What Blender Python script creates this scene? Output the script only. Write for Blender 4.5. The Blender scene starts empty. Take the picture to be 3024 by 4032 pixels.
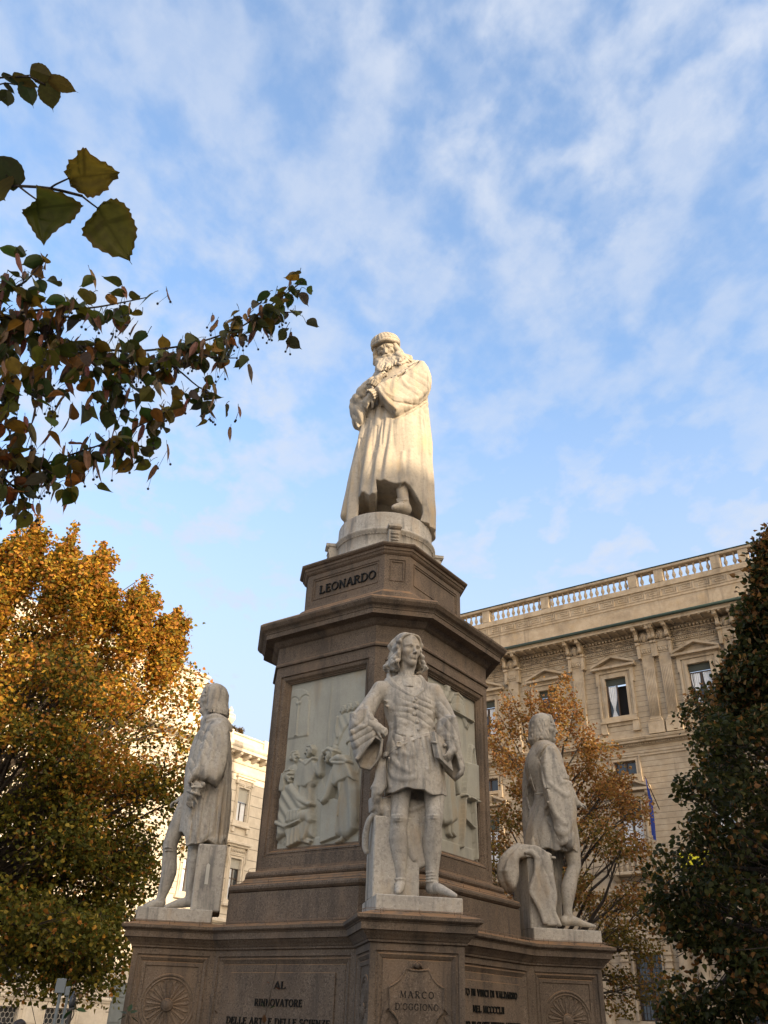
import bpy, bmesh, math, random
import numpy as np
from mathutils import Vector, Matrix

rnd = random.Random(11)
scene = bpy.context.scene
col = scene.collection
R = math.radians
S2 = math.sqrt(2)

# ------------------------------------------------------------------ camera
CAM = Vector((-1.79872, -11.18084, 1.61812))
yaw, pitch, roll = R(8.978), R(31.169), R(2.1205)
fw = Vector((math.sin(yaw) * math.cos(pitch), math.cos(yaw) * math.cos(pitch), math.sin(pitch)))
rt = Vector((math.cos(yaw), -math.sin(yaw), 0))
up = rt.cross(fw)
rt2 = math.cos(roll) * rt + math.sin(roll) * up
up2 = -math.sin(roll) * rt + math.cos(roll) * up
cam = bpy.data.cameras.new("camera")
cam_o = bpy.data.objects.new("camera", cam)
col.objects.link(cam_o)
cam_o.matrix_world = Matrix(((rt2.x, up2.x, -fw.x, CAM.x), (rt2.y, up2.y, -fw.y, CAM.y), (rt2.z, up2.z, -fw.z, CAM.z), (0, 0, 0, 1)))
cam.sensor_fit = 'VERTICAL'
cam.sensor_height = 36.0
cam.lens = 36.0 * 3307.8 / 4032
cam.clip_start = 0.05
cam.clip_end = 3000
scene.camera = cam_o

# ------------------------------------------------------------------ light
SUN_AZ = math.atan2(0.66, -0.75)      # from +Y towards +X
SUN_EL = R(14)
sun_dir = Vector((math.sin(SUN_AZ) * math.cos(SUN_EL), math.cos(SUN_AZ) * math.cos(SUN_EL), math.sin(SUN_EL)))
sl = bpy.data.lights.new("sun", 'SUN')
sl.energy = 2.3
sl.angle = R(0.6)
sl.color = (1.0, 0.80, 0.56)
so = bpy.data.objects.new("sun", sl)
col.objects.link(so)
so.rotation_euler = sun_dir.to_track_quat('Z', 'Y').to_euler()

world = bpy.data.worlds.new("World")
scene.world = world
world.use_nodes = True
nt = world.node_tree
nt.nodes.clear()
N = nt.nodes.new
L = nt.links.new
wout = N('ShaderNodeOutputWorld')
bg = N('ShaderNodeBackground')
bg.inputs['Strength'].default_value = 0.15
sky = N('ShaderNodeTexSky')
sky.sky_type = 'NISHITA'
sky.sun_disc = False
sky.sun_elevation = SUN_EL
sky.sun_rotation = SUN_AZ
sky.altitude = 120
sky.air_density = 1.0
sky.dust_density = 0.7
sky.ozone_density = 2.2
tc = N('ShaderNodeTexCoord')
sep = N('ShaderNodeSeparateXYZ')
L(tc.outputs['Generated'], sep.inputs[0])
def wmath(op, a, b=None, c=None):
    m = N('ShaderNodeMath'); m.operation = op
    for i, v in enumerate((a, b, c)):
        if v is None: continue
        if hasattr(v, 'default_value') or hasattr(v, 'links'): L(v, m.inputs[i])
        else: m.inputs[i].default_value = v
    return m.outputs[0]
# a flat layer of thin cloud overhead: direction divided by its height
zz = wmath('MAXIMUM', sep.outputs['Z'], 0.0)
zz = wmath('ADD', zz, 0.10)
px = wmath('DIVIDE', sep.outputs['X'], zz)
py = wmath('DIVIDE', sep.outputs['Y'], zz)
cmb = N('ShaderNodeCombineXYZ')
L(px, cmb.inputs[0]); L(py, cmb.inputs[1])
mp = N('ShaderNodeMapping')
mp.inputs['Rotation'].default_value = (0, 0, R(-32))
mp.inputs['Scale'].default_value = (1.0, 0.78, 1)
mp.inputs['Location'].default_value = (3.1, 1.7, 0)
L(cmb.outputs[0], mp.inputs[0])
def wnoise(scale, detail, rough, dist=0.0, loc=None):
    n = N('ShaderNodeTexNoise')
    n.inputs['Scale'].default_value = scale
    n.inputs['Detail'].default_value = detail
    n.inputs['Roughness'].default_value = rough
    n.inputs['Distortion'].default_value = dist
    if loc:
        m2 = N('ShaderNodeMapping'); m2.inputs['Location'].default_value = loc
        L(mp.outputs[0], m2.inputs[0]); L(m2.outputs[0], n.inputs['Vector'])
    else: L(mp.outputs[0], n.inputs['Vector'])
    return n.outputs['Fac']
def wrange(v, a, b, lo=0.0, hi=1.0):
    m = N('ShaderNodeMapRange'); m.interpolation_type = 'SMOOTHSTEP'
    L(v, m.inputs['Value'])
    for k, x in zip(('From Min', 'From Max', 'To Min', 'To Max'), (a, b, lo, hi)): m.inputs[k].default_value = x
    return m.outputs['Result']
big = wnoise(1.7, 3, 0.5, 0.2, (2.2, 0.4, 0))
puff = wnoise(9.5, 5, 0.52, 0.15, (4, 2, 0))
fine = wnoise(21, 5, 0.6, 0.1, (1, 7, 0))
c1 = wrange(big, 0.34, 0.66)
c2 = wrange(puff, 0.38, 0.62)
c3 = wrange(fine, 0.36, 0.66)
mixp = wmath('ADD', wmath('MULTIPLY', c2, 0.72), wmath('MULTIPLY', c3, 0.28))
cover = wmath('ADD', 0.14, wmath('MULTIPLY', wmath('ADD', wmath('MULTIPLY', c1, 0.36), 0.50), wmath('MULTIPLY', mixp, 0.92)))
cover = wmath('MINIMUM', cover, 0.92)
hz = wrange(sep.outputs['Z'], 0.12, 0.82, 0.96, 0.0)       # pale veil low in the sky
cover = wmath('MAXIMUM', cover, hz)
# added warm fill: unseen cloud brightened towards the sun, low behind the camera
vd_ = N('ShaderNodeVectorMath'); vd_.operation = 'DOT_PRODUCT'
L(tc.outputs['Generated'], vd_.inputs[0]); vd_.inputs[1].default_value = tuple(sun_dir)
warm_fill = wrange(vd_.outputs['Value'], 0.12, 1.0, 0.0, 1.0)
ccol = N('ShaderNodeMixRGB'); L(warm_fill, ccol.inputs['Fac'])
ccol.inputs['Color1'].default_value = (1.66, 1.84, 2.18, 1); ccol.inputs['Color2'].default_value = (13.6, 10.6, 7.0, 1)
tint = N('ShaderNodeMixRGB'); tint.blend_type = 'MULTIPLY'; tint.inputs['Fac'].default_value = 1.0
L(sky.outputs[0], tint.inputs['Color1']); tint.inputs['Color2'].default_value = (1.06, 1.13, 1.16, 1)
mixc = N('ShaderNodeMixRGB')
L(cover, mixc.inputs['Fac'])
L(tint.outputs[0], mixc.inputs['Color1'])
L(ccol.outputs[0], mixc.inputs['Color2'])
L(mixc.outputs[0], bg.inputs['Color'])
L(bg.outputs[0], wout.inputs['Surface'])

vs = scene.view_settings
vs.view_transform = 'Standard'
vs.look = 'None'
vs.exposure = 1.5
vs.gamma = 1.0
vs.use_curve_mapping = False
scene.cycles.max_bounces = 6
scene.cycles.transparent_max_bounces = 8

# ------------------------------------------------------------------ object helpers
def tag(o, label=None, cat=None, group=None, kind=None):
    if label: o['label'] = label
    if cat: o['category'] = cat
    if group: o['group'] = group
    if kind: o['kind'] = kind
    return o

def empty(name, loc=(0, 0, 0), rotz=0.0, label=None, cat=None, group=None):
    o = bpy.data.objects.new(name, None)
    o.empty_display_size = 0.1
    col.objects.link(o)
    o.location = loc
    o.rotation_euler = (0, 0, rotz)
    return tag(o, label, cat, group)

def link_mesh(name, me, mat, parent=None):
    o = bpy.data.objects.new(name, me)
    col.objects.link(o)
    if mat is not None:
        for m in (mat if isinstance(mat, (list, tuple)) else (mat,)): me.materials.append(m)
    if parent is not None: o.parent = parent
    return o

def mesh_np(name, v, f, smooth=True, fmat=None):
    """mesh from numpy: v (n,3), f (m,3) or (m,4)"""
    me = bpy.data.meshes.new(name)
    v = np.asarray(v, np.float32); f = np.asarray(f, np.int32)
    k = f.shape[1]
    me.vertices.add(len(v)); me.vertices.foreach_set('co', v.ravel())
    me.loops.add(f.size); me.loops.foreach_set('vertex_index', f.ravel())
    me.polygons.add(len(f))
    me.polygons.foreach_set('loop_start', np.arange(0, f.size, k, dtype=np.int32))
    me.polygons.foreach_set('loop_total', np.full(len(f), k, np.int32))
    me.polygons.foreach_set('use_smooth', np.full(len(f), smooth, bool))
    if fmat is not None: me.polygons.foreach_set('material_index', np.asarray(fmat, np.int32))
    me.update(calc_edges=True)
    return me

class MB:
    """collects shapes into one mesh; M (a Matrix) is applied to everything added"""
    def __init__(s, M=None):
        s.v = []; s.f = []; s.m = []; s.sm = []; s.M = M; s.cur = 0
    def add(s, vs, fs, smooth=False, M=None):
        b = len(s.v)
        for p in vs:
            p = Vector(p)
            if M is not None: p = M @ p
            if s.M is not None: p = s.M @ p
            s.v.append(p)
        for f in fs:
            s.f.append([b + i for i in f]); s.m.append(s.cur); s.sm.append(smooth)
    def box(s, x0, x1, y0, y1, z0, z1, M=None):
        vs = [(x, y, z) for z in (z0, z1) for y in (y0, y1) for x in (x0, x1)]
        s.add(vs, [(0, 2, 3, 1), (4, 5, 7, 6), (0, 1, 5, 4), (2, 6, 7, 3), (0, 4, 6, 2), (1, 3, 7, 5)], M=M)
    def bevbox(s, x0, x1, y0, y1, z0, z1, b=0.01, M=None):
        """box with its twelve edges chamfered"""
        vs = []; idx = {}
        for iz, z in enumerate((z0, z1)):
            for iy, y in enumerate((y0, y1)):
                for ix, x in enumerate((x0, x1)):
                    sx, sy, sz = (1, -1)[ix], (1, -1)[iy], (1, -1)[iz]
                    for a, d in enumerate(((0, sy * b, sz * b), (sx * b, 0, sz * b), (sx * b, sy * b, 0))):
                        idx[(ix, iy, iz, a)] = len(vs); vs.append((x + d[0], y + d[1], z + d[2]))
        I = idx; fs = []
        for i in (0, 1):
            q = [I[(i, 0, 0, 0)], I[(i, 1, 0, 0)], I[(i, 1, 1, 0)], I[(i, 0, 1, 0)]]; fs.append(q if i else q[::-1])
            q = [I[(0, i, 0, 1)], I[(1, i, 0, 1)], I[(1, i, 1, 1)], I[(0, i, 1, 1)]]; fs.append(q[::-1] if i else q)
            q = [I[(0, 0, i, 2)], I[(1, 0, i, 2)], I[(1, 1, i, 2)], I[(0, 1, i, 2)]]; fs.append(q if i else q[::-1])
        for i in (0, 1):
            for j in (0, 1):
                fs.append([I[(0, i, j, 1)], I[(1, i, j, 1)], I[(1, i, j, 2)], I[(0, i, j, 2)]])
                fs.append([I[(i, 0, j, 0)], I[(i, 1, j, 0)], I[(i, 1, j, 2)], I[(i, 0, j, 2)]])
                fs.append([I[(i, j, 0, 0)], I[(i, j, 1, 0)], I[(i, j, 1, 1)], I[(i, j, 0, 1)]])
        for i in (0, 1):
            for j in (0, 1):
                for k in (0, 1): fs.append([I[(i, j, k, 0)], I[(i, j, k, 1)], I[(i, j, k, 2)]])
        s.add(vs, fs, M=M)
    def lathe(s, prof, n=48, M=None, a0=0.0, a1=2 * math.pi, smooth=True):
        full = abs(a1 - a0 - 2 * math.pi) < 1e-6
        m = n if full else n + 1
        vs = []; fs = []
        for r, z in prof:
            for i in range(m):
                a = a0 + (a1 - a0) * i / n
                vs.append((r * math.cos(a), r * math.sin(a), z))
        for j in range(len(prof) - 1):
            for i in range(n):
                k = (i + 1) % m
                fs.append((j * m + i, j * m + k, (j + 1) * m + k, (j + 1) * m + i))
        s.add(vs, fs, smooth, M)
        if full:
            if prof[0][0] > 1e-5: s.add(vs[:m], [tuple(range(m))[::-1]], M=M)
            if prof[-1][0] > 1e-5: s.add(vs[-m:], [tuple(range(m))], M=M)
    def tube(s, pts, rad, n=8, M=None, smooth=True):
        pts = [Vector(p) for p in pts]
        if not hasattr(rad, '__len__'): rad = [rad] * len(pts)
        vs = []; fs = []
        ref = Vector((0.13, 0.21, 0.97))
        for i, p in enumerate(pts):
            t = (pts[min(i + 1, len(pts) - 1)] - pts[max(i - 1, 0)]).normalized()
            a = t.cross(ref)
            if a.length < 0.05: a = t.cross(Vector((1, 0, 0)))
            a.normalize(); b = t.cross(a)
            for k in range(n):
                an = 2 * math.pi * k / n
                vs.append(p + (a * math.cos(an) + b * math.sin(an)) * rad[i])
        for i in range(len(pts) - 1):
            for k in range(n):
                q = (k + 1) % n
                fs.append((i * n + k, i * n + q, (i + 1) * n + q, (i + 1) * n + k))
        fs.append(tuple(range(n))[::-1]); fs.append(tuple(range((len(pts) - 1) * n, len(pts) * n)))
        s.add(vs, fs, smooth, M)
    def sweep(s, prof, path, closed=False, M=None):
        """mitred sweep along a plan path [(x,y)]; prof [(offset to the right of travel, z)]"""
        P = [Vector(p).to_2d() for p in path]; n = len(P); vs = []; fs = []
        dirs = []
        for i in range(n):
            def nrm(a, b):
                d = (b - a).normalized(); return Vector((d.y, -d.x))
            if closed or 0 < i < n - 1:
                n1 = nrm(P[i - 1], P[i]); n2 = nrm(P[i], P[(i + 1) % n])
                m = (n1 + n2); m = m / max(m.dot(n1), 1e-6) if m.length > 1e-6 else n1
            elif i == 0: m = nrm(P[0], P[1])
            else: m = nrm(P[-2], P[-1])
            dirs.append(m)
        k = len(prof)
        for i in range(n):
            for o, z in prof:
                q = P[i] + dirs[i] * o; vs.append((q.x, q.y, z))
        for i in range(n if closed else n - 1):
            j = (i + 1) % n
            for a in range(k - 1): fs.append((i * k + a, j * k + a, j * k + a + 1, i * k + a + 1))
        if not closed:
            fs.append(tuple(range(k))[::-1]); fs.append(tuple(range((n - 1) * k, n * k)))
        s.add(vs, fs, M=M)
    def prism(s, poly, y0, y1, M=None, smooth=False):
        """poly [(x,z)] extruded from y0 to y1"""
        n = len(poly)
        vs = [(x, y0, z) for x, z in poly] + [(x, y1, z) for x, z in poly]
        fs = [tuple(range(n)), tuple(range(2 * n - 1, n - 1, -1))]
        fs += [(i, n + i, n + (i + 1) % n, (i + 1) % n) for i in range(n)]
        s.add(vs, fs, smooth, M)
    def build(s, name, mat, parent=None, fix=True, bevel=0.0):
        me = bpy.data.meshes.new(name)
        me.from_pydata([tuple(v) for v in s.v], [], s.f)
        me.polygons.foreach_set('material_index', s.m)
        me.polygons.foreach_set('use_smooth', s.sm)
        if fix:
            bm = bmesh.new(); bm.from_mesh(me)
            bmesh.ops.remove_doubles(bm, verts=bm.verts, dist=1e-5)
            bmesh.ops.recalc_face_normals(bm, faces=bm.faces)
            bm.to_mesh(me); bm.free()
        me.update()
        return link_mesh(name, me, mat, parent)

def frame(o, u, n):
    """matrix for a wall: local x along u, local y into the wall (-n), z up, origin o"""
    u = Vector(u).normalized(); n = Vector(n).normalized()
    return Matrix(((u.x, -n.x, 0, o[0]), (u.y, -n.y, 0, o[1]), (u.z, -n.z, 1, o[2] if len(o) > 2 else 0), (0, 0, 0, 1)))

def rect_steps(mb, M, W, H0, steps):
    """a wall rectangle W=(x0,x1,z0,z1) with a hole that steps in; H0 = list of (rect, depth) from the face inward, last one closed"""
    def rp(r, d): return [(r[0], d, r[2]), (r[1], d, r[2]), (r[1], d, r[3]), (r[0], d, r[3])]
    rings = [rp(W, 0.0)] + [rp(r, d) for r, d in H0]
    vs = [p for g in rings for p in g]; fs = []
    for i in range(len(rings) - 1):
        for k in range(4):
            q = (k + 1) % 4
            fs.append((4 * i + k, 4 * i + q, 4 * i + 4 + q, 4 * i + 4 + k))
    if steps: fs.append(tuple(range(4 * (len(rings) - 1), 4 * len(rings))))
    mb.add(vs, fs, M=M)

def inset(r, a): return (r[0] + a, r[1] - a, r[2] + a, r[3] - a)

# ------------------------------------------------------------------ materials
def new_mat(name):
    m = bpy.data.materials.new(name); m.use_nodes = True
    t = m.node_tree; t.nodes.clear()
    return m, t
class G:
    """small node-graph helper"""
    def __init__(s, t):
        s.t = t
        s.pos = s.n('ShaderNodeNewGeometry').outputs
    def n(s, k): return s.t.nodes.new(k)
    def l(s, a, b): s.t.links.new(a, b)
    def put(s, v, inp):
        if hasattr(v, 'is_output'): s.l(v, inp)
        elif hasattr(v, '__len__') and len(v) == 3 and inp.type == 'RGBA': inp.default_value = (*v, 1)
        else: inp.default_value = v
    def noise(s, scale, detail=4, rough=0.6, stretch=(1, 1, 1), loc=(0, 0, 0), dist=0.0, vec=None):
        m = s.n('ShaderNodeMapping'); m.inputs['Scale'].default_value = stretch; m.inputs['Location'].default_value = loc
        s.l(vec if vec is not None else s.pos['Position'], m.inputs[0])
        q = s.n('ShaderNodeTexNoise'); q.inputs['Scale'].default_value = scale; q.inputs['Detail'].default_value = detail
        q.inputs['Roughness'].default_value = rough; q.inputs['Distortion'].default_value = dist
        s.l(m.outputs[0], q.inputs['Vector'])
        return q.outputs['Fac']
    def rng(s, v, a, b, lo=0.0, hi=1.0, smooth=True):
        m = s.n('ShaderNodeMapRange'); m.interpolation_type = 'SMOOTHSTEP' if smooth else 'LINEAR'
        s.l(v, m.inputs['Value'])
        for k, x in zip(('From Min', 'From Max', 'To Min', 'To Max'), (a, b, lo, hi)): m.inputs[k].default_value = x
        return m.outputs['Result']
    def math(s, op, a, b=0.0):
        m = s.n('ShaderNodeMath'); m.operation = op
        s.put(a, m.inputs[0]); s.put(b, m.inputs[1]); return m.outputs[0]
    def mix(s, fac, a, b, mode='MIX'):
        m = s.n('ShaderNodeMixRGB'); m.blend_type = mode
        s.put(fac, m.inputs['Fac']); s.put(a, m.inputs['Color1']); s.put(b, m.inputs['Color2']); return m.outputs[0]
    def nz(s):
        q = s.n('ShaderNodeSeparateXYZ'); s.l(s.pos['Normal'], q.inputs[0]); return q.outputs['Z']
    def out(s, colr, rough=0.8, bump=None, bstr=0.3, bdist=0.01, spec=0.3, metallic=0.0):
        b = s.n('ShaderNodeBsdfPrincipled'); o = s.n('ShaderNodeOutputMaterial')
        s.put(colr, b.inputs['Base Color']); s.put(rough, b.inputs['Roughness'])
        b.inputs['Specular IOR Level'].default_value = spec; b.inputs['Metallic'].default_value = metallic
        if bump is not None:
            q = s.n('ShaderNodeBump'); q.inputs['Strength'].default_value = bstr; q.inputs['Distance'].default_value = bdist
            s.l(bump, q.inputs['Height']); s.l(q.outputs[0], b.inputs['Normal'])
        s.l(b.outputs[0], o.inputs['Surface']); s.bsdf = b; s.o = o
        return b

def stone(name, base, dark, light, speck=50, speck_amt=0.5, stain=(0.3, 0.3, 0.3), stain_amt=0.5, streak=6.0, top=None, top_amt=0.8, warm=None, warm_amt=0.0, bump=0.25, bdist=0.006, rough=0.85, coarse=1.4):
    m, t = new_mat(name); g = G(t)
    sp = g.noise(speck, 3, 0.7)
    c = g.mix(g.rng(sp, 0.34, 0.52, 1, 0), base, dark)
    c = g.mix(speck_amt, base, c)
    c = g.mix(g.math('MULTIPLY', g.rng(g.noise(speck * 1.3, 2, 0.7, loc=(3, 5, 1)), 0.55, 0.68), speck_amt), c, light)
    c = g.mix(g.math('MULTIPLY', g.rng(g.noise(coarse, 5, 0.65, loc=(7, 1, 2)), 0.35, 0.68), 0.5), c, dark)
    if warm: c = g.mix(g.math('MULTIPLY', g.rng(g.noise(coarse * 1.6, 4, 0.6, stretch=(1, 1, 0.35), loc=(1, 9, 4)), 0.50, 0.70), warm_amt), c, warm)
    st = g.noise(streak, 5, 0.6, stretch=(1, 1, 0.14), dist=0.15)
    c = g.mix(g.math('MULTIPLY', g.rng(st, 0.50, 0.72), stain_amt), c, stain)
    if top:
        tf = g.math('MULTIPLY', g.rng(g.nz(), 0.35, 0.8), g.rng(g.noise(9, 4, 0.6, loc=(2, 2, 9)), 0.3, 0.55))
        c = g.mix(g.math('MULTIPLY', tf, top_amt), c, top)
    h = g.math('ADD', g.noise(speck * 1.2, 4, 0.7), g.math('MULTIPLY', g.noise(coarse * 8, 4, 0.6), 1.5))
    g.out(c, rough, h, bump, bdist)
    return m

def plain(name, c, rough=0.6, var=0.25, scale=8, metallic=0.0, spec=0.4, bump=0.1):
    m, t = new_mat(name); g = G(t)
    n1 = g.noise(scale, 4, 0.6)
    cc = g.mix(g.math('MULTIPLY', g.rng(n1, 0.3, 0.7), var), c, tuple(x * 0.55 for x in c))
    g.out(cc, rough, g.noise(scale * 6, 3, 0.6), bump, 0.004, spec, metallic)
    return m

M_granite = stone('granite', (0.170, 0.124, 0.085), (0.062, 0.046, 0.033), (0.30, 0.235, 0.175), 55, 0.80, (0.060, 0.050, 0.041), 0.72, 5.0,
                  top=(0.30, 0.165, 0.075), top_amt=0.75, warm=(0.25, 0.165, 0.10), warm_amt=0.45)
M_marble = stone('weathered_marble', (0.46, 0.412, 0.338), (0.24, 0.220, 0.190), (0.60, 0.545, 0.46), 26, 0.55, (0.135, 0.130, 0.122), 0.80, 8.0,
                 warm=(0.42, 0.315, 0.20), warm_amt=0.55, bump=0.28, bdist=0.008, coarse=2.2)
M_marble2 = stone('pale_marble', (0.47, 0.405, 0.315), (0.29, 0.255, 0.205), (0.55, 0.485, 0.385), 22, 0.45, (0.19, 0.178, 0.155), 0.72, 6.0,
                  warm=(0.50, 0.36, 0.20), warm_amt=0.6, bump=0.28, bdist=0.008, coarse=1.8)
M_relief = stone('relief_marble', (0.40, 0.380, 0.305), (0.28, 0.265, 0.215), (0.47, 0.445, 0.37), 40, 0.25, (0.21, 0.21, 0.19), 0.4, 7.0,
                 warm=(0.40, 0.29, 0.16), warm_amt=0.5, bump=0.18, bdist=0.004, coarse=2.2)
M_letter = plain('dark_bronze', (0.012, 0.012, 0.010), 0.7, 0.3, 30, spec=.2)
M_incised = plain('painted_incision', (0.018, 0.015, 0.012), 0.9, 0.3, 40)
M_wire = plain('rusty_wire', (0.20, 0.13, 0.08), 0.7, 0.5, 60)
# ------------------------------------------------------------------ lettering: a small serif alphabet, strokes in a unit-high cell
def _arc(cx, cz, rx, rz, a0, a1, n=14): return [(cx + rx * math.cos(R(a0 + (a1 - a0) * i / n)), cz + rz * math.sin(R(a0 + (a1 - a0) * i / n))) for i in range(n + 1)]
T_, t_ = 0.15, 0.075                      # thick and thin strokes
def glyph(ch):
    """-> (advance, list of (polyline, width))"""
    S = []
    def st(p, w): S.append((p, w))
    def serif(x, z, w=0.22): st([(x - w / 2, z), (x + w / 2, z)], 0.06)
    if ch == 'I': st([(0.15, 0), (0.15, 1)], T_); serif(0.15, 0.03, .28); serif(0.15, 0.97, .28); return 0.30, S
    if ch == 'L': st([(0.14, 0), (0.14, 1)], T_); serif(0.14, 0.97, .28); st([(0.02, 0.035), (0.60, 0.035)], t_); st([(0.59, 0.0), (0.59, 0.24)], 0.06); return 0.64, S
    if ch == 'E':
        st([(0.14, 0), (0.14, 1)], T_)
        for z, x in ((0.035, .60), (0.52, .47), (0.965, .58)): st([(0.02, z), (x, z)] if z != .52 else [(0.14, z), (x, z)], t_)
        st([(.59, 0), (.59, .22)], .06); st([(.57, .80), (.57, 1)], .06); st([(.46, .42), (.46, .62)], .05); return 0.64, S
    if ch == 'O': st(_arc(.42, .5, .36, .46, 0, 360, 28), 0.115); return 0.84, S
    if ch == 'N': st([(.13, 0), (.13, 1)], t_); st([(.12, .97), (.68, .03)], T_); st([(.68, 0), (.68, 1)], t_); serif(.13, .03); serif(.68, .97); serif(.09, .97, .18); return 0.80, S
    if ch == 'A': st([(.06, 0), (.40, 1)], t_); st([(.40, 1), (.72, 0)], T_); st([(.19, .34), (.60, .34)], .06); serif(.07, .03, .24); serif(.72, .03, .28); return 0.80, S
    if ch == 'R': st([(.14, 0), (.14, 1)], T_); st([(.03, .965), (.36, .965)] + _arc(.36, .74, .24, .225, 90, -90, 12) + [(.14, .515)], .095); st([(.36, .51), (.66, .03)], T_); serif(.14, .03, .28); serif(.66, .03, .2); return 0.74, S
    if ch == 'D': st([(.14, 0), (.14, 1)], T_); st([(.03, .965), (.34, .965)] + _arc(.34, .5, .40, .465, 90, -90, 18) + [(.03, .035)], .105); return 0.80, S
    if ch == 'M': st([(.12, 0), (.16, 1)], t_); st([(.16, 1), (.48, .06)], T_); st([(.48, .06), (.80, 1)], t_); st([(.80, 1), (.84, 0)], T_); serif(.12, .03); serif(.84, .03, .26); serif(.1, .97, .16); serif(.86, .97, .16); return 0.98, S
    if ch == 'C': st(_arc(.44, .5, .37, .46, 48, 312, 22), .115); st([(.70, .70), (.70, .92)], .06); return 0.78, S
    if ch == 'G': st(_arc(.44, .5, .37, .46, 48, 312, 22), .115); st([(.70, .12), (.70, .46)], .11); st([(.54, .46), (.80, .46)], .06); st([(.70, .70), (.70, .92)], .06); return 0.84, S
    if ch == 'T': st([(.34, 0), (.34, 1)], T_); st([(.03, .965), (.65, .965)], t_); serif(.34, .03, .28); st([(.04, .78), (.04, 1)], .06); st([(.64, .78), (.64, 1)], .06); return 0.68, S
    if ch == 'V': st([(.06, 1), (.40, 0)], T_); st([(.40, 0), (.70, 1)], t_); serif(.07, .97, .26); serif(.70, .97, .22); return 0.76, S
    if ch == 'S': st(_arc(.31, .735, .22, .225, 30, 270, 14) + _arc(.31, .265, .24, .235, 90, -150, 14), .12); return 0.60, S
    if ch == 'Z': st([(.06, .965), (.58, .965)], t_); st([(.57, .95), (.08, .05)], T_); st([(.06, .035), (.62, .035)], t_); return 0.66, S
    if ch == 'X': st([(.08, 1), (.64, 0)], T_); st([(.62, 1), (.08, 0)], t_); return 0.70, S
    if ch == 'U': st([(.13, 1), (.13, .3)] + _arc(.38, .3, .25, .27, 180, 360, 12) + [(.63, 1)], .11); return 0.76, S
    if ch == 'P': st([(.14, 0), (.14, 1)], T_); st([(.03, .965), (.36, .965)] + _arc(.36, .72, .24, .245, 90, -90, 12) + [(.14, .475)], .095); serif(.14, .03, .28); return 0.66, S
    if ch == 'B': st([(.14, 0), (.14, 1)], T_); st([(.03, .965), (.33, .965)] + _arc(.33, .75, .2, .215, 90, -90, 10) + [(.14, .535), (.36, .535)] + _arc(.36, .285, .25, .25, 90, -90, 12) + [(.03, .035)], .09); return 0.68, S
    if ch == "'": st([(.10, 1.0), (.07, .76)], .10); return 0.18, S
    return 0.34, S

def letters(mb, text, M, s0, s1, z0, z1, depth=0.012, gap=0.14, back=0.0):
    """text fitted between s0..s1, z0..z1 on the wall M (local y = into the wall)"""
    tot = 0; items = []
    for ch in text:
        a, S = glyph(ch); items.append((tot, S)); tot += a + gap
    tot -= gap
    sx = (s1 - s0) / tot; sz = z1 - z0
    for x0, S in items:
        for pl, w in S:
            for i in range(len(pl) - 1):
                p = Vector((pl[i][0], pl[i][1])); q = Vector((pl[i + 1][0], pl[i + 1][1])); d = (q - p)
                if d.length < 1e-6: continue
                d.normalize(); n = Vector((-d.y, d.x)) * w / 2
                ex = d * (w * 0.25 if len(pl) > 2 else 0)
                qs = [p - ex - n, q + ex - n, q + ex + n, p - ex + n]
                jit = 0.0002 * ((i * 7 + int(x0 * 100)) % 5)
                pts = [(s0 + (x0 + v.x) * sx, z0 + v.y * sz) for v in qs]
                mb.prism(pts, back - depth - jit, back + 0.002, M=M)

# ------------------------------------------------------------------ monument
monument = empty('monument', (0, 0, 0), label='brown granite eight-sided monument pedestal with stepped cornices and marble relief panels', cat='monument')
OFF = 0.207
def octo(a):
    c = a + OFF; k = 0.41421 * a - OFF
    return [(-k, -c), (k, -c), (c, -k), (c, k), (k, c), (-k, c), (-c, k), (-c, -k)]
def octo_lathe(mb, prof, skip=(), cap0=False, cap1=True):
    vs = [(x, y, z) for a, z in prof for x, y in octo(a)]; fs = []
    for j in range(len(prof) - 1):
        for i in range(8):
            if (j, i) in skip: continue
            q = (i + 1) % 8
            fs.append((j * 8 + i, j * 8 + q, j * 8 + 8 + q, j * 8 + 8 + i))
    if cap1: fs.append(tuple(range(8 * len(prof) - 8, 8 * len(prof))))
    if cap0: fs.append(tuple(range(8))[::-1])
    mb.add(vs, fs)
def side(i, a):
    """wall frame of octagon side i (0 = towards -Y, 1 = right main face, ... 7 = left main face), half length"""
    P = octo(a); p = Vector((*P[i], 0)); q = Vector((*P[(i + 1) % 8], 0))
    u = (q - p).normalized(); n = Vector((u.y, -u.x, 0))
    return frame((p + q) / 2, u, n), (q - p).length / 2

# inscription block
mb = MB()
BZ0, BZ1 = 6.60, 7.10
prof = [(1.13, 6.36), (1.015, 6.44), (1.008, 6.50), (0.975, 6.535), (0.935, 6.565), (0.925, BZ0), (0.925, BZ1), (0.935, 7.105), (0.955, 7.125), (0.968, 7.155), (0.980, 7.16), (0.985, 7.195), (1.010, 7.205), (1.030, 7.225), (1.032, 7.245)]
octo_lathe(mb, prof, skip=[(5, i) for i in range(8)])
for i in range(8):
    M, h = side(i, 0.925)
    if i % 2: r = (-0.585, 0.585, 6.68, 7.032)
    else: r = (-0.115, 0.115, 6.69, 7.035)
    r = (max(r[0], -h + .05), min(r[1], h - .05), r[2], r[3])
    rect_steps(mb, M, (-h, h, BZ0, BZ1), [(r, 0.0), (inset(r, 0.004), 0.012), (inset(r, 0.018), 0.012), (inset(r, 0.022), 0.002), (inset(r, 0.034), 0.002), (inset(r, 0.038), 0.016)], True)
mb.build('inscription_block', M_granite, monument)
mb = MB()
M, h = side(7, 0.925)
letters(mb, 'LEONARDO', M, -0.452, 0.53, 6.775, 6.90, 0.02, 0.10, back=0.016)
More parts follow.
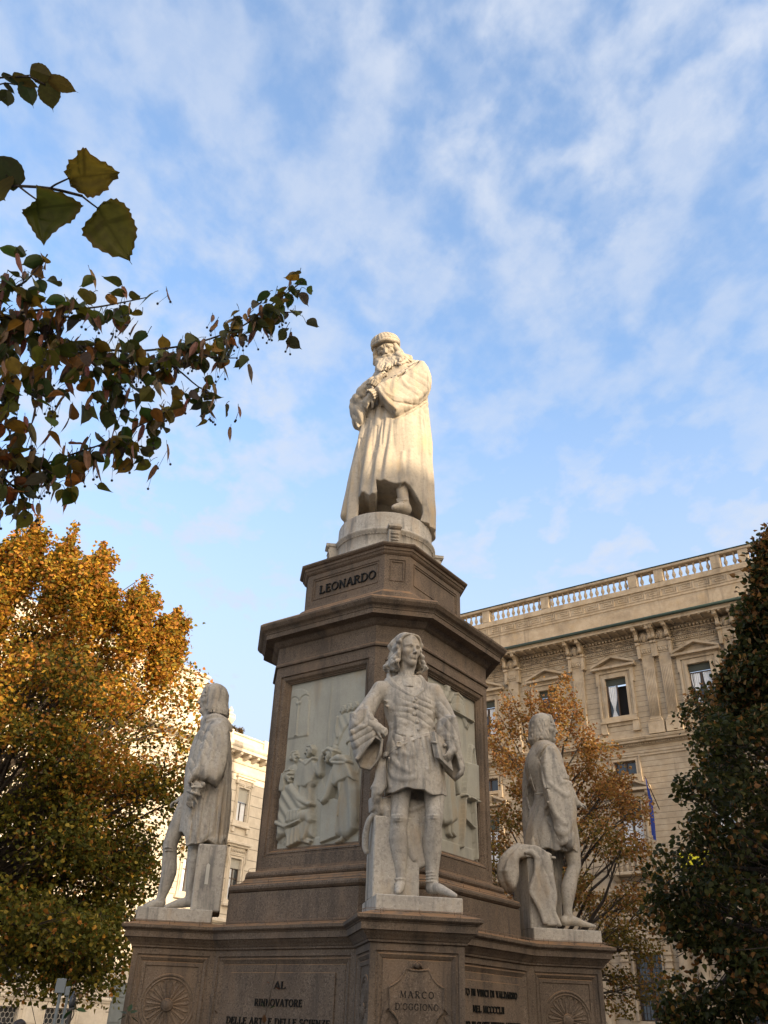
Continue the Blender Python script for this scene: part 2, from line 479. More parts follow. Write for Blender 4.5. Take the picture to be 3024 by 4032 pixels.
mb.build('inscription_letters', M_letter, monument)

# main cornice, frieze and shaft
mb = MB()
SZ0, SZ1 = 3.11, 5.58
prof = [(1.535, 2.50), (1.535, 2.815), (1.50, 2.82), (1.525, 2.828), (1.548, 2.85), (1.552, 2.872), (1.545, 2.893), (1.52, 2.908), (1.485, 2.912), (1.482, 2.925), (1.43, 2.935), (1.40, 2.955), (1.375, 2.985), (1.345, 2.99),
        (1.358, 2.996), (1.372, 3.015), (1.372, 3.035), (1.36, 3.058), (1.335, 3.068), (1.30, 3.072), (1.262, 3.08), (1.244, SZ0), (1.240, SZ1),
        (1.244, 5.60), (1.240, 5.618), (1.266, 5.622), (1.272, 5.64), (1.262, 5.66), (1.246, 5.672), (1.240, 5.72), (1.242, 5.80), (1.246, 5.895), (1.256, 5.90), (1.275, 5.912), (1.300, 5.94), (1.318, 5.972), (1.330, 5.975), (1.434, 5.985), (1.438, 6.045),
        (1.448, 6.05), (1.452, 6.062), (1.468, 6.08), (1.500, 6.10), (1.524, 6.13), (1.532, 6.14), (1.536, 6.168), (1.50, 6.20), (1.17, 6.355), (1.10, 6.37)]
js = next(j for j, p in enumerate(prof) if p[1] == SZ0)
octo_lathe(mb, prof, skip=[(js, i) for i in range(8)], cap0=True)
RELR = (-0.605, 0.632, 3.275, 5.385)
for i in range(8):
    M, h = side(i, 1.242)
    if i % 2:
        r = (-0.725, 0.725, 3.235, 5.482)
        rect_steps(mb, M, (-h, h, SZ0, SZ1), [(r, 0.0), (inset(r, .006), .02), (inset(r, .03), .022), (inset(r, .035), .012), (inset(r, .055), .02), (inset(r, .075), .05), (inset(r, .082), .05), (inset(r, .088), .066), (inset(r, .1), .07), (RELR, 0.105)], True)
    else:
        r = (-0.185, 0.185, 3.28, 5.45)
        rect_steps(mb, M, (-h, h, SZ0, SZ1), [(r, 0.0), (inset(r, .004), .016), (inset(r, .022), .016), (inset(r, .03), .004), (inset(r, .045), .022)], True)
mb.build('shaft', M_granite, monument)

# podium with four projecting corner pedestals
def plan(o):
    w = 0.441 + o; P = 2.719 + o; e = (1.6 + o) * S2 - w
    return [(-w, -P), (w, -P), (w, -e), (e, -w), (P, -w), (P, w), (e, w), (w, e), (w, P), (-w, P), (-w, e), (-e, w), (-P, w), (-P, -w), (-e, -w), (-w, -e)]
PZ0, PZ1 = 0.78, 2.222
prof = [(0.42, 0.0), (0.42, 0.17), (0.27, 0.172), (0.27, 0.34), (0.13, 0.342), (0.13, 0.58), (0.11, 0.60), (0.11, 0.63), (0.06, 0.66), (0.03, 0.72), (0, PZ0), (0, PZ1),
        (0.004, 2.226), (0.022, 2.232), (0.026, 2.250), (0.034, 2.256), (0.048, 2.275), (0.072, 2.30), (0.088, 2.322), (0.105, 2.325), (0.108, 2.385), (0.116, 2.388), (0.120, 2.396), (0.136, 2.405), (0.150, 2.418), (0.152, 2.446), (0.0, 2.49)]
mb = MB()
vs = [(x, y, z) for o, z in prof for x, y in plan(o)]; fs = []
jd = next(j for j, p in enumerate(prof) if p[1] == PZ0)
for j in range(len(prof) - 1):
    if j == jd: continue
    for i in range(16):
        q = (i + 1) % 16
        fs.append((j * 16 + i, j * 16 + q, j * 16 + 16 + q, j * 16 + 16 + i))
fs.append(tuple(range(16 * len(prof) - 16, 16 * len(prof))))
mb.add(vs, fs)
PL = plan(0)
ped_walls = []
for i in range(16):
    p = Vector((*PL[i], 0)); q = Vector((*PL[(i + 1) % 16], 0))
    u = (q - p).normalized(); n = Vector((u.y, -u.x, 0)); M = frame((p + q) / 2, u, n); h = (q - p).length / 2
    ped_walls.append((M, h))
    if h > 0.9: mg, i1 = 0.055, 0.075
    else: mg, i1 = 0.055, 0.066
    r = (-h + mg, h - mg, 1.0 if h < .9 else .95, 2.166)
    st = [(r, 0.0), (inset(r, .004), .016), (inset(r, .016), .018), (inset(r, .030), .008), (inset(r, .052), .022), (inset(r, i1), .034), (inset(r, i1 + .006), .028)]
    if h < .5 and i % 4 in (1, 3):   # rosette sides: a second flat border
        st += [(inset(r, i1 + .04), .028), (inset(r, i1 + .044), .040)]
    rect_steps(mb, M, (-h, h, PZ0, PZ1), st, True)
    if h > 0.9: mb.bevbox(-0.72, 0.725, 0.012, 0.035, 1.0, 2.016, 0.006, M=M)
mb.build('podium', M_granite, monument)
# inscriptions on the diagonal walls (walls 14 = left, 2 = right)
ML, _ = ped_walls[14]; MR, _ = ped_walls[2]
for M_, txt, a, b, c, d in ((ML, 'AL', -0.068, 0.085, 1.866, 1.932), (ML, 'RINNOVATORE', -0.322, 0.322, 1.707, 1.773), (ML, 'DELLE ARTI E DELLE SCIENZE', -0.700, 0.690, 1.540, 1.603),
                            (MR, 'NATO IN VINCI DI VALDARNO', -0.665, 0.648, 1.868, 1.934), (MR, 'NEL MCCCCLII', -0.354, 0.328, 1.720, 1.786), (MR, 'MORTO IN CLOUX PRESSO AMBOISE', -0.70, 0.70, 1.574, 1.640)):
    mb = MB(); letters(mb, txt, M_, a, b, c, d, 0.012, 0.13, back=0.012); mb.build('inscription_line', M_letter, monument)

# rosettes on the pedestal side faces
def rosette(M, cx, name='rosette'):
    mb = MB(); n = 18; cz = 1.688; b = 0.040
    C = M @ Matrix.Translation((cx, b, cz)) @ Matrix.Rotation(R(90), 4, 'X')   # local z -> out of the wall
    mb.lathe([(0.300, -0.002), (0.296, 0.010), (0.275, 0.012), (0.272, 0.004), (0.262, 0.003), (0.258, 0.010), (0.250, 0.012), (0.244, 0.006), (0.240, -0.006), (0.06, -0.008)], 72, M=C)
    mb.lathe([(0.066, -0.004), (0.064, 0.014), (0.056, 0.024), (0.050, 0.020), (0.044, 0.026), (0.025, 0.034), (0.0, 0.037)], 28, M=C)
    for k in range(n):
        Q = C @ Matrix.Rotation(2 * math.pi * (k + .5) / n, 4, 'Z')
        # petal: raised rim around a hollow
        rows = [(0.068, 0.010), (0.11, 0.014), (0.16, 0.022), (0.20, 0.029), (0.220, 0.026), (0.231, 0.014), (0.235, 0.002)]
        vs = []
        for r, w in rows: vs += [(r, -w - .006, -.006), (r, -w, .012), (r, -w * .6, .004), (r, 0, -.001), (r, w * .6, .004), (r, w, .012), (r, w + .006, -.006)]
        fs = [(a * 7 + c, a * 7 + c + 1, a * 7 + c + 8, a * 7 + c + 7) for a in range(len(rows) - 1) for c in range(6)]
        fs.append(tuple(range(6 * 7, 7 * 7)))
        mb.add(vs, fs, True, M=Q)
    mb.build(name, M_granite, monument, fix=False)
for i in (13, 15, 1, 3): rosette(ped_walls[i][0], 0.0)

# name shield on the front pedestal
M0, h0 = ped_walls[0]
def curve(p, q, bulge, n=8):
    p = Vector(p); q = Vector(q); d = q - p; nn = Vector((-d.y, d.x))
    return [tuple(p + d * (i / n) + nn * bulge * 4 * (i / n) * (1 - i / n)) for i in range(n)]
sh = curve((0.108, 2.028), (-0.108, 2.030), 0.07) + curve((-0.108, 2.030), (-0.256, 1.880), 0.12) + curve((-0.256, 1.880), (-0.246, 1.700), 0.02) + curve((-0.246, 1.70), (-0.14, 1.52), 0.12) \
     + curve((-0.14, 1.52), (0.0, 1.455), -0.08) + curve((0.0, 1.455), (0.14, 1.52), -0.08) + curve((0.14, 1.52), (0.244, 1.70), 0.12) + curve((0.244, 1.70), (0.248, 1.882), 0.02) + curve((0.248, 1.882), (0.108, 2.028), 0.12)
mb = MB()
mb.prism(sh, 0.004, 0.036, M=M0)
cxs = sum(p[0] for p in sh) / len(sh); czs = 1.75
rim = [Vector((p[0], -0.0, p[1])) for p in sh] + [Vector((sh[0][0], 0, sh[0][1]))]
mb.tube([(p.x * .99, 0.006, czs + (p.z - czs) * .99) for p in rim], 0.011, 6, M=M0)
mb.tube([(-0.004, 0.03, 2.052), (-0.004, -0.012, 2.052)], [0.026, 0.020], 12, M=M0)
mb.tube([(-0.06, 0.02, 2.018), (-0.03, 0.006, 2.058), (-0.004, 0.0, 2.078), (0.03, 0.006, 2.058), (0.06, 0.02, 2.016)], [.010, .014, .012, .014, .010], 8, M=M0)
for s in (-1, 1):
    mb.prism([(s * 0.245, 1.80), (s * 0.30, 1.72), (s * 0.30, 1.67), (s * 0.25, 1.72)], 0.010, 0.034, M=M0)
    mb.prism([(s * 0.30, 1.69), (s * 0.25, 1.66), (s * 0.30, 1.575), (s * 0.325, 1.60)], 0.014, 0.034, M=M0)
    mb.prism([(s * 0.30, 1.60), (s * 0.20, 1.56), (s * 0.19, 1.49), (s * 0.28, 1.55)], 0.012, 0.034, M=M0)
mb.build('name_shield', M_granite, monument)
mb = MB()
letters(mb, 'MARCO', M0, -0.156, 0.152, 1.796, 1.851, 0.003, 0.30, back=0.004)
letters(mb, "D'OGGIONO", M0, -0.198, 0.194, 1.703, 1.755, 0.003, 0.16, back=0.004)
mb.build('name_letters', M_incised, monument)

# thin bird wires on little posts along the ledges
def wires(path_off, z, posts, name='bird_wire', both=True):
    mb = MB(); P = [Vector((x, y, z)) for x, y in path_off]; n = len(P)
    for i in range(n):
        p = P[i]; q = P[(i + 1) % n]
        if max(p.y, q.y) > 0.9: continue
        ln = (q - p).length
        m = max(2, int(ln / posts))
        pts = [p + (q - p) * (k / m) + Vector((0, 0, rnd.uniform(-.004, .004))) for k in range(m + 1)]
        mb.tube(pts, 0.0022, 5)
        for k in range(m):
            a = p + (q - p) * ((k + .5) / m)
            mb.tube([a + Vector((0, 0, -.035)), a + Vector((rnd.uniform(-.004, .004), 0, .012))], 0.003, 5)
    mb.build(name, M_wire, monument, fix=False)
wires(plan(0.125), 2.486, 0.3)
wires(plan(0.06), 2.502, 0.3)
wires(octo(1.51), 2.945, 0.35)
wires(octo(1.34), 3.10, 0.35)

# marble drum under the main statue, with four scroll brackets
drum = MB()
DT = 8.05
drum.lathe([(0.95, 7.243), (0.945, 7.262), (0.87, 7.275), (0.80, 7.32), (0.755, 7.40), (0.735, 7.47), (0.728, 7.48), (0.728, 7.66), (0.735, 7.665), (0.748, 7.68), (0.752, 7.695), (0.768, 7.71), (0.775, 7.735), (0.762, 7.752), (0.735, 7.765), (0.722, 7.79), (0.718, 8.02), (0.712, 8.04), (0.698, 8.05), (0.0, 8.052)], 96)
drum_o = drum.build('drum', M_marble, monument)
mb = MB()
for k in range(96):        # bead row under the drum moulding
    a = 2 * math.pi * k / 96
    mb.lathe([(0.0, -.012), (.009, -.006), (.011, 0), (.009, .006), (0, .012)], 6, M=Matrix.Translation((0.742 * math.cos(a), 0.742 * math.sin(a), 7.665)))
mb.build('bead_moulding', M_marble, drum_o)
for k in range(4):
    mb = MB()
    Q = Matrix.Rotation(R(90 * k), 4, 'Z')
    prof = [(0.70, 7.245), (1.12, 7.245), (1.12, 7.258), (1.05, 7.268), (0.97, 7.29), (0.90, 7.33), (0.86, 7.39), (0.845, 7.46), (0.848, 7.53), (0.86, 7.59), (0.872, 7.63), (0.87, 7.655), (0.845, 7.67), (0.86, 7.68), (0.885, 7.685), (0.895, 7.70), (0.895, 7.74), (0.885, 7.752), (0.70, 7.765)]
    prof = [(r, z) for r, z in prof]
    w = 0.082
    pts = [(-r, z) for r, z in prof]
    # prism() extrudes along y: turn so that -x points outwards (-Y)
    mb.prism(pts, -w, w, M=Q @ Matrix.Rotation(R(90), 4, 'Z'))
    for z, dz in ((7.50, .02), (7.55, .02), (7.60, .018)):
        mb.tube([(-w * .7 + w * 1.4 * i / 8, -0.858 - (z - 7.5) * .12 - .003, z + .006 * math.sin(i * 2.4)) for i in range(9)], 0.008, 6, M=Q)
    mb.prism([(-.10, 7.70), (.10, 7.70), (.10, 7.745), (-.10, 7.745)], -0.905, -0.70, M=Q)
    mb.build('scroll_bracket', M_marble, drum_o)
# ------------------------------------------------------------------ implicit sculpting: distance fields on a grid, meshed by surface nets
class Field:
    def __init__(s, lo, hi, h=0.006):
        s.lo = np.array(lo, float); s.h = h
        s.n = np.ceil((np.array(hi, float) - s.lo) / h).astype(int) + 1
        s.ax = [s.lo[i] + h * np.arange(s.n[i]) for i in range(3)]
        s.d = np.full(s.n, 0.25, np.float32)
    def win(s, lo, hi):
        a = np.clip(np.floor((np.array(lo) - s.lo) / s.h).astype(int), 0, s.n)
        b = np.clip(np.ceil((np.array(hi) - s.lo) / s.h).astype(int) + 1, 0, s.n)
        if (b <= a).any(): return None
        sl = tuple(slice(x, y) for x, y in zip(a, b))
        X = s.ax[0][sl[0]][:, None, None]; Y = s.ax[1][sl[1]][None, :, None]; Z = s.ax[2][sl[2]][None, None, :]
        return sl, X, Y, Z
    def put(s, sl, e, k, op):
        d = s.d[sl]; e = e.astype(np.float32)
        if op == 's': e = -e
        if op == 'u':
            if k > 0:
                q = np.maximum(k - np.abs(d - e), 0) / k
                s.d[sl] = np.minimum(d, e) - q * q * k * 0.25
            else: s.d[sl] = np.minimum(d, e)
        else:
            if k > 0:
                q = np.maximum(k - np.abs(d - e), 0) / k
                s.d[sl] = np.maximum(d, e) + q * q * k * 0.25
            else: s.d[sl] = np.maximum(d, e)
    def ell(s, c, r, rot=None, k=0.02, op='u'):
        c = np.array(c, float); r = np.array(r if hasattr(r, '__len__') else (r, r, r), float)
        m = r.max() + k + 2 * s.h
        w = s.win(c - m, c + m)
        if w is None: return
        sl, X, Y, Z = w
        x, y, z = X - c[0], Y - c[1], Z - c[2]
        if rot is not None:
            A = np.array(rot)
            x, y, z = (A[0, i] * x + A[1, i] * y + A[2, i] * z for i in range(3))
        a = np.sqrt((x / r[0]) ** 2 + (y / r[1]) ** 2 + (z / r[2]) ** 2)
        b = np.sqrt((x / r[0] ** 2) ** 2 + (y / r[1] ** 2) ** 2 + (z / r[2] ** 2) ** 2)
        s.put(sl, a * (a - 1) / np.maximum(b, 1e-6), k, op)
    def cap(s, p, q, r0, r1=None, k=0.02, op='u'):
        if r1 is None: r1 = r0
        p = np.array(p, float); q = np.array(q, float); m = max(r0, r1) + k + 2 * s.h
        w = s.win(np.minimum(p, q) - m, np.maximum(p, q) + m)
        if w is None: return
        sl, X, Y, Z = w
        v = q - p; L2 = max(v @ v, 1e-9)
        t = np.clip(((X - p[0]) * v[0] + (Y - p[1]) * v[1] + (Z - p[2]) * v[2]) / L2, 0, 1)
        e = np.sqrt((X - p[0] - t * v[0]) ** 2 + (Y - p[1] - t * v[1]) ** 2 + (Z - p[2] - t * v[2]) ** 2) - (r0 + (r1 - r0) * t)
        s.put(sl, e, k, op)
    def chain(s, pts, r, k=0.02, op='u', sub=0):
        pts = [np.array(p, float) for p in pts]
        if not hasattr(r, '__len__'): r = [r] * len(pts)
        if sub:
            pts, r = smooth_path(pts, r, sub)
        s.run(pts, r, k, op)
    def run(s, pts, r, k, op):
        """a string of round cones joined sharply to one another, then blended into the field as one"""
        P = np.array(pts, float); rm = max(r); m = rm + k + 2 * s.h
        w = s.win(P.min(0) - m, P.max(0) + m)
        if w is None: return
        sl, X, Y, Z = w
        e = np.full((X.size, Y.size, Z.size), .5, np.float32)
        xs, ys, zs = X.ravel(), Y.ravel(), Z.ravel()
        for i in range(len(P) - 1):
            p, q = P[i], P[i + 1]; lo = np.minimum(p, q) - m; hi = np.maximum(p, q) + m
            a = [np.searchsorted(v, l) for v, l in zip((xs, ys, zs), lo)]; b = [np.searchsorted(v, h) for v, h in zip((xs, ys, zs), hi)]
            if any(y <= x for x, y in zip(a, b)): continue
            x = xs[a[0]:b[0]][:, None, None] - p[0]; y = ys[a[1]:b[1]][None, :, None] - p[1]; z = zs[a[2]:b[2]][None, None, :] - p[2]
            v = q - p; L2 = max(v @ v, 1e-9)
            t = np.clip((x * v[0] + y * v[1] + z * v[2]) / L2, 0, 1)
            c = np.sqrt((x - t * v[0]) ** 2 + (y - t * v[1]) ** 2 + (z - t * v[2]) ** 2) - (r[i] + (r[i + 1] - r[i]) * t)
            u = e[a[0]:b[0], a[1]:b[1], a[2]:b[2]]; np.minimum(u, c, out=u)
        s.put(sl, e, k, op)
    def ridge(s, pts, r, k=0.03, op='u', sub=3, sink=0.45, reach=0.30):
        """a fold (or a groove, op 's') laid onto the surface already there, found along the depth axis"""
        if not hasattr(r, '__len__'): r = [r] * len(pts)
        P, r = smooth_path(pts, r, sub); out = []
        for p, q in zip(P, r):
            i = int(round((p[0] - s.lo[0]) / s.h)); l = int(round((p[2] - s.lo[2]) / s.h))
            if 0 <= i < s.n[0] and 0 <= l < s.n[2]:
                j0 = max(0, int((p[1] - reach - s.lo[1]) / s.h)); j1 = min(s.n[1], int((p[1] + reach - s.lo[1]) / s.h))
                w = np.nonzero(s.d[i, j0:j1, l] < 0)[0]
                if len(w): p = np.array((p[0], s.ax[1][j0 + w[0]] + (sink * q if op == 'u' else -.25 * q), p[2]))
            out.append(p)
        y = np.array([p[1] for p in out])           # keep the path from jumping between layers
        for _ in range(2): y[1:-1] = (y[:-2] + 2 * y[1:-1] + y[2:]) / 4
        for p, v in zip(out, y): p[1] = v
        s.run(out, r, k, op)
    def loft(s, secs, fold=None, hem=None, k=0.03, op='u', z0=None, z1=None, grow=0.0):
        """secs: [(z, cx, cy, rx, ry)] ascending; fold(th, z) -> added radius; hem(th) -> lower limit"""
        S = np.array(sorted(secs), float)
        za = S[0, 0] if z0 is None else z0; zb = S[-1, 0] if z1 is None else z1
        lo = np.array([(S[:, 1] - S[:, 3]).min(), (S[:, 2] - S[:, 4]).min(), za]) - 0.12
        hi = np.array([(S[:, 1] + S[:, 3]).max(), (S[:, 2] + S[:, 4]).max(), zb]) + 0.12
        w = s.win(lo, hi)
        if w is None: return
        sl, X, Y, Z = w
        z = Z[0, 0]
        def it(c):
            a = np.interp(z, S[:, 0], S[:, c]); n = 5
            b = np.stack([np.interp(z + o, S[:, 0], S[:, c]) for o in (-.06, -.03, 0, .03, .06)]).mean(0)
            return b[None, None, :]
        cx, cy, rx, ry = it(1), it(2), it(3) + grow, it(4) + grow
        x = X - cx; y = Y - cy
        q = np.sqrt((x / rx) ** 2 + (y / ry) ** 2)
        rho = np.sqrt(x * x + y * y)
        Rl = rho / np.maximum(q, 1e-5)
        e = (rho - Rl)
        th = np.arctan2(y, x)
        if fold is not None: e = e - fold(th, Z)
        e = e * 0.85
        zl = za if hem is None else hem(th)
        e = np.maximum(e, np.maximum(zl - Z, Z - zb))
        s.put(sl, e, k, op)
    def slab(s, poly, half=0.06, rnd_=0.04, axis=1, c=None, k=0.03, op='u', bulge=0.0):
        """polygon given as 3-D points, flattened along an axis and extruded with rounded edges"""
        P = np.array(poly, float)
        i0, i1 = [i for i in range(3) if i != axis]
        cc = P[:, axis].mean() if c is None else c
        lo = P.min(0) - rnd_ - k - 2 * s.h; hi = P.max(0) + rnd_ + k + 2 * s.h
        lo[axis] = cc - half - k - bulge - 2 * s.h - .02; hi[axis] = cc + half + bulge + k + 2 * s.h + .02
        w = s.win(lo, hi)
        if w is None: return
        sl = w[0]; C = [w[1], w[2], w[3]]
        a = s.ax[i0][sl[i0]][:, None]; b = s.ax[i1][sl[i1]][None, :]
        d2 = poly_sdf(P[:, [i0, i1]], a, b)
        # local depth of the polygon's mid surface follows its vertices
        wsum = 0; dep = 0
        if c is None:
            for v in P:
                wt = 1.0 / ((a - v[i0]) ** 2 + (b - v[i1]) ** 2 + 0.01); wsum = wsum + wt; dep = dep + wt * v[axis]
            mid = dep / wsum
        else: mid = np.full(d2.shape, cc)
        d3 = np.expand_dims(d2, axis); mid = np.expand_dims(mid, axis)
        hb = half + bulge * np.clip(-d3 / 0.12, 0, 1) ** 0.5 if bulge else half
        ww = np.abs(C[axis] - mid) - (hb - rnd_)
        u = d3 + rnd_
        e = np.minimum(np.maximum(u, ww), 0) + np.sqrt(np.maximum(u, 0) ** 2 + np.maximum(ww, 0) ** 2) - rnd_
        s.put(sl, e, k, op)
    def box(s, lo, hi, r=0.01, k=0.0, op='u'):
        lo = np.array(lo, float); hi = np.array(hi, float); m = k + 2 * s.h + r
        w = s.win(lo - m, hi + m)
        if w is None: return
        sl, X, Y, Z = w
        c = (lo + hi) / 2; b = (hi - lo) / 2 - r
        x, y, z = np.abs(X - c[0]) - b[0], np.abs(Y - c[1]) - b[1], np.abs(Z - c[2]) - b[2]
        e = np.sqrt(np.maximum(x, 0) ** 2 + np.maximum(y, 0) ** 2 + np.maximum(z, 0) ** 2) + np.minimum(np.maximum(x, np.maximum(y, z)), 0) - r
        s.put(sl, e, k, op)
    def ripple(s, amp, freq, seed=0):
        """gentle irregularity of hand-carved, weathered stone"""
        r = np.random.RandomState(seed)
        X, Y, Z = s.ax[0][:, None, None], s.ax[1][None, :, None], s.ax[2][None, None, :]
        for i in range(3):
            f = r.normal(size=3) * freq; p = r.uniform(0, 6.28)
            s.d += (amp / 1.7 * np.sin(f[0] * X + p) * np.cos(f[1] * Y + p * 2) * np.sin(f[2] * Z + p * 3)).astype(np.float32)
    def creases(s, amp, d, freq, warp=1.2, wf=3.0, lo=None, hi=None, seed=0, fade=0.12, sharp=0.6):
        """sharp-valleyed cloth folds running across direction d, inside a soft-edged box"""
        lo = np.maximum(s.lo, s.lo if lo is None else np.array(lo, float)); hi = s.lo + s.h * (s.n - 1) if hi is None else np.array(hi, float)
        w = s.win(lo, hi)
        if w is None: return
        sl, X, Y, Z = w
        r = np.random.RandomState(seed); k1, k2 = r.normal(size=3) * wf, r.normal(size=3) * wf * 2; p = r.uniform(0, 6.3, 4)
        ph = freq * (X * d[0] + Y * d[1] + Z * d[2]) + warp * np.sin(k1[0] * X + k1[1] * Y + k1[2] * Z + p[0]) + .5 * warp * np.sin(k2[0] * X + k2[1] * Y + k2[2] * Z + p[1])
        m = .45 + .55 * np.sin(k1[1] * X + k1[2] * Y + k1[0] * Z * .7 + p[2])
        f = amp * m * (.5 - np.abs(np.sin(ph)) ** sharp)
        def sm(v, a, b): t = np.clip(np.minimum(v - a, b - v) / fade, 0, 1); return t * t * (3 - 2 * t)
        f = f * sm(X, lo[0], hi[0]) * sm(Y, lo[1], hi[1]) * sm(Z, lo[2], hi[2])
        s.d[sl] = s.d[sl] + f.astype(np.float32)
    def onto(s, pts, sink=0.0, sub=4, reach=.3):
        P, _ = smooth_path(pts, [1] * len(pts), sub); out = []
        for p in P:
            i = int(round((p[0] - s.lo[0]) / s.h)); l = int(round((p[2] - s.lo[2]) / s.h))
            if 0 <= i < s.n[0] and 0 <= l < s.n[2]:
                j0 = max(0, int((p[1] - reach - s.lo[1]) / s.h)); j1 = min(s.n[1], int((p[1] + reach - s.lo[1]) / s.h))
                w = np.nonzero(s.d[i, j0:j1, l] < 0)[0]
                if len(w): p = np.array((p[0], s.ax[1][j0 + w[0]] + sink, p[2]))
            out.append(p)
        y = np.array([p[1] for p in out])
        for _ in range(2): y[1:-1] = (y[:-2] + 2 * y[1:-1] + y[2:]) / 4
        for p, v in zip(out, y): p[1] = v
        return out
    def arrays(s):
        d = s.d; h = s.h
        d = np.pad(d, 1, constant_values=0.25)
        lo = s.lo - h
        b = (d < 0)
        c = np.zeros(tuple(x - 1 for x in d.shape), np.uint8)
        for i in (0, 1):
            for j in (0, 1):
                for l in (0, 1):
                    c += b[i:b.shape[0] - 1 + i, j:b.shape[1] - 1 + j, l:b.shape[2] - 1 + l]
        act = (c > 0) & (c < 8)
        I, J, K = np.nonzero(act)
        n = len(I)
        idx = np.full(act.shape, -1, np.int32); idx[I, J, K] = np.arange(n)
        V = {}
        for i in (0, 1):
            for j in (0, 1):
                for l in (0, 1): V[i, j, l] = d[I + i, J + j, K + l]
        acc = np.zeros((n, 3)); cnt = np.zeros(n)
        for ax in range(3):
            for u in (0, 1):
                for v in (0, 1):
                    p = [0, 0, 0]; o = [x for x in range(3) if x != ax]; p[o[0]] = u; p[o[1]] = v
                    q = list(p); q[ax] = 1
                    a, e = V[tuple(p)], V[tuple(q)]
                    cr = (a < 0) != (e < 0)
                    t = np.where(cr, a / np.where(cr, a - e, 1), 0)
                    for m in range(3):
                        acc[:, m] += np.where(cr, p[m] + (t if m == ax else 0), 0)
                    cnt += cr
        P = (np.stack([I, J, K], 1) + acc / cnt[:, None]) * h + lo
        F = []
        for ax in range(3):
            o = [x for x in range(3) if x != ax]
            sl0 = [slice(None)] * 3; sl1 = [slice(None)] * 3
            sl0[ax] = slice(0, -1); sl1[ax] = slice(1, None)
            A, B = b[tuple(sl0)], b[tuple(sl1)]
            q = np.argwhere(A != B)
            q = q[(q[:, o[0]] > 0) & (q[:, o[1]] > 0) & (q[:, o[0]] < d.shape[o[0]] - 1) & (q[:, o[1]] < d.shape[o[1]] - 1)]
            def cell(du, dv):
                r = q.copy(); r[:, o[0]] -= du; r[:, o[1]] -= dv
                return idx[r[:, 0], r[:, 1], r[:, 2]]
            f = np.stack([cell(1, 1), cell(0, 1), cell(0, 0), cell(1, 0)], 1)
            inside = b[q[:, 0], q[:, 1], q[:, 2]]
            flip = inside if ax != 1 else ~inside
            f[~flip] = f[~flip][:, ::-1]
            F.append(f)
        return P, np.concatenate(F)

def join_arrays(parts):
    vs = []; fs = []; n = 0
    for v, f in parts: vs.append(v); fs.append(f + n); n += len(v)
    return np.concatenate(vs), np.concatenate(fs)

def sculpt(name, fields, mat, parent):
    v, f = join_arrays([q.arrays() for q in (fields if isinstance(fields, list) else [fields])])
    return link_mesh(name, mesh_np(name, v, f), mat, parent)

def poly_sdf(P, a, b):
    n = len(P); d = None; sgn = None
    for i in range(n):
        p = P[i]; q = P[i - 1]; e = q - p
        wx, wy = a - p[0], b - p[1]
        t = np.clip((wx * e[0] + wy * e[1]) / max(e @ e, 1e-12), 0, 1)
        dd = (wx - e[0] * t) ** 2 + (wy - e[1] * t) ** 2
        d = dd if d is None else np.minimum(d, dd)
        c1 = (b >= p[1]) & np.ones_like(wx, bool); c2 = (b < q[1]) & np.ones_like(wx, bool); c3 = e[0] * wy > e[1] * wx
        fl = (c1 & c2 & c3) | (~c1 & ~c2 & ~c3)
        sg = np.where(fl, -1.0, 1.0)
        sgn = sg if sgn is None else sgn * sg
    return sgn * np.sqrt(d)

def smooth_path(pts, r, sub):
    P = [np.array(p, float) for p in pts]; n = len(P); out = []; ro = []
    for i in range(n - 1):
        p0, p1, p2, p3 = P[max(i - 1, 0)], P[i], P[i + 1], P[min(i + 2, n - 1)]
        for j in range(sub):
            t = j / sub
            out.append(0.5 * (2 * p1 + (p2 - p0) * t + (2 * p0 - 5 * p1 + 4 * p2 - p3) * t * t + (3 * p1 - p0 - 3 * p2 + p3) * t ** 3))
            ro.append(r[i] + (r[i + 1] - r[i]) * t)
    out.append(P[-1]); ro.append(r[-1])
    return out, ro

def rotm(yaw=0, pitch=0, roll=0):
    """head/hand turn: yaw to the viewer's right, pitch up, roll clockwise"""
    return np.array(Matrix.Rotation(R(yaw), 3, 'Z') @ Matrix.Rotation(R(-pitch), 3, 'X') @ Matrix.Rotation(R(roll), 3, 'Y'))

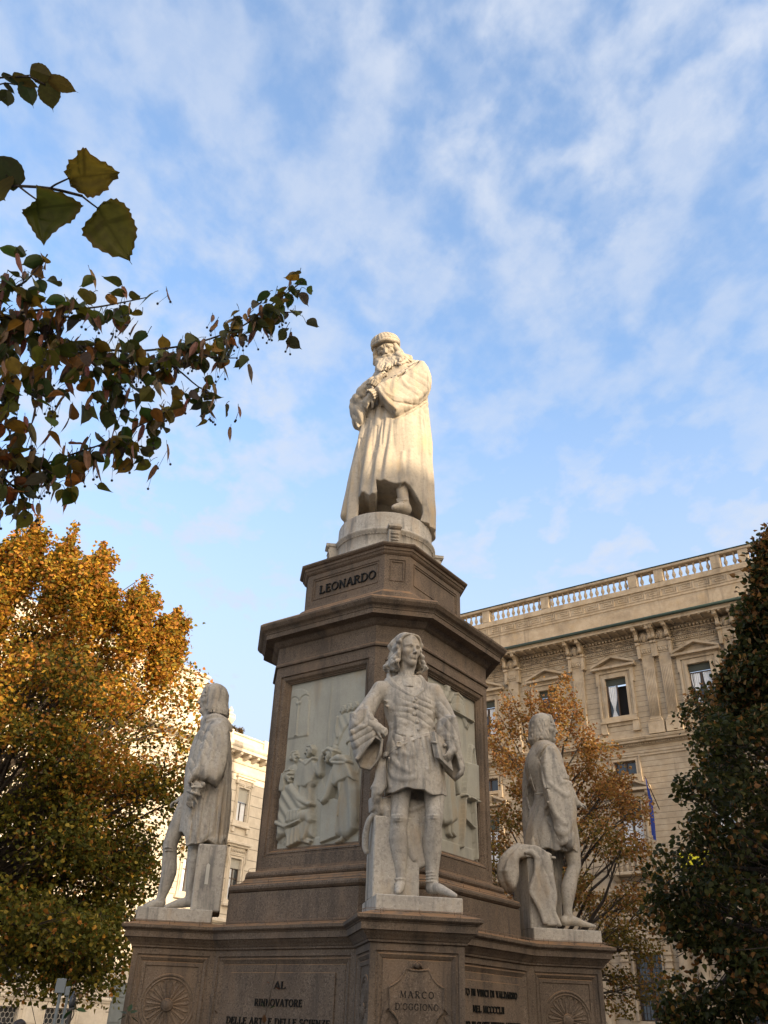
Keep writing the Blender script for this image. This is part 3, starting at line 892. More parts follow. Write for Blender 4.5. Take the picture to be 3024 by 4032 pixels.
def head(F, c, s, A, brow=1.0, ears=True, jawk=1.0, old=False):
    """a head with a face; unit height, looks along -y before the turn A"""
    c = np.array(c, float)
    def w(p): return c + s * (A @ np.array(p, float))
    def e(p, r, k=.04, op='u'): F.ell(w(p), np.array(r) * s, A, k * s, op)
    def ch(ps, r, k=.03, op='u'): F.chain([w(p) for p in ps], [x * s for x in (r if hasattr(r, '__len__') else [r] * len(ps))], k * s, op)
    e((0, .06, .13), (.335, .42, .36), .05)
    e((0, -.07, .16), (.275, .29, .27), .08)
    e((0, -.10, -.12), (.240, .255, .34), .10)
    for q in (-1, 1):
        ch([(q * .220, .02, -.16), (q * .150, -.11, -.31), (0.0, -.265, -.41)], (.082 * jawk, .072 * jawk, .072), .08)
        e((q * .165, -.225, -.085), (.095, .10, .085), .10)
    e((0, -.308, -.41), (.076, .072, .080), .06)
    ch([(-.23, -.255, .085), (-.10, -.352, .105 * brow), (0, -.345, .080), (.10, -.352, .105 * brow), (.23, -.255, .085)], (.03, .040, .03, .040, .03), .05)
    for q in (-1, 1):
        e((q * .135, -.430, .020), (.086, .130, .056), .025, 's')
        e((q * .130, -.272, .014), (.070, .072, .058), .006)
        ch([(q * .055, -.315, .010), (q * .09, -.352, .044), (q * .14, -.352, .050), (q * .20, -.302, .012)], (.010, .014, .014, .012), .010)
        ch([(q * .055, -.312, .000), (q * .10, -.340, -.032), (q * .15, -.334, -.030), (q * .20, -.298, .004)], (.007, .009, .009, .008), .012)
        ch([(q * .045, -.350, .070), (q * .11, -.382, .096), (q * .20, -.325, .082)], (.012, .018, .012), .03)
    e((0, -.315, -.03), (.062, .075, .13), .04)
    ch([(0, -.325, .095), (0, -.378, .00), (0, -.418, -.085), (0, -.448, -.122)], (.040, .032, .034, .035), .03)
    for q in (-1, 1):
        e((q * .042, -.410, -.138), (.028, .046, .027), .02)
        e((q * .026, -.425, -.172), (.016, .026, .012), .01, 's')
        ch([(q * .075, -.36, -.13), (q * .125, -.33, -.24)], (.010, .010), .05, 's')
    e((0, -.325, -.235), (.105, .055, .080), .07)
    ch([(-.105, -.322, -.252), (-.045, -.366, -.230), (0, -.368, -.238), (.045, -.366, -.230), (.105, -.322, -.252)], (.008, .018, .016, .018, .008), .014)
    ch([(-.09, -.325, -.266), (-.04, -.358, -.284), (.04, -.358, -.284), (.09, -.325, -.266)], (.008, .022, .022, .008), .016)
    ch([(-.120, -.330, -.256), (-.05, -.396, -.254), (0, -.400, -.258), (.05, -.396, -.254), (.120, -.330, -.256)], (.010, .015, .015, .015, .010), .008, 's')
    ch([(-.07, -.37, -.338), (.07, -.37, -.338)], .022, .05, 's')
    if ears:
        for q in (-1, 1):
            e((q * .325, .06, -.02), (.035, .085, .125), .03)
    if old:
        for q in (-1, 1):
            ch([(q * .03, -.39, .06), (q * .035, -.36, .15)], (.012, .008), .02, 's')
            e((q * .17, -.32, -.17), (.06, .06, .09), .08, 's')

def hair(F, c, s, A, n=22, lower=-0.50, flare=0.43, curl=0.06, rs=0.055, face=52, seed=3, part=0.0, wave=0.03, fringe=False, thick=0.0, back=None):
    """locks combed from a parting down to the neck"""
    rr = np.random.RandomState(seed); c = np.array(c, float)
    def w(p): return c + s * (A @ np.array(p, float))
    F.ell(w((0, .08, .16)), np.array((.365 + thick, .445 + thick, .385 + thick)) * s, A, .03 * s)
    zs = np.array([.53, .47, .36, .20, .02, -.16, -.32, -.45, lower])
    rad = np.array([.04, .20, .315, .372, .385, .40, (flare + .40) / 2, flare, flare - curl])
    for layer in range(2):
        for q in (-1, 1):
            for i in range(n):
                ph = face + (182 - face) * (i + rr.uniform(-.3, .3)) / (n - 1)
                pts = []; rs_ = []
                w1, w2, p1, p2 = rr.uniform(5, 8), rr.uniform(5, 9), rr.uniform(0, 6.3), rr.uniform(0, 6.3)
                low = lower + rr.uniform(-.05, .06)
                for j, z in enumerate(zs):
                    if z < low: continue
                    a = R(min(max(ph + (face - 30 > 0) * 0, 2), 182))
                    # near the brow the lock starts further back, so the forehead stays clear
                    if z > .2: a = R(ph * (1 - .25 * (1 - (z - .2) / .33)) if fringe else max(ph, 40 + 30 * (1 - (z - .2) / .33) * .4))
                    k = rad[j] + thick + wave * math.sin(w1 * z * 3 + p1) * (z < .35) - layer * .02
                    x = q * k * math.sin(a) + part * (z > .4); y = -k * 1.17 * math.cos(a) + .07
                    t = q * wave * 1.1 * math.sin(w2 * z * 3 + p2) * (z < .3)
                    pts.append(w((x + t * math.cos(a), y + abs(t) * 0 + t * math.sin(a), z)))
                    rs_.append(s * rs * (1.0 if z > -.2 else .9) * (0.55 if z == zs[-1] else 1))
                F.chain(pts, rs_, .022 * s, sub=2)
    if not fringe:
        for q in (-1, 1):
            for i in range(7):
                t = i / 6
                F.chain([w((q * .01 + part, -.02 - .18 * t, .505 - .045 * t)), w((q * (.17 + .02 * t), -.05 - .19 * t, .465 - .045 * t)), w((q * (.300 + .01 * t), -.04 - .14 * t, .325 - .01 * t)), w((q * (.358 - .01 * t), .02 - .14 * t, .08)), w((q * (.385 - .01 * t), .02 - .14 * t, -.12 + rr.uniform(-.02, .02))), w((q * (flare - .01), .04 - .12 * t, -.30))],
                        [.040 * s, .044 * s, .048 * s, .050 * s, .052 * s, .046 * s], .010 * s, sub=3)
    if fringe:
        F.ell(w((0, -.01, .25)), np.array((.335, .345, .275)) * s, A, .03 * s)
        for i in range(13):
            x = -.25 + .5 * i / 12
            F.chain([w((x * .3, -.05, .515)), w((x * .8, -.25, .42)), w((x, -.318 + abs(x) * .26, .27)), w((x * 1.03 + rr.uniform(-.01, .01), -.345 + abs(x) * .31, .165 + rr.uniform(-.01, .01)))], [.04 * s, .042 * s, .036 * s, .020 * s], .015 * s, sub=3)

def hand(F, wrist, fw_, palm, s, curl=(35, 40, 30), spread=5, thumb=1, k=0.006, tcurl=25):
    """hand from the wrist along fw_, palm normal given; s = hand length; thumb +1/-1 = side"""
    f = np.array(fw_, float); f /= np.linalg.norm(f)
    p = np.array(palm, float); p -= f * (p @ f); p /= np.linalg.norm(p)
    x = np.cross(f, p) * thumb
    W0 = np.array(wrist, float)
    A = np.stack([x, f, p], 1)
    F.ell(W0 + f * s * .25, (s * .23, s * .30, s * .115), A, k * 3)
    F.cap(W0 - f * s * .1, W0 + f * s * .2, s * .15, s * .15, k * 3)
    lens = (.43, .48, .45, .36); offs = (.165, .058, -.052, -.155)
    for i in range(4):
        b = W0 + f * s * (.48 - abs(i - 1.2) * .02) + x * s * offs[i]
        d = f.copy(); sp = R(spread * (1.2 - i)); d = d * math.cos(sp) + x * math.sin(sp)
        ang = 0; pts = [b]; rs = [s * .066]
        for seg, fr in enumerate((.42, .32, .26)):
            ang += R(curl[seg] + i * 3)
            v = d * math.cos(ang) + p * math.sin(ang)
            pts.append(pts[-1] + v * s * lens[i] * fr); rs.append(s * (.060, .055, .045)[seg])
        F.chain(pts, rs, k)
    b = W0 + f * s * .12 + x * s * .17
    v1 = f * .72 + x * .62 + p * .25; v1 /= np.linalg.norm(v1)
    t = R(tcurl); v2 = v1 * math.cos(t) + (p * .5 - x * .6) * math.sin(t); v2 /= np.linalg.norm(v2)
    F.chain([b, b + v1 * s * .24, b + v1 * s * .24 + v2 * s * .20], [s * .09, s * .066, s * .05], k * 1.5)

def bumps(angles, widths, amps, drift=None, z0=0.0):
    """radial fold function from a list of ridges"""
    def f(th, Z):
        o = 0
        for i, (a, w_, m) in enumerate(zip(angles, widths, amps)):
            dr = 0 if drift is None else drift[i]
            t = (th - R(a) - dr * (Z - z0) + math.pi) % (2 * math.pi) - math.pi
            o = o + m * np.exp(-(t / R(w_)) ** 2)
        return o
    return f
# ------------------------------------------------------------------ carved relief panels
def relief(Mw, rect, build, name, h=0.0075, depth=0.105):
    x0, x1, z0, z1 = rect; x0 += .001; x1 -= .001; z0 += .001; z1 -= .001
    nx = int((x1 - x0) / h); nz = int((z1 - z0) / h)
    X, Z = np.meshgrid(np.linspace(x0, x1, nx), np.linspace(z0, z1, nz), indexing='ij')
    H = np.zeros_like(X)
    class C:
        H = None
    c = C(); c.H = H; c.X = X; c.Z = Z
    build(c)
    Hh = c.H * 1.35; edge = np.minimum(np.minimum(X - x0, x1 - X), np.minimum(Z - z0, z1 - Z)); 
    P = np.stack([X, depth - .006 - Hh, Z], -1).reshape(-1, 3)
    i = np.arange(nx * nz).reshape(nx, nz)
    f = np.stack([i[:-1, :-1], i[1:, :-1], i[1:, 1:], i[:-1, 1:]], -1).reshape(-1, 4)
    A = np.array(Mw); P = P @ A[:3, :3].T + A[:3, 3]
    # a thin marble slab: close the border back to the wall
    me = mesh_np(name, P, f)
    return link_mesh(name, me, M_relief, monument)
def r_cap(c, p, q, r0, r1, h, base=0.0):
    p = np.array(p); q = np.array(q); v = q - p
    t = np.clip(((c.X - p[0]) * v[0] + (c.Z - p[1]) * v[1]) / max(v @ v, 1e-9), 0, 1)
    d = np.hypot(c.X - p[0] - t * v[0], c.Z - p[1] - t * v[1]); r = r0 + (r1 - r0) * t
    q_ = np.sqrt(np.clip(1 - (d / r) ** 2, 0, 1)) * h
    c.H = np.maximum(c.H, np.where(d < r, base + q_, 0))
def r_path(c, pts, r, h, base=0.0):
    if not hasattr(r, '__len__'): r = [r] * len(pts)
    for i in range(len(pts) - 1): r_cap(c, pts[i], pts[i + 1], r[i], r[i + 1], h, base)
def r_poly(c, pts, h, edge=.03, fold=None, base=0.0):
    d = -poly_sdf(np.array(pts, float), c.X, c.Z)
    t = np.clip(d / edge, 0, 1); q = base * (d > 0) + h * np.sqrt(np.clip(1 - (1 - t) ** 2, 0, 1))
    if fold is not None: q = q + fold(c.X, c.Z) * t * (d > 0)
    c.H = np.maximum(c.H, np.where(d > 0, q, 0))
def r_cut(c, pts, w, dp):
    for i in range(len(pts) - 1):
        p = np.array(pts[i]); q = np.array(pts[i + 1]); v = q - p
        t = np.clip(((c.X - p[0]) * v[0] + (c.Z - p[1]) * v[1]) / max(v @ v, 1e-9), 0, 1)
        d = np.hypot(c.X - p[0] - t * v[0], c.Z - p[1] - t * v[1])
        c.H = c.H - 1.9 * dp * np.exp(-(d / (w * 1.15)) ** 2)
def r_head(c, x, z, r, h, turn=1, long=False, base=.012):
    r_cap(c, (x, z), (x, z + r * .2), r * .82, r * .9, h, base)
    r_cap(c, (x + turn * r * .25, z - r * .45), (x + turn * r * .35, z - r * .8), r * .55, r * .4, h * .9, base)
    r_cap(c, (x + turn * r * .8, z - r * .05), (x + turn * r * 1.0, z - r * .28), r * .14, r * .16, h * .8, base)
    r_path(c, [(x + turn * r * .4, z + r * .95), (x - turn * r * .5, z + r * .9), (x - turn * r * 1.0, z + r * .2), (x - turn * r * .85, z - r * .5)], [r * .2, r * .3, r * .3, r * .22], h * 1.1, base)
    r_cut(c, [(x + turn * r * .3, z + r * .12), (x + turn * r * .75, z + r * .12)], r * .10, h * .35)
    r_cut(c, [(x + turn * r * .45, z - r * .6), (x + turn * r * .85, z - r * .58)], r * .08, h * .3)
    if long:
        for i in range(5):
            o = i * .22; r_path(c, [(x - turn * r * (.3 + o), z + r * .5), (x - turn * r * (.75 + o * .6), z - r * .4), (x - turn * r * (.55 + o), z - r * 1.5), (x - turn * r * (.75 + o * .7), z - r * 2.2)], r * .2, h, base)
def pleats(n, a, sl=0.0): return lambda X, Z: a * np.sin((X + sl * Z) * n)
def left_relief(c):
    ab = np.abs
    # window with two small arches
    aw = [(-.605, 4.66), (-.605, 5.30), (-.52, 5.318), (-.42, 5.312), (-.32, 5.26), (-.265, 5.13), (-.252, 4.66)]
    r_poly(c, aw, .010, .02)
    r_poly(c, [(-.605, 4.67), (-.605, 5.26), (-.50, 5.285), (-.41, 5.275), (-.33, 5.22), (-.285, 5.10), (-.272, 4.67)], .0, .02); 
    r_cut(c, aw[2:], .008, .007)
    r_path(c, [(-.455, 4.70), (-.455, 5.09)], .016, .012, .008); r_poly(c, [(-.49, 5.09), (-.42, 5.09), (-.41, 5.13), (-.50, 5.13)], .012, .01, base=.010)
    r_poly(c, [(-.485, 4.68), (-.425, 4.68), (-.435, 4.705), (-.475, 4.705)], .012, .01, base=.01)
    for xc in (-.545, -.365):
        r_cut(c, [(xc + .078 * math.cos(t), 5.13 + .075 * math.sin(t)) for t in np.linspace(0, math.pi, 12)], .006, .006)
    r_cut(c, [(-.605, 4.60), (-.25, 4.62)], .005, .004)
    for o in (0, .016): r_path(c, [(.058 + o, 5.385), (.046 + o, 4.42)], .005, .006)
    r_cut(c, [(.14, 5.35), (.28, 5.28)], .004, .004); r_cut(c, [(.33, 5.385), (.33, 4.98)], .004, .004); r_cut(c, [(.33, 5.30), (.46, 5.24)], .004, .004); r_cut(c, [(.50, 5.385), (.50, 5.0)], .004, .003)
    # people leaning over the scaffold
    r_poly(c, [(.16, 4.46), (.13, 4.62), (.17, 4.80), (.24, 4.86), (.34, 4.86), (.42, 4.86), (.52, 4.86), (.52, 4.70), (.36, 4.70), (.30, 4.62), (.24, 4.48)], .012, .03, pleats(60, .004, .5))
    for x, z in ((.285, 4.905), (.375, 4.915), (.462, 4.925)): r_head(c, x, z, .045, .014, -1, base=.010)
    r_path(c, [(.20, 4.82), (.19, 4.66), (.22, 4.58)], .022, .014, .010); r_path(c, [(.20, 4.60), (.16, 4.48), (.20, 4.44)], .03, .012, .006)
    r_poly(c, [(.37, 4.46), (.635, 4.58), (.635, 4.63), (.37, 4.515)], .022, .012, base=.01)
    r_poly(c, [(.39, 4.47), (.44, 4.49), (.46, 4.0), (.41, 3.98)], .02, .012); r_poly(c, [(.47, 4.49), (.52, 4.52), (.56, 4.0), (.50, 4.0)], .014, .012); r_path(c, [(.56, 4.1), (.635, 4.35)], .012, .012)
    # floor
    r_poly(c, [(-.61, 3.27), (.64, 3.27), (.64, 3.40), (.2, 3.44), (-.2, 3.42), (-.61, 3.40)], .012, .03)
    # youth, then the standing friar
    r_poly(c, [(-.60, 3.6), (-.60, 4.20), (-.54, 4.31), (-.44, 4.33), (-.36, 4.25), (-.34, 3.6)], .02, .05, pleats(45, .004, .4))
    r_head(c, -.445, 4.42, .062, .022, 1, base=.012)
    robe_ = [(-.36, 3.50), (-.31, 4.02), (-.385, 4.07), (-.37, 4.18), (-.31, 4.30), (-.23, 4.345), (-.14, 4.345), (-.08, 4.30), (-.045, 4.18), (-.06, 4.04), (-.10, 4.0), (-.03, 3.5), (-.02, 3.42), (-.34, 3.42)]
    r_poly(c, robe_, .036, .06, pleats(38, .009, .12), base=.012)
    r_poly(c, [(-.395, 4.06), (-.375, 4.19), (-.31, 4.315), (-.22, 4.36), (-.13, 4.355), (-.07, 4.30), (-.04, 4.17), (-.075, 4.06), (-.18, 4.0), (-.30, 4.02)], .034, .03, pleats(26, .004, .3), base=.026)
    r_head(c, -.185, 4.445, .066, .034, -1, base=.022)
    r_path(c, [(-.30, 4.345), (-.20, 4.28), (-.10, 4.345)], .022, .02, .046)
    r_path(c, [(-.06, 4.24), (.0, 4.16), (.0, 4.28), (.02, 4.36)], [.055, .05, .036, .034], .034, .022); r_cap(c, (.03, 4.37), (.035, 4.41), .036, .03, .03, .024)
    r_path(c, [(-.35, 4.05), (-.34, 3.92), (-.28, 3.80)], [.05, .04, .03], .03, .03)
    # seated bearded man in a round-backed chair
    r_poly(c, [(-.59, 3.42), (-.60, 3.9), (-.56, 4.06), (-.46, 4.08), (-.36, 3.98), (-.22, 3.88), (-.10, 3.84), (-.07, 3.78), (-.22, 3.72), (-.30, 3.62), (-.40, 3.5)], .05, .06, pleats(46, .008, .9), base=.02)
    r_head(c, -.47, 4.165, .075, .045, 1, True, base=.036)
    r_path(c, [(-.42, 4.02), (-.28, 3.88), (-.11, 3.80), (-.075, 3.80)], [.06, .05, .034, .026], .045, .036)
    r_path(c, [(-.30, 3.67), (-.12, 3.68), (-.085, 3.62)], [.075, .065, .05], .045, .036); r_path(c, [(-.09, 3.66), (-.12, 3.50), (-.15, 3.42)], [.05, .04, .03], .04, .03); r_path(c, [(-.15, 3.41), (-.06, 3.385)], [.03, .02], .03, .02)
    r_path(c, [(-.16, 3.60), (-.20, 3.46), (-.17, 3.40), (-.08, 3.365)], [.04, .034, .03, .02], .034, .02)
    r_poly(c, [(-.60, 3.60), (-.44, 3.54), (-.20, 3.60), (-.20, 3.64), (-.44, 3.585), (-.60, 3.66)], .06, .016, base=.03)
    r_poly(c, [(-.42, 3.76), (-.20, 3.77), (-.23, 3.62), (-.46, 3.60)], .05, .03, pleats(120, .004), base=.03)
    r_poly(c, [(-.46, 3.53), (-.22, 3.58), (-.20, 3.38), (-.40, 3.32), (-.41, 3.42)], .05, .02, pleats(110, .004), base=.02)
    r_poly(c, [(-.60, 3.40), (-.59, 3.50), (-.50, 3.53), (-.44, 3.47), (-.42, 3.33)], .02, .05, pleats(90, .004, -.8))
    # bending friar with a portfolio
    r_poly(c, [(.065, 3.79), (.25, 3.84), (.36, 3.80), (.33, 3.40), (.08, 3.345)], .03, .012, base=.016)
    r_poly(c, [(-.05, 4.0), (.02, 4.10), (.10, 3.95), (.06, 3.80), (-.04, 3.86)], .012, .02)
    r_poly(c, [(.30, 3.42), (.34, 3.80), (.28, 4.02), (.24, 4.14), (.28, 4.24), (.38, 4.27), (.46, 4.22), (.55, 4.05), (.60, 3.90), (.615, 3.62), (.60, 3.46), (.46, 3.36)], .052, .07, pleats(40, .010, .16), base=.02)
    r_poly(c, [(.20, 4.0), (.22, 4.14), (.26, 4.24), (.36, 4.28), (.46, 4.24), (.54, 4.10), (.57, 4.0), (.48, 4.03), (.38, 4.0), (.30, 3.955)], .045, .03, pleats(28, .004, .6), base=.045)
    r_path(c, [(.22, 4.26), (.30, 4.29), (.40, 4.27), (.46, 4.23)], [.03, .045, .05, .03], .04, .06); r_path(c, [(.24, 4.24), (.34, 4.22), (.44, 4.21)], .022, .03, .07)
    r_head(c, .165, 4.335, .075, .05, -1, base=.045)
    r_path(c, [(.10, 4.38), (.16, 4.42), (.25, 4.38)], .026, .04, .06)
    r_path(c, [(.26, 4.12), (.20, 3.95), (.16, 3.84), (.115, 3.80)], [.065, .055, .045, .028], .05, .045)
    r_path(c, [(.385, 3.98), (.37, 3.70), (.365, 3.62)], .008, .012, .075)
    r_path(c, [(.44, 3.42), (.40, 3.36), (.33, 3.34)], [.035, .03, .02], .04, .02)
def right_relief(c):
    r_poly(c, [(-.58, 3.27), (.60, 3.27), (.60, 3.47), (-.58, 3.47)], .010, .015); r_cut(c, [(-.58, 3.52), (.60, 3.52)], .005, .004)
    # horse head model above a rail
    r_poly(c, [(-.02, 5.10), (-.03, 5.22), (.06, 5.33), (.18, 5.36), (.27, 5.33), (.31, 5.36), (.32, 5.30), (.345, 5.20), (.40, 5.08), (.46, 4.99), (.44, 4.94), (.36, 4.96), (.28, 5.06), (.20, 5.12)], .018, .05)
    r_path(c, [(-.03, 5.20), (.05, 5.32), (.18, 5.365), (.28, 5.33)], .022, .016, .008)
    for i in range(9): r_cut(c, [(-.02 + .033 * i, 5.24 + .016 * i - .001 * i * i), (.01 + .03 * i, 5.17 + .018 * i - .001 * i * i)], .004, .004)
    r_cut(c, [(.30, 5.25), (.34, 5.24)], .006, .006); r_cut(c, [(.40, 5.0), (.44, 4.97)], .005, .005)
    r_path(c, [(-.10, 5.095), (.56, 5.085)], .014, .026, .012)
    r_path(c, [(-.16, 5.22), (-.12, 5.30), (-.13, 5.36)], [.05, .04, .03], .03, .01)
    for i in range(4): r_path(c, [(-.15 + .022 * i, 5.31), (-.155 + .024 * i, 5.37)], .011, .02, .02)
    r_path(c, [(-.14, 5.38), (-.16, 5.10)], .01, .014, .01)
    # curtain below the rail
    r_poly(c, [(-.1, 5.07), (.02, 5.07), (.05, 4.60), (.10, 4.35), (-.1, 4.3)], .012, .04, pleats(70, .006, .1))
    r_cut(c, [(.05, 5.05), (.14, 4.75), (.30, 4.45)], .006, .005)
    # standing figure, mostly behind the front statue
    r_poly(c, [(-.40, 3.60), (-.36, 4.3), (-.30, 4.55), (-.12, 4.55), (-.04, 4.35), (.0, 4.0), (.05, 3.72), (-.10, 3.64)], .05, .07, pleats(36, .010, .15), base=.015)
    r_path(c, [(-.10, 4.4), (.0, 4.22), (.05, 4.05)], [.06, .045, .03], .04, .04)
    r_path(c, [(-.06, 3.68), (-.05, 3.58), (.02, 3.545)], [.035, .03, .022], .03, .016); r_path(c, [(-.12, 3.68), (-.12, 3.56), (-.07, 3.53)], [.035, .03, .022], .03, .012)
    # easel with a plain framed board
    r_path(c, [(.275, 4.08), (.19, 3.45)], .020, .040, .014); r_path(c, [(.50, 4.06), (.53, 3.36)], .020, .040, .014); r_path(c, [(.25, 3.80), (.50, 3.72)], .016, .032, .010)
    r_poly(c, [(.40, 4.50), (.44, 4.72), (.50, 4.755), (.56, 4.72), (.585, 4.50)], .02, .02); r_path(c, [(.425, 4.5), (.47, 4.70)], .022, .03, .014); r_path(c, [(.56, 4.5), (.53, 4.70)], .022, .03, .014); r_cap(c, (.50, 4.715), (.50, 4.716), .052, .052, .02, .022); r_cap(c, (.50, 4.715), (.50, 4.716), .02, .02, .014, .04)
    r_poly(c, [(.305, 4.49), (.592, 4.515), (.592, 4.06), (.255, 4.07)], .046, .014, base=.012)
    r_poly(c, [(.325, 4.47), (.575, 4.492), (.575, 4.10), (.282, 4.11)], .040, .004, base=.010)
    r_path(c, [(.24, 4.065), (.592, 4.05)], .018, .05, .02)
    for x in (.30, .53): r_cap(c, (x, 4.04), (x, 4.041), .018, .018, .03, .05)
    r_cut(c, [(.10, 4.50), (.28, 4.35)], .005, .005)
relief(side(7, 1.242)[0], RELR, left_relief, 'relief_panel')
relief(side(1, 1.242)[0], RELR, right_relief, 'relief_panel')
# ------------------------------------------------------------------ the three standing pupils
ZT = 2.63567
def marble_plinth(root, x0, x1, y0, y1, cracks=()):
    mb = MB(); mb.bevbox(x0, x1, y0, y1, -0.142, 0.0, 0.008)
    o = mb.build('plinth', M_marble, root)
    return o
def S(pf, pb, cy, ry, z=None):
    return ((pf[2] + pb[2]) / 2 if z is None else z, (pf[0] + pb[0]) / 2, cy, abs(pf[0] - pb[0]) / 2, ry)

# --- front statue: open collar tunic, hand on hip, book in the other hand
st = empty('statue', (0, -2.35, ZT), 0, 'grey marble statue of a man holding a book, on the front pedestal', 'statue', 'marble statues on the corner pedestals')
marble_plinth(st, -0.40, 0.44, -0.348, 0.50)
mb = MB(); mb.bevbox(-0.385, 0.085, -0.02, 0.42, 0.0, 0.77, 0.012)
mb.prism([(-0.3, .36), (-0.3, .50), (-0.28, .52), (-0.26, .50), (-0.26, .36), (-.28, .34)], -0.024, -0.016)
mb.build('support_block', M_marble, st)
F = Field((-0.84, -0.50, 0.84), (0.66, 0.42, 2.36), 0.006)
secs = [(0.95, .035, .02, .325, .235), (1.05, .035, .01, .318, .232), (1.25, .02, .0, .306, .222), (1.42, .008, -.005, .298, .212), (1.58, .0, .0, .268, .188), (1.70, -.004, .01, .240, .172),
        (1.85, -.034, .015, .277, .184), (2.0, -.045, .02, .292, .190), (2.10, -.06, .03, .30, .165), (2.18, -.07, .04, .235, .13), (2.25, -.075, .04, .145, .115)]
fA = bumps([-78, -98, -62, -118, -140, -30, -10, 10, 60, 120], [7, 6, 6, 7, 9, 8, 9, 10, 12, 12], [.012, .010, .010, .014, .018, .012, .018, .014, .02, .02], [.25, .1, -.3, .3, .5, -.35, -.4, -.3, .2, -.2], 1.05)
def foldA(th, Z):
    return fA(th, Z) * np.clip((1.62 - Z) / .35, 0, 1) + .004 * np.sin(th * 9 + Z * 14) * np.clip((Z - 1.6) / .1, 0, 1)
F.loft(secs, fold=foldA, hem=lambda th: 1.0 + .022 * np.sin(th * 3 + 1.0) + .008 * np.sin(th * 8))
F.loft([(0.90, .04, .02, .29, .20), (1.12, .03, .02, .27, .19), (1.22, .02, .0, .12, .10)], op='s', k=.02)
F.chain([(-.15, .04, 2.23), (-.345, .03, 2.10)], [.08, .088], .05); F.chain([(.02, .04, 2.24), (.215, .03, 2.12)], [.08, .088], .05)
# right arm: sleeve to the elbow, then the wide bell with its hollow
F.chain([(-0.378, 0.000, 2.111), (-0.440, 0.000, 1.996), (-0.506, -0.030, 1.867), (-0.582, -0.070, 1.742)], [.082, .086, .094, .10], .05, sub=3)
F.slab([(-0.701, -0.060, 1.770), (-0.624, -0.100, 1.800), (-0.526, -0.100, 1.846), (-0.455, -0.120, 1.738), (-0.412, -0.140, 1.696), (-0.438, -0.130, 1.554), (-0.336, -0.060, 1.518), (-0.350, -0.020, 1.348), (-0.450, -0.040, 1.204), (-0.563, -0.070, 1.233), (-0.612, -0.080, 1.308), (-0.668, -0.060, 1.457), (-0.699, -0.040, 1.607)], .10, .055, k=.03, bulge=.03)
F.slab([(-0.441, -0.200, 1.519), (-0.374, -0.200, 1.467), (-0.398, -0.200, 1.298), (-0.474, -0.200, 1.194), (-0.568, -0.200, 1.224), (-0.602, -0.200, 1.273), (-0.568, -0.200, 1.332), (-0.505, -0.200, 1.423)], .155, .03, op='s', k=.015)
F.ridge([(-0.429, -0.245, 1.658), (-0.466, -0.235, 1.512), (-0.583, -0.200, 1.336), (-0.619, -0.170, 1.284)], .013, .02, sub=3)
F.ridge([(-0.609, -0.200, 1.785), (-0.543, -0.220, 1.794), (-0.518, -0.200, 1.743), (-0.487, -0.200, 1.696)], [.012, .02, .014, .01], .03, sub=3)
for a in ([(-0.682, -0.200, 1.680), (-0.605, -0.230, 1.609), (-0.537, -0.230, 1.614)], [(-0.694, -0.190, 1.564), (-0.622, -0.210, 1.420)], [(-0.396, -0.050, 1.261), (-0.433, -0.070, 1.367), (-0.405, -0.090, 1.470)], [(-0.472, -0.040, 1.248), (-0.470, -0.060, 1.367), (-0.428, -0.080, 1.471)]):
    F.ridge(a, .014, .03)
# left arm: sleeve, turned cuff and hanging bell
F.chain([(0.245, 0.000, 2.148), (0.300, 0.000, 2.031), (0.350, -0.020, 1.894), (0.385, -0.040, 1.778)], [.076, .086, .096, .10], .05, sub=3)
F.slab([(0.233, -0.100, 1.667), (0.257, -0.060, 1.772), (0.330, -0.080, 1.823), (0.443, -0.060, 1.839), (0.487, -0.040, 1.706), (0.504, -0.030, 1.461), (0.548, -0.030, 1.294), (0.526, -0.040, 1.218), (0.468, -0.060, 1.169), (0.386, -0.080, 1.236), (0.331, -0.060, 1.285), (0.418, -0.080, 1.451), (0.318, -0.120, 1.506), (0.266, -0.130, 1.523)], .105, .05, k=.03, bulge=.02)
F.slab([(0.332, -0.200, 1.269), (0.397, -0.200, 1.399), (0.442, -0.200, 1.402), (0.480, -0.200, 1.252), (0.429, -0.200, 1.164), (0.366, -0.200, 1.211)], .155, .03, op='s', k=.015)
F.ridge([(0.425, -0.150, 1.810), (0.333, -0.190, 1.760), (0.284, -0.180, 1.678), (0.239, -0.160, 1.616)], [.014, .018, .016, .012], .025, sub=3)
for a in ([(0.238, -0.225, 1.568), (0.301, -0.235, 1.600), (0.389, -0.200, 1.583)], [(0.247, -0.230, 1.524), (0.321, -0.235, 1.548), (0.411, -0.190, 1.499)], [(0.235, -0.220, 1.574), (0.254, -0.240, 1.483), (0.301, -0.230, 1.479)], [(0.434, -0.160, 1.548), (0.465, -0.150, 1.378)]):
    F.ridge(a, .014, .025)
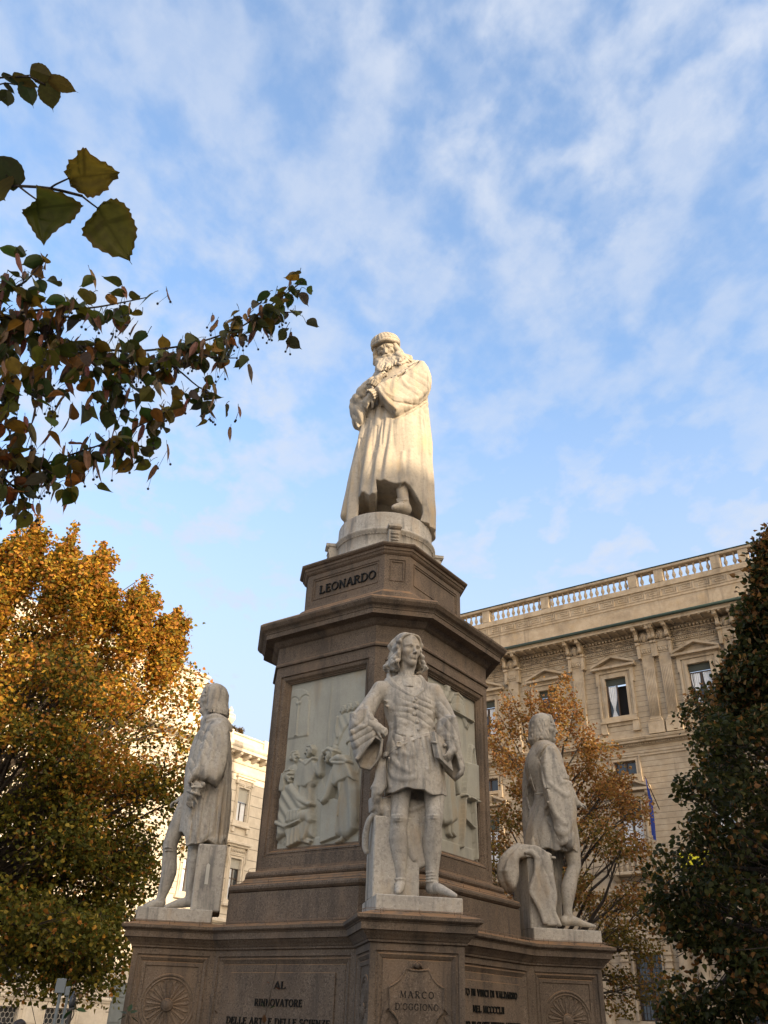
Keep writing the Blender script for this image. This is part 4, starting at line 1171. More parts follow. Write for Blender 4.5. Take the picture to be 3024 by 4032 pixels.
# wrinkles across chest and waist, seam, skirt folds
for a in ([(-0.344, -0.130, 1.942), (-0.291, -0.170, 1.939), (-0.238, -0.190, 1.896)], [(-0.332, -0.130, 1.887), (-0.279, -0.170, 1.884), (-0.240, -0.180, 1.859)], [(0.208, -0.140, 1.937), (0.125, -0.170, 1.920)], [(0.205, -0.130, 1.878), (0.115, -0.170, 1.817)], [(-0.104, -0.200, 1.910), (-0.039, -0.200, 1.931)], [(-0.093, -0.200, 1.850), (-0.038, -0.200, 1.875)],
          [(-0.247, -0.130, 1.703), (-0.146, -0.175, 1.725)], [(-0.236, -0.130, 1.669), (-0.106, -0.178, 1.701)], [(0.203, -0.120, 1.754), (0.065, -0.170, 1.703)], [(0.208, -0.120, 1.710), (0.025, -0.175, 1.668)],
          [(-0.215, -0.215, 1.385), (-0.138, -0.220, 1.370), (-0.050, -0.220, 1.344)], [(-0.252, -0.210, 1.345), (-0.174, -0.222, 1.244), (-0.077, -0.225, 1.185)], [(-0.286, -0.190, 1.310), (-0.230, -0.220, 1.157), (-0.135, -0.230, 1.106), (-0.010, -0.230, 1.124)], [(-0.283, -0.190, 1.197), (-0.246, -0.220, 1.045)], [(0.140, -0.200, 1.436), (0.117, -0.220, 1.220)], [(0.226, -0.170, 1.354), (0.241, -0.190, 1.096)]):
    F.ridge(a, [.007] + [.018] * (len(a) - 2) + [.007], .035, sink=.5)
F.ridge([(-0.022, -0.185, 1.992), (-0.029, -0.185, 1.901), (-0.000, -0.180, 1.819), (-0.011, -0.175, 1.715), (-0.005, -0.190, 1.563)], .007, .008, 's')
F.ridge([(-0.003, -0.210, 1.538), (-0.002, -0.225, 1.304), (-0.001, -0.240, 0.994)], .006, .012, 's')
F.ridge([(-0.263, -0.120, 1.650), (-0.175, -0.185, 1.575), (-0.039, -0.200, 1.547), (0.145, -0.175, 1.604)], .008, .014, 's')
F.ripple(.0035, 14, 1)
F.creases(.022, (1, .3, .12), 34, 1.6, 4, (-.34, -.3, .98), (.38, .3, 1.62), 3)
F.creases(.018, (.35, 0, 1), 40, 1.6, 5, (-.36, -.3, 1.62), (.28, .1, 2.08), 4)
F.creases(.014, (.8, .2, -.6), 36, 1.5, 4, (-.80, -.4, 1.2), (-.34, .2, 2.1), 5)
F.creases(.014, (.8, .2, .6), 36, 1.5, 4, (.22, -.4, 1.2), (.62, .2, 2.1), 6)
tunic = sculpt('tunic', F, M_marble, st); TUN = F
# collar
F = Field((-.36, -.32, 1.95), (.22, .24, 2.40), 0.005)
for pts in ([(-0.270, -0.040, 2.251), (-0.245, -0.110, 2.175), (-0.180, -0.155, 2.098), (-0.092, -0.180, 2.035), (-0.020, -0.185, 1.999)], [(0.073, -0.040, 2.283), (0.108, -0.100, 2.212), (0.087, -0.150, 2.130), (0.035, -0.178, 2.048), (-0.017, -0.185, 1.999)]):
    q = TUN.onto(pts, .012, 5); m = len(q)
    F.chain([(pts[0][0] + (.01 if pts[0][0] < -.1 else -.01), .10, 2.315)] + q, [.030] + [.032 - .012 * t / m for t in range(m)], .010)
    nrm = [np.array((a[0] + (-.028 if pts[0][0] < -.1 else .028) * (1 - t / m), a[1] + .006, a[2] - .022 * (1 - t / m))) for t, a in enumerate(q)]
    F.chain(nrm, [.026 - .012 * t / m for t in range(m)], .014)
F.chain([(-.20, .10, 2.315), (-.08, .16, 2.33), (.05, .10, 2.315)], .032, .02, sub=4)
F.ell((-.073, .02, 2.19), (.125, .105, .125), k=.01)
for t in np.linspace(-1, 1, 11): F.chain([(-.073 + .085 * t, -.075 + .03 * t * t, 2.275), (-.068 + .06 * t, -.13 + .03 * t * t, 2.13)], [.006, .009], .008)
sculpt('collar', F, M_marble, tunic)
for p in ((-0.006, -0.210, 1.975), (0.002, -0.210, 1.884), (-0.021, -0.205, 1.810), (0.014, -0.200, 1.726), (0.027, -0.195, 1.640)):
    mb = MB(); mb.lathe([(.0, .014), (.012, .013), (.020, .007), (.020, -.02)], 14, M=Matrix.Translation(tuple(TUN.onto([p, p], 0, 1)[0])) @ Matrix.Rotation(R(90), 4, 'X')); mb.build('button', M_marble, tunic)
# belt with buckle
F = Field((-.36, -.34, 1.30), (.27, .05, 1.74), 0.005)
bp = [(-0.325, -0.100, 1.358), (-0.287, -0.185, 1.377), (-0.237, -0.222, 1.414), (-0.181, -0.232, 1.450), (-0.064, -0.228, 1.513), (0.048, -0.210, 1.566), (0.156, -0.170, 1.611)]
for dz in (-.015, 0, .015): F.chain(TUN.onto([(p[0], p[1], p[2] + dz) for p in bp], .002, 4), .012, .006)
b = (-0.198, -0.245, 1.445)
F.box((b[0] - .028, b[1] - .012, b[2] - .030), (b[0] + .028, b[1] + .012, b[2] + .030), .006, .004)
F.box((b[0] - .015, b[1] - .03, b[2] - .017), (b[0] + .015, b[1] - .004, b[2] + .017), .002, .002, 's')
sculpt('belt', F, M_marble, tunic)
# cloak falling behind the legs and over the block
F = Field((-.52, -.30, .12), (.26, .46, 1.5), 0.007)
F.slab([(-0.297, -0.020, 1.391), (-0.287, -0.060, 1.210), (-0.285, -0.080, 1.037), (-0.319, -0.080, 0.977), (-0.386, -0.050, 0.990), (-0.445, 0.000, 1.034), (-0.364, 0.000, 1.152), (-0.329, 0.000, 1.278)], .07, .04, k=.02)
F.ridge([(-0.318, -0.120, 1.183), (-0.321, -0.130, 1.060), (-0.351, -0.100, 0.982)], .022, .02, sub=3)
F.chain([(-0.352, -0.040, 1.324), (-0.364, -0.060, 1.129), (-0.383, -0.060, 0.988), (-0.358, 0.020, 0.878), (-0.304, 0.060, 0.854)], [.03, .045, .05, .055, .05], .03, sub=3)
F.slab([(-.43, .12, .95), (-.15, .12, .98), (.20, .12, .95), (.235, .14, .60), (.22, .12, .40), (.16, .10, .32), (.09, .08, .28), (.0, .06, .33), (-.06, .05, .42), (-.1, .05, .62), (-.3, .06, .78), (-.42, .1, .82)], .10, .05, k=.03)
for a in ([(.02, -.0, .70), (.10, .0, .45), (.13, 0, .33)], [(.12, .01, .70), (.18, .02, .45)], [(-.05, -.02, .6), (.03, -.02, .38)], [(-.38, .0, .86), (-.1, -.01, .83), (.1, 0, .9)]): F.chain(a, .02, .03, sub=3)
F.chain([(-.36, .04, .80), (-.42, .10, .74), (-.445, .16, .62), (-.44, .2, .50), (-.425, .2, .45)], [.022, .030, .034, .032, .024], .03, sub=3)
F.creases(.016, (1, .2, .1), 30, 1.5, 4, (-.5, -.3, .3), (.26, .3, 1.4), 7)
F.ripple(.003, 12, 2)
sculpt('cloak', F, M_marble, st)
# body: legs, hands, neck and head
F1 = Field((-.52, -.46, -.03), (.54, .30, 2.86), 0.0056)
F1.chain([(-0.117, 0.000, 1.084), (-0.121, -0.020, 0.920), (-0.132, -0.040, 0.814), (-0.137, -0.055, 0.750), (-0.140, -0.040, 0.682), (-0.136, -0.010, 0.568), (-0.124, 0.000, 0.463), (-0.110, 0.000, 0.336), (-0.106, 0.000, 0.243), (-0.104, 0.000, 0.181)], [.112, .098, .090, .088, .086, .100, .092, .070, .055, .052], .03, sub=2)
F1.chain([(-0.103, 0.000, 0.134), (-0.135, -0.100, 0.085), (-0.168, -0.220, 0.044)], [.050, .044, .026], .03, sub=2); F1.ell((-0.097, 0.030, 0.107), (.048, .055, .05))
F1.chain([(-0.158, -0.030, 0.174), (-0.116, -0.060, 0.178), (-0.067, -0.030, 0.179)], .010, .012, sub=2); F1.chain([(-0.169, -0.050, 0.130), (-0.132, -0.090, 0.132), (-0.076, -0.050, 0.130)], .010, .012, sub=2)
F1.ell((-0.144, -0.085, 0.783), (.06, .05, .07), k=.04); F1.ell((0.214, -0.115, 0.801), (.06, .05, .07), k=.04)
F1.chain([(0.237, -0.020, 1.116), (0.232, -0.040, 0.940), (0.224, -0.070, 0.832), (0.218, -0.085, 0.768), (0.212, -0.070, 0.688), (0.212, -0.030, 0.575), (0.216, -0.010, 0.460), (0.218, 0.000, 0.334), (0.219, 0.000, 0.240), (0.219, 0.000, 0.177)], [.118, .103, .094, .090, .088, .100, .094, .074, .060, .058], .03, sub=2)
F1.chain([(0.212, 0.020, 0.118), (0.263, -0.080, 0.109), (0.327, -0.190, 0.067), (0.387, -0.270, 0.031)], [.054, .048, .034, .018], .03, sub=3)
for dz in (0, -.028, .028, .055): F1.chain([tuple(np.array(p) + np.array((0, 0, dz))) for p in ((0.153, -0.020, 0.200), (0.204, -0.065, 0.202), (0.272, -0.020, 0.207))], .008, .012, sub=2)
for q in (604, 914):
    for j, zz in enumerate((368, 384, 399)):
        F1.chain([(-0.223, -0.100, 0.755) if q == 604 else (0.140, -0.120, 0.771), (-0.159, -0.155, 0.755) if q == 604 else (0.195, -0.185, 0.773), (-0.074, -0.100, 0.765) if q == 604 else (0.284, -0.120, 0.780)] if j == 0 else
                 ([(-0.220, -0.100, 0.733), (-0.158, -0.155, 0.731), (-0.073, -0.100, 0.745)] if q == 604 else [(0.144, -0.120, 0.749), (0.196, -0.180, 0.748), (0.284, -0.120, 0.760)]) if j == 1 else
                 ([(-0.208, -0.100, 0.712), (-0.155, -0.140, 0.710), (-0.080, -0.100, 0.727)] if q == 604 else [(0.156, -0.120, 0.728), (0.200, -0.165, 0.727), (0.276, -0.120, 0.740)]), .011, .014, sub=3)
F1.box((-1, -1, -.3), (1, 1, .0), 0, .0, 's')
F1.ripple(.003, 14, 4)
hd_ = h1 = h2 = F1
HC = (-.072, .0, 2.58); HS = .39; HA = rotm(21, -3, -3)
head(hd_, HC, HS, HA)
hd_.chain([(-.068, .03, 2.48), (-.075, .045, 2.36), (-.078, .05, 2.20)], [.088, .090, .115], .04)
hd_.chain([(-.12, -.03, 2.40), (-.085, -.055, 2.24)], .016, .04); hd_.chain([(.0, -.02, 2.40), (-.055, -.055, 2.24)], .016, .04)
F1.chain([(.02, .03, 1.15), (-.01, .03, 1.7), (-.06, .04, 2.2)], .09, .05); F1.chain([(-.06, .04, 2.1), (-.33, .03, 2.08), (-0.495, -0.020, 1.882), (-0.580, -0.100, 1.718), (-0.501, -0.180, 1.657)], .045, .03)
h1.chain([(-0.501, -0.180, 1.657), (-0.413, -0.190, 1.617)], [.062, .052], .02)
hand(h1, (-0.418, -0.190, 1.617), np.array((-0.302, -0.235, 1.560)) - np.array((-0.418, -0.190, 1.617)), (.35, .75, -.35), .19, (50, 70, 40), 3, -1, tcurl=20)
F1.chain([(-.06, .04, 2.1), (.21, .03, 2.1), (0.342, -0.030, 1.901), (0.380, -0.080, 1.716), (0.356, -0.170, 1.510)], .045, .03)
h2.chain([(0.356, -0.170, 1.510), (0.388, -0.200, 1.436)], [.052, .046], .02)
hand(h2, (0.380, -0.210, 1.433), np.array((0.271, -0.250, 1.267)) - np.array((0.380, -0.210, 1.433)), (-.75, .55, -.15), .20, (22, 50, 35), 4, 1, tcurl=5)
fig = sculpt('body', F1, M_marble, st)
F = Field((-.42, -.30, 2.15), (.28, .36, 2.90), 0.005)
hair(F, HC, HS, HA, n=17, lower=-.60, flare=.54, curl=.14, face=66, seed=5, wave=.06, rs=.056)
sculpt('hair', F, M_marble, fig)
mb = MB()
bk = [np.array(p) for p in ((0.128, -0.240, 1.620), (0.158, -0.300, 1.589), (0.272, -0.300, 1.306), (0.256, -0.270, 1.279), (0.177, -0.220, 1.357))]
a0 = Vector(bk[0]); a2 = Vector((0.185, -0.240, 1.343)); th_ = Vector((.047, -.035, -.012)); dp = Vector((.17, .10, -.10))
def slabbook(o, u, v, w): 
    vs = [o + u * i + v * j + w * k for k in (0, 1) for j in (0, 1) for i in (0, 1)]
    mb.add(vs, [(0, 2, 3, 1), (4, 5, 7, 6), (0, 1, 5, 4), (2, 6, 7, 3), (0, 4, 6, 2), (1, 3, 7, 5)])
v_ = a2 - a0
slabbook(a0, th_ * .22, v_, dp); slabbook(a0 + th_ * .22 + v_ * .02 + dp * .04, th_ * .56, v_ * .96, dp * .9); slabbook(a0 + th_ * .78, th_ * .22, v_, dp)
mb.tube([a0 + v_ * .45 - th_ * .1, a0 + v_ * .45 + th_ * .5 - dp * .06, a0 + v_ * .45 + th_ * 1.1], .012, 8)
mb.build('book', M_marble, st)

# --- left statue, seen from its left side: long coat, page-boy hair
st = empty('statue', (-2.35, 0, ZT), 0, 'grey marble statue of a man in a long coat, on the left pedestal', 'statue', 'marble statues on the corner pedestals')
marble_plinth(st, -0.40, 0.44, -0.42, 0.42)
mb = MB(); mb.bevbox(0.18, 0.52, -0.33, 0.30, -0.01, 0.72, 0.015); mb.build('support_block', M_marble, st)
mb = MB(); p = (0.325, -0.332, 0.376); mb.prism([(p[0] - .02, p[2] - .10), (p[0] + .02, p[2] - .10), (p[0] + .02, p[2] + .11), (p[0], p[2] + .13), (p[0] - .02, p[2] + .11)], p[1] - .004, p[1] + .004); mb.build('slot', plain('pale_infill', (.55, .52, .44), .9), st)
F = Field((-.26, -.52, .62), (.62, .46, 2.40), 0.0065)
secs = [S((-0.076, 0.000, 0.726), (0.476, 0.000, 0.796), .02, .30, .70), S((-0.096, 0.000, 1.050), (0.483, 0.000, 1.088), .01, .31), S((-0.107, 0.000, 1.354), (0.469, 0.000, 1.395), .0, .30), S((-0.129, 0.000, 1.588), (0.456, 0.000, 1.631), .0, .285), S((-0.112, 0.000, 1.781), (0.438, 0.000, 1.823), .0, .29), S((-0.091, 0.000, 1.994), (0.411, 0.000, 2.018), .0, .31), S((-0.030, 0.000, 2.132), (0.376, 0.000, 2.166), .0, .29), S((0.032, 0.000, 2.238), (0.342, 0.000, 2.264), .0, .22), S((0.053, 0.000, 2.324), (0.292, 0.000, 2.328), .0, .14)]
fB = bumps([-20, -38, -58, -76, 5, 30, -100, -118, -140, -160], [5, 5, 6, 6, 8, 9, 7, 7, 8, 8], [.020, .022, .020, .014, .02, .02, .012, .012, .010, .012], [.05, .12, .2, .2, 0, 0, .15, .1, -.1, .1], .7)
F.loft(secs, fold=lambda th, Z: fB(th, Z) * np.clip((1.95 - Z) / .7, 0, 1), hem=lambda th: .73 + .03 * np.sin(th * 4 + .5) + .014 * np.sin(th * 9))
F.loft([(.60, .02, .03, .16, .24), (.86, .03, .03, .15, .23), (.95, .05, 0, .08, .1)], op='s', k=.02)
F.chain([(.10, .0, 2.27), (0.232, -0.220, 2.140)], [.11, .13], .06); F.chain([(.10, .0, 2.27), (.12, .26, 2.13)], [.11, .13], .06)
# near sleeve
F.slab([(0.119, -0.260, 2.144), (0.255, -0.220, 2.217), (0.359, -0.260, 2.090), (0.387, -0.320, 1.801), (0.369, -0.340, 1.544), (0.287, -0.360, 1.392), (0.188, -0.380, 1.437), (0.031, -0.360, 1.438), (-0.033, -0.330, 1.391), (-0.036, -0.330, 1.473), (0.008, -0.340, 1.618), (0.054, -0.320, 1.839), (0.074, -0.280, 2.028)], .115, .06, k=.03, bulge=.04)
for a in ([(0.181, -0.390, 2.038), (0.188, -0.440, 1.754), (0.152, -0.460, 1.454)], [(0.259, -0.380, 2.047), (0.288, -0.440, 1.762), (0.276, -0.470, 1.445)], [(0.098, -0.380, 1.954), (0.074, -0.440, 1.683), (0.024, -0.440, 1.495)], [(0.332, -0.360, 1.978), (0.369, -0.400, 1.685)], [(0.046, -0.440, 1.557), (-0.007, -0.420, 1.497), (-0.025, -0.400, 1.409)], [(0.035, -0.450, 1.417), (0.129, -0.470, 1.401), (0.196, -0.480, 1.414), (0.286, -0.470, 1.370)]):
    F.ridge(a, [.010] + [.020] * (len(a) - 2) + [.010], .04, sink=.5)
F.chain([(0.072, -0.360, 1.365), (0.050, -0.370, 1.308), (0.029, -0.370, 1.247)], [.075, .065, .05], .02)
F.chain([(-0.032, -0.380, 1.300), (0.042, -0.440, 1.270), (0.105, -0.380, 1.265)], .018, .01)
for a in ([(0.010, -0.420, 1.377), (0.131, -0.430, 1.383)], [(0.009, -0.430, 1.337), (0.122, -0.430, 1.345)]): F.chain(a, .013, .015)
# coat edge, turned corner, far front panel
F.ridge([(0.072, -0.240, 2.195), (0.056, -0.300, 1.908), (0.054, -0.300, 1.812)], .018, .02, sub=3)
F.ridge([(0.139, -0.310, 1.381), (0.148, -0.320, 1.153), (0.164, -0.320, 0.934), (0.203, -0.310, 0.765)], .02, .02, sub=3)
F.ridge([(0.220, -0.340, 0.963), (0.279, -0.360, 0.869), (0.217, -0.340, 0.775)], [.02, .03, .02], .02, sub=3)
F.slab([(-0.108, 0.140, 1.307), (-0.037, 0.140, 1.311), (-0.056, 0.140, 1.125), (-0.114, 0.160, 1.087), (-0.190, 0.180, 1.090), (-0.165, 0.160, 1.214)], .05, .03, k=.02)
F.ridge([(0.040, -0.300, 1.315), (0.034, -0.300, 1.002), (0.018, -0.280, 0.701)], .012, .03, 's', sub=3)
F.ridge([(0.006, -0.320, 1.188), (0.094, -0.320, 1.002), (0.148, -0.310, 0.733)], .014, .03, sub=3)
F.ridge([(0.450, -0.260, 0.832), (0.413, -0.280, 0.768), (0.351, -0.280, 0.779)], .03, .03, sub=3)
# collar yoke
F.chain([(0.076, -0.160, 2.278), (0.163, -0.200, 2.298), (0.282, -0.200, 2.258), (0.365, -0.140, 2.191)], [.045, .045, .045, .04], .02, sub=3)
F.chain([(0.068, -0.220, 2.218), (0.173, -0.270, 2.220), (0.298, -0.280, 2.186), (0.387, -0.200, 2.134)], .02, .015, sub=3)
F.ripple(.004, 13, 5)
for a in ([(0.368, -0.300, 2.079), (0.392, -0.360, 1.791), (0.376, -0.380, 1.535), (0.294, -0.380, 1.382)], [(0.074, -0.300, 2.055), (0.065, -0.340, 1.850), (0.005, -0.340, 1.613), (-0.038, -0.340, 1.468)], [(0.294, -0.380, 1.382), (0.190, -0.400, 1.425), (0.033, -0.380, 1.424)], [(0.059, -0.300, 1.241), (0.087, -0.300, 1.006), (0.133, -0.300, 0.734)]): F.ridge(a, .014, .014, 's')
F.creases(.024, (1, .5, .1), 30, 1.4, 3, (-.1, -.5, .7), (.62, .4, 1.9), 11)
F.creases(.020, (.9, .3, .4), 34, 1.5, 4, (-.2, -.52, 1.3), (.5, -.1, 2.2), 12)
coat = sculpt('coat', F, M_marble, st)
F1 = Field((-.54, -.50, -.08), (.42, .42, 2.86), 0.0056)
F1.chain([(-0.033, 0.100, 1.288), (-0.106, 0.120, 1.042), (-0.176, 0.120, 0.783), (-0.170, 0.120, 0.666), (-0.156, 0.120, 0.551), (-0.145, 0.120, 0.437), (-0.162, 0.120, 0.295), (-0.184, 0.120, 0.182), (-0.195, 0.120, 0.126)], [.115, .105, .09, .086, .09, .092, .074, .056, .054], .03, sub=2)
F1.chain([(-0.183, 0.120, 0.088), (-0.280, 0.110, 0.073), (-0.368, 0.100, 0.030), (-0.444, 0.100, -0.009)], [.056, .050, .036, .022], .03, sub=3)
F1.chain([(0.120, -0.060, 0.904), (0.133, -0.070, 0.713), (0.146, -0.080, 0.540), (0.150, -0.080, 0.371), (0.150, -0.080, 0.232), (0.151, -0.080, 0.164)], [.11, .086, .088, .070, .053, .052], .03, sub=2)
F1.chain([(0.157, -0.080, 0.103), (0.063, -0.090, 0.087), (-0.034, -0.110, 0.059), (-0.100, -0.120, 0.038)], [.055, .052, .038, .022], .03, sub=3)
for a in ([(-0.233, 0.040, 0.701), (-0.187, 0.020, 0.708), (-0.134, 0.040, 0.700)], [(-0.224, 0.040, 0.665), (-0.182, 0.020, 0.672), (-0.129, 0.040, 0.671)]): F1.chain(a, .008, .014, sub=3)
F1.ripple(.003, 14, 6)
hd_ = h1 = h2 = F1
F1.chain([(.06, .02, 1.1), (.10, .02, 1.7), (.10, .0, 2.2)], .09, .05)
HC = (.078, .0, 2.575); HS = .385; HA = rotm(-82, -1, 0)
head(hd_, HC, HS, HA)
hd_.chain([(.07, .0, 2.46), (.085, .0, 2.34), (.10, .0, 2.18)], [.090, .092, .12], .04)
F1.chain([(.10, 0, 2.1), (.13, -.24, 2.05), (0.201, -0.340, 1.656), (0.049, -0.360, 1.318), (0.028, -0.360, 1.271)], .045, .03)
h1.chain([(0.028, -0.360, 1.271), (0.008, -0.360, 1.232)], [.05, .045], .02)
hand(h1, (0.014, -0.360, 1.263), (-.10, 0, -1), (.3, 1, 0), .20, (25, 40, 30), 3, 1, tcurl=15)
F1.chain([(.10, 0, 2.1), (.13, .24, 2.05), (0.144, 0.220, 1.725), (-0.045, 0.220, 1.351)], .045, .03)
h2.chain([(-0.045, 0.220, 1.351), (-0.134, 0.200, 1.310)], [.06, .05], .02)
hand(h2, (-0.126, 0.200, 1.313), np.array((-0.267, 0.200, 1.254)) - np.array((-0.126, 0.200, 1.313)), (0, 0, -1), .19, (8, 28, 25), 6, 1, tcurl=10)
fig = sculpt('body', F1, M_marble, st)
F = Field((-.20, -.30, 2.15), (.50, .30, 2.88), 0.005)
hair(F, (HC[0], 0, HC[2] + .005), HS, HA, n=20, lower=-.56, flare=.46, curl=-.02, face=66, seed=8, wave=.012, rs=.058, fringe=True)
sculpt('hair', F, M_marble, fig)

# --- right statue, seen from its right side: short pleated tunic, hanging sleeve, cloth over a block
st = empty('statue', (2.35, 0, ZT), 0, 'grey marble statue of a man with hanging sleeve and draped block, on the right pedestal', 'statue', 'marble statues on the corner pedestals')
marble_plinth(st, -0.44, 0.42, -0.42, 0.42)
mb = MB(); mb.bevbox(-0.44, -0.10, -0.33, 0.30, -0.01, 0.80, 0.012); mb.bevbox(-0.47, -0.07, -0.36, 0.33, 0.80, 0.83, 0.008); mb.build('support_block', M_marble, st)
F = Field((-.42, -.52, .82), (.52, .48, 2.40), 0.0065)
secs = [S((-0.330, 0.000, 0.995), (0.372, 0.000, 1.015), .0, .30, .90), S((-0.297, 0.000, 1.185), (0.370, 0.000, 1.227), .0, .29), S((-0.238, 0.000, 1.418), (0.355, 0.000, 1.442), .0, .265), S((-0.156, 0.000, 1.659), (0.302, 0.000, 1.675), .0, .225), S((-0.224, 0.000, 1.781), (0.293, 0.000, 1.819), .0, .24), S((-0.295, 0.000, 1.970), (0.261, 0.000, 2.012), .0, .29), S((-0.263, 0.000, 2.136), (0.232, 0.000, 2.175), .0, .31), S((-0.204, 0.000, 2.257), (0.192, 0.000, 2.289), .0, .25), S((-0.146, 0.000, 2.354), (0.144, 0.000, 2.344), .0, .15)]
fC = bumps([-95, -75, -115, -55, -135, -160, 175, -35, -10, 20], [6, 6, 6, 7, 7, 8, 8, 8, 9, 9], [.012, .012, .014, .012, .018, .02, .02, .012, .012, .012], [.12, .04, .2, 0, .25, .2, .1, 0, 0, 0], .9)
F.loft(secs, fold=lambda th, Z: fC(th, Z) * np.clip((1.62 - Z) / .5, 0, 1), hem=lambda th: .93 + .016 * np.sin(th * 5) + .01 * np.sin(th * 11))
F.loft([(.82, .03, .0, .20, .24), (1.03, .03, .0, .19, .23), (1.12, .03, 0, .08, .1)], op='s', k=.02)
F.chain([(-0.035, -0.050, 2.308), (-0.053, -0.250, 2.187)], [.10, .12], .05); F.chain([(-0.016, 0.000, 2.323), (.05, .26, 2.10)], [.10, .12], .05)
F.ridge([(-0.234, -0.200, 1.626), (-0.044, -0.235, 1.655), (0.197, -0.180, 1.677)], .012, .02, sub=3)
F.ridge([(-0.252, -0.160, 2.211), (-0.305, -0.200, 1.985), (-0.257, -0.190, 1.736), (-0.214, -0.190, 1.630)], .006, .02, sub=3)
F.ridge([(-0.250, -0.260, 1.443), (-0.240, -0.280, 1.199), (-0.225, -0.280, 0.950)], .006, .01, 's', sub=3)
# hanging sleeve on the near side
F.slab([(-0.096, -0.240, 2.252), (0.066, -0.200, 2.267), (0.136, -0.240, 2.041), (0.186, -0.280, 1.795), (0.224, -0.300, 1.778), (0.234, -0.300, 1.622), (0.267, -0.280, 1.413), (0.245, -0.280, 1.245), (0.177, -0.280, 0.959), (0.137, -0.280, 0.925), (0.045, -0.300, 0.980), (-0.041, -0.320, 1.115), (-0.116, -0.330, 1.408), (-0.154, -0.330, 1.712), (-0.170, -0.300, 2.003)], .105, .055, k=.03, bulge=.03)
for a in ([(-0.156, -0.420, 1.942), (-0.151, -0.460, 1.622), (-0.065, -0.460, 1.355), (0.065, -0.440, 1.226), (0.153, -0.420, 1.348), (0.163, -0.420, 1.591)], [(-0.167, -0.450, 1.471), (-0.059, -0.450, 1.180), (0.060, -0.440, 1.116), (0.174, -0.420, 1.274)], [(-0.088, -0.440, 1.180), (0.034, -0.420, 1.001), (0.145, -0.410, 1.082)], [(-0.018, -0.380, 2.026), (0.031, -0.420, 1.768), (0.100, -0.440, 1.491), (0.082, -0.440, 1.279)], [(-0.132, -0.380, 2.082), (-0.139, -0.440, 1.813)], [(0.054, -0.420, 1.738), (0.123, -0.420, 1.766)], [(-0.112, -0.440, 1.721), (0.079, -0.430, 1.583), (0.156, -0.410, 1.624)]):
    F.ridge(a, [.01] + [.023] * (len(a) - 2) + [.01], .04, sub=4, sink=.45)
F.chain([(-0.176, -0.200, 2.141), (-0.139, -0.280, 2.205), (-0.068, -0.280, 2.251), (0.048, -0.240, 2.230)], .028, .012, sub=4)
for a in ([(-0.096, -0.300, 2.186), (-0.128, -0.340, 2.060)], [(-0.044, -0.300, 2.199), (-0.060, -0.340, 2.065)], [(0.007, -0.300, 2.195), (0.015, -0.300, 2.081)], [(-0.150, -0.300, 2.150), (-0.165, -0.320, 2.030)]): F.ridge(a, .012, .015)
# forearm sleeve and far hanging sleeve
F.chain([(0.216, -0.180, 1.709), (0.267, -0.180, 1.603), (0.333, -0.170, 1.544)], [.09, .085, .06], .03)
F.slab([(-0.188, 0.300, 2.117), (-0.077, 0.300, 1.975), (-0.041, 0.320, 1.736), (-0.089, 0.320, 1.538), (-0.148, 0.300, 1.388), (-0.201, 0.280, 1.063), (-0.242, 0.280, 1.060), (-0.247, 0.300, 1.397), (-0.226, 0.300, 1.882)], .09, .05, k=.03)
for a in ([(-0.239, 0.200, 1.858), (-0.220, 0.200, 1.537), (-0.260, 0.180, 1.096)], [(-0.151, 0.220, 1.771), (-0.179, 0.220, 1.465)]): F.ridge(a, .016, .03)
F.slab([(0.283, 0.200, 2.062), (0.381, 0.200, 1.969), (0.376, 0.200, 1.903), (0.287, 0.200, 1.896)], .12, .03, k=.03)
F.ripple(.004, 13, 7)
for a in ([(-0.172, -0.300, 2.067), (-0.168, -0.330, 1.837), (-0.165, -0.330, 1.649), (-0.122, -0.330, 1.392), (-0.047, -0.320, 1.108), (0.036, -0.300, 0.974), (0.131, -0.280, 0.916)], [(0.267, -0.280, 1.382), (0.242, -0.280, 1.215), (0.176, -0.280, 0.952)], [(0.093, -0.300, 1.784), (0.178, -0.300, 1.790)], [(-0.171, -0.300, 2.083), (-0.078, -0.260, 2.239), (0.065, -0.200, 2.259)]): F.ridge(a, .014, .014, 's')
F.ridge([(-0.233, -0.200, 1.650), (-0.174, -0.220, 1.639), (-0.130, -0.240, 1.640)], .014, .014, 's')
F.creases(.024, (1, .5, .05), 32, 1.3, 3, (-.4, -.5, .85), (.5, .4, 1.68), 14)
F.creases(.012, (.6, .3, .8), 34, 1.5, 4, (-.4, -.52, 1.6), (.5, .1, 2.2), 15)
tun = sculpt('tunic', F, M_marble, st)
F1 = Field((-.30, -.40, -.03), (.74, .34, 2.86), 0.0056)
F1.chain([(0.199, -0.100, 1.153), (0.238, -0.110, 0.975), (0.251, -0.120, 0.842), (0.260, -0.120, 0.762), (0.211, -0.120, 0.651), (0.158, -0.120, 0.492), (0.136, -0.120, 0.378), (0.126, -0.120, 0.267), (0.127, -0.120, 0.198)], [.118, .108, .094, .086, .086, .096, .08, .058, .056], .03, sub=2)
F1.chain([(0.073, -0.120, 0.120), (0.199, -0.120, 0.126), (0.323, -0.120, 0.095), (0.468, -0.120, 0.077)], [.056, .052, .036, .016], .03, sub=3)
F1.chain([(0.110, 0.120, 1.109), (0.106, 0.120, 0.838), (0.073, 0.120, 0.631), (0.073, 0.120, 0.415), (0.083, 0.120, 0.231)], [.12, .09, .09, .07, .055], .03, sub=2)
F1.chain([(0.076, 0.120, 0.147), (0.204, 0.140, 0.141), (0.323, 0.160, 0.121)], [.055, .05, .03], .03, sub=2)
F1.box((-1, -1, -.3), (1, 1, .0), 0, .0, 's')
F1.ripple(.003, 14, 8)
hd_ = h1 = F1
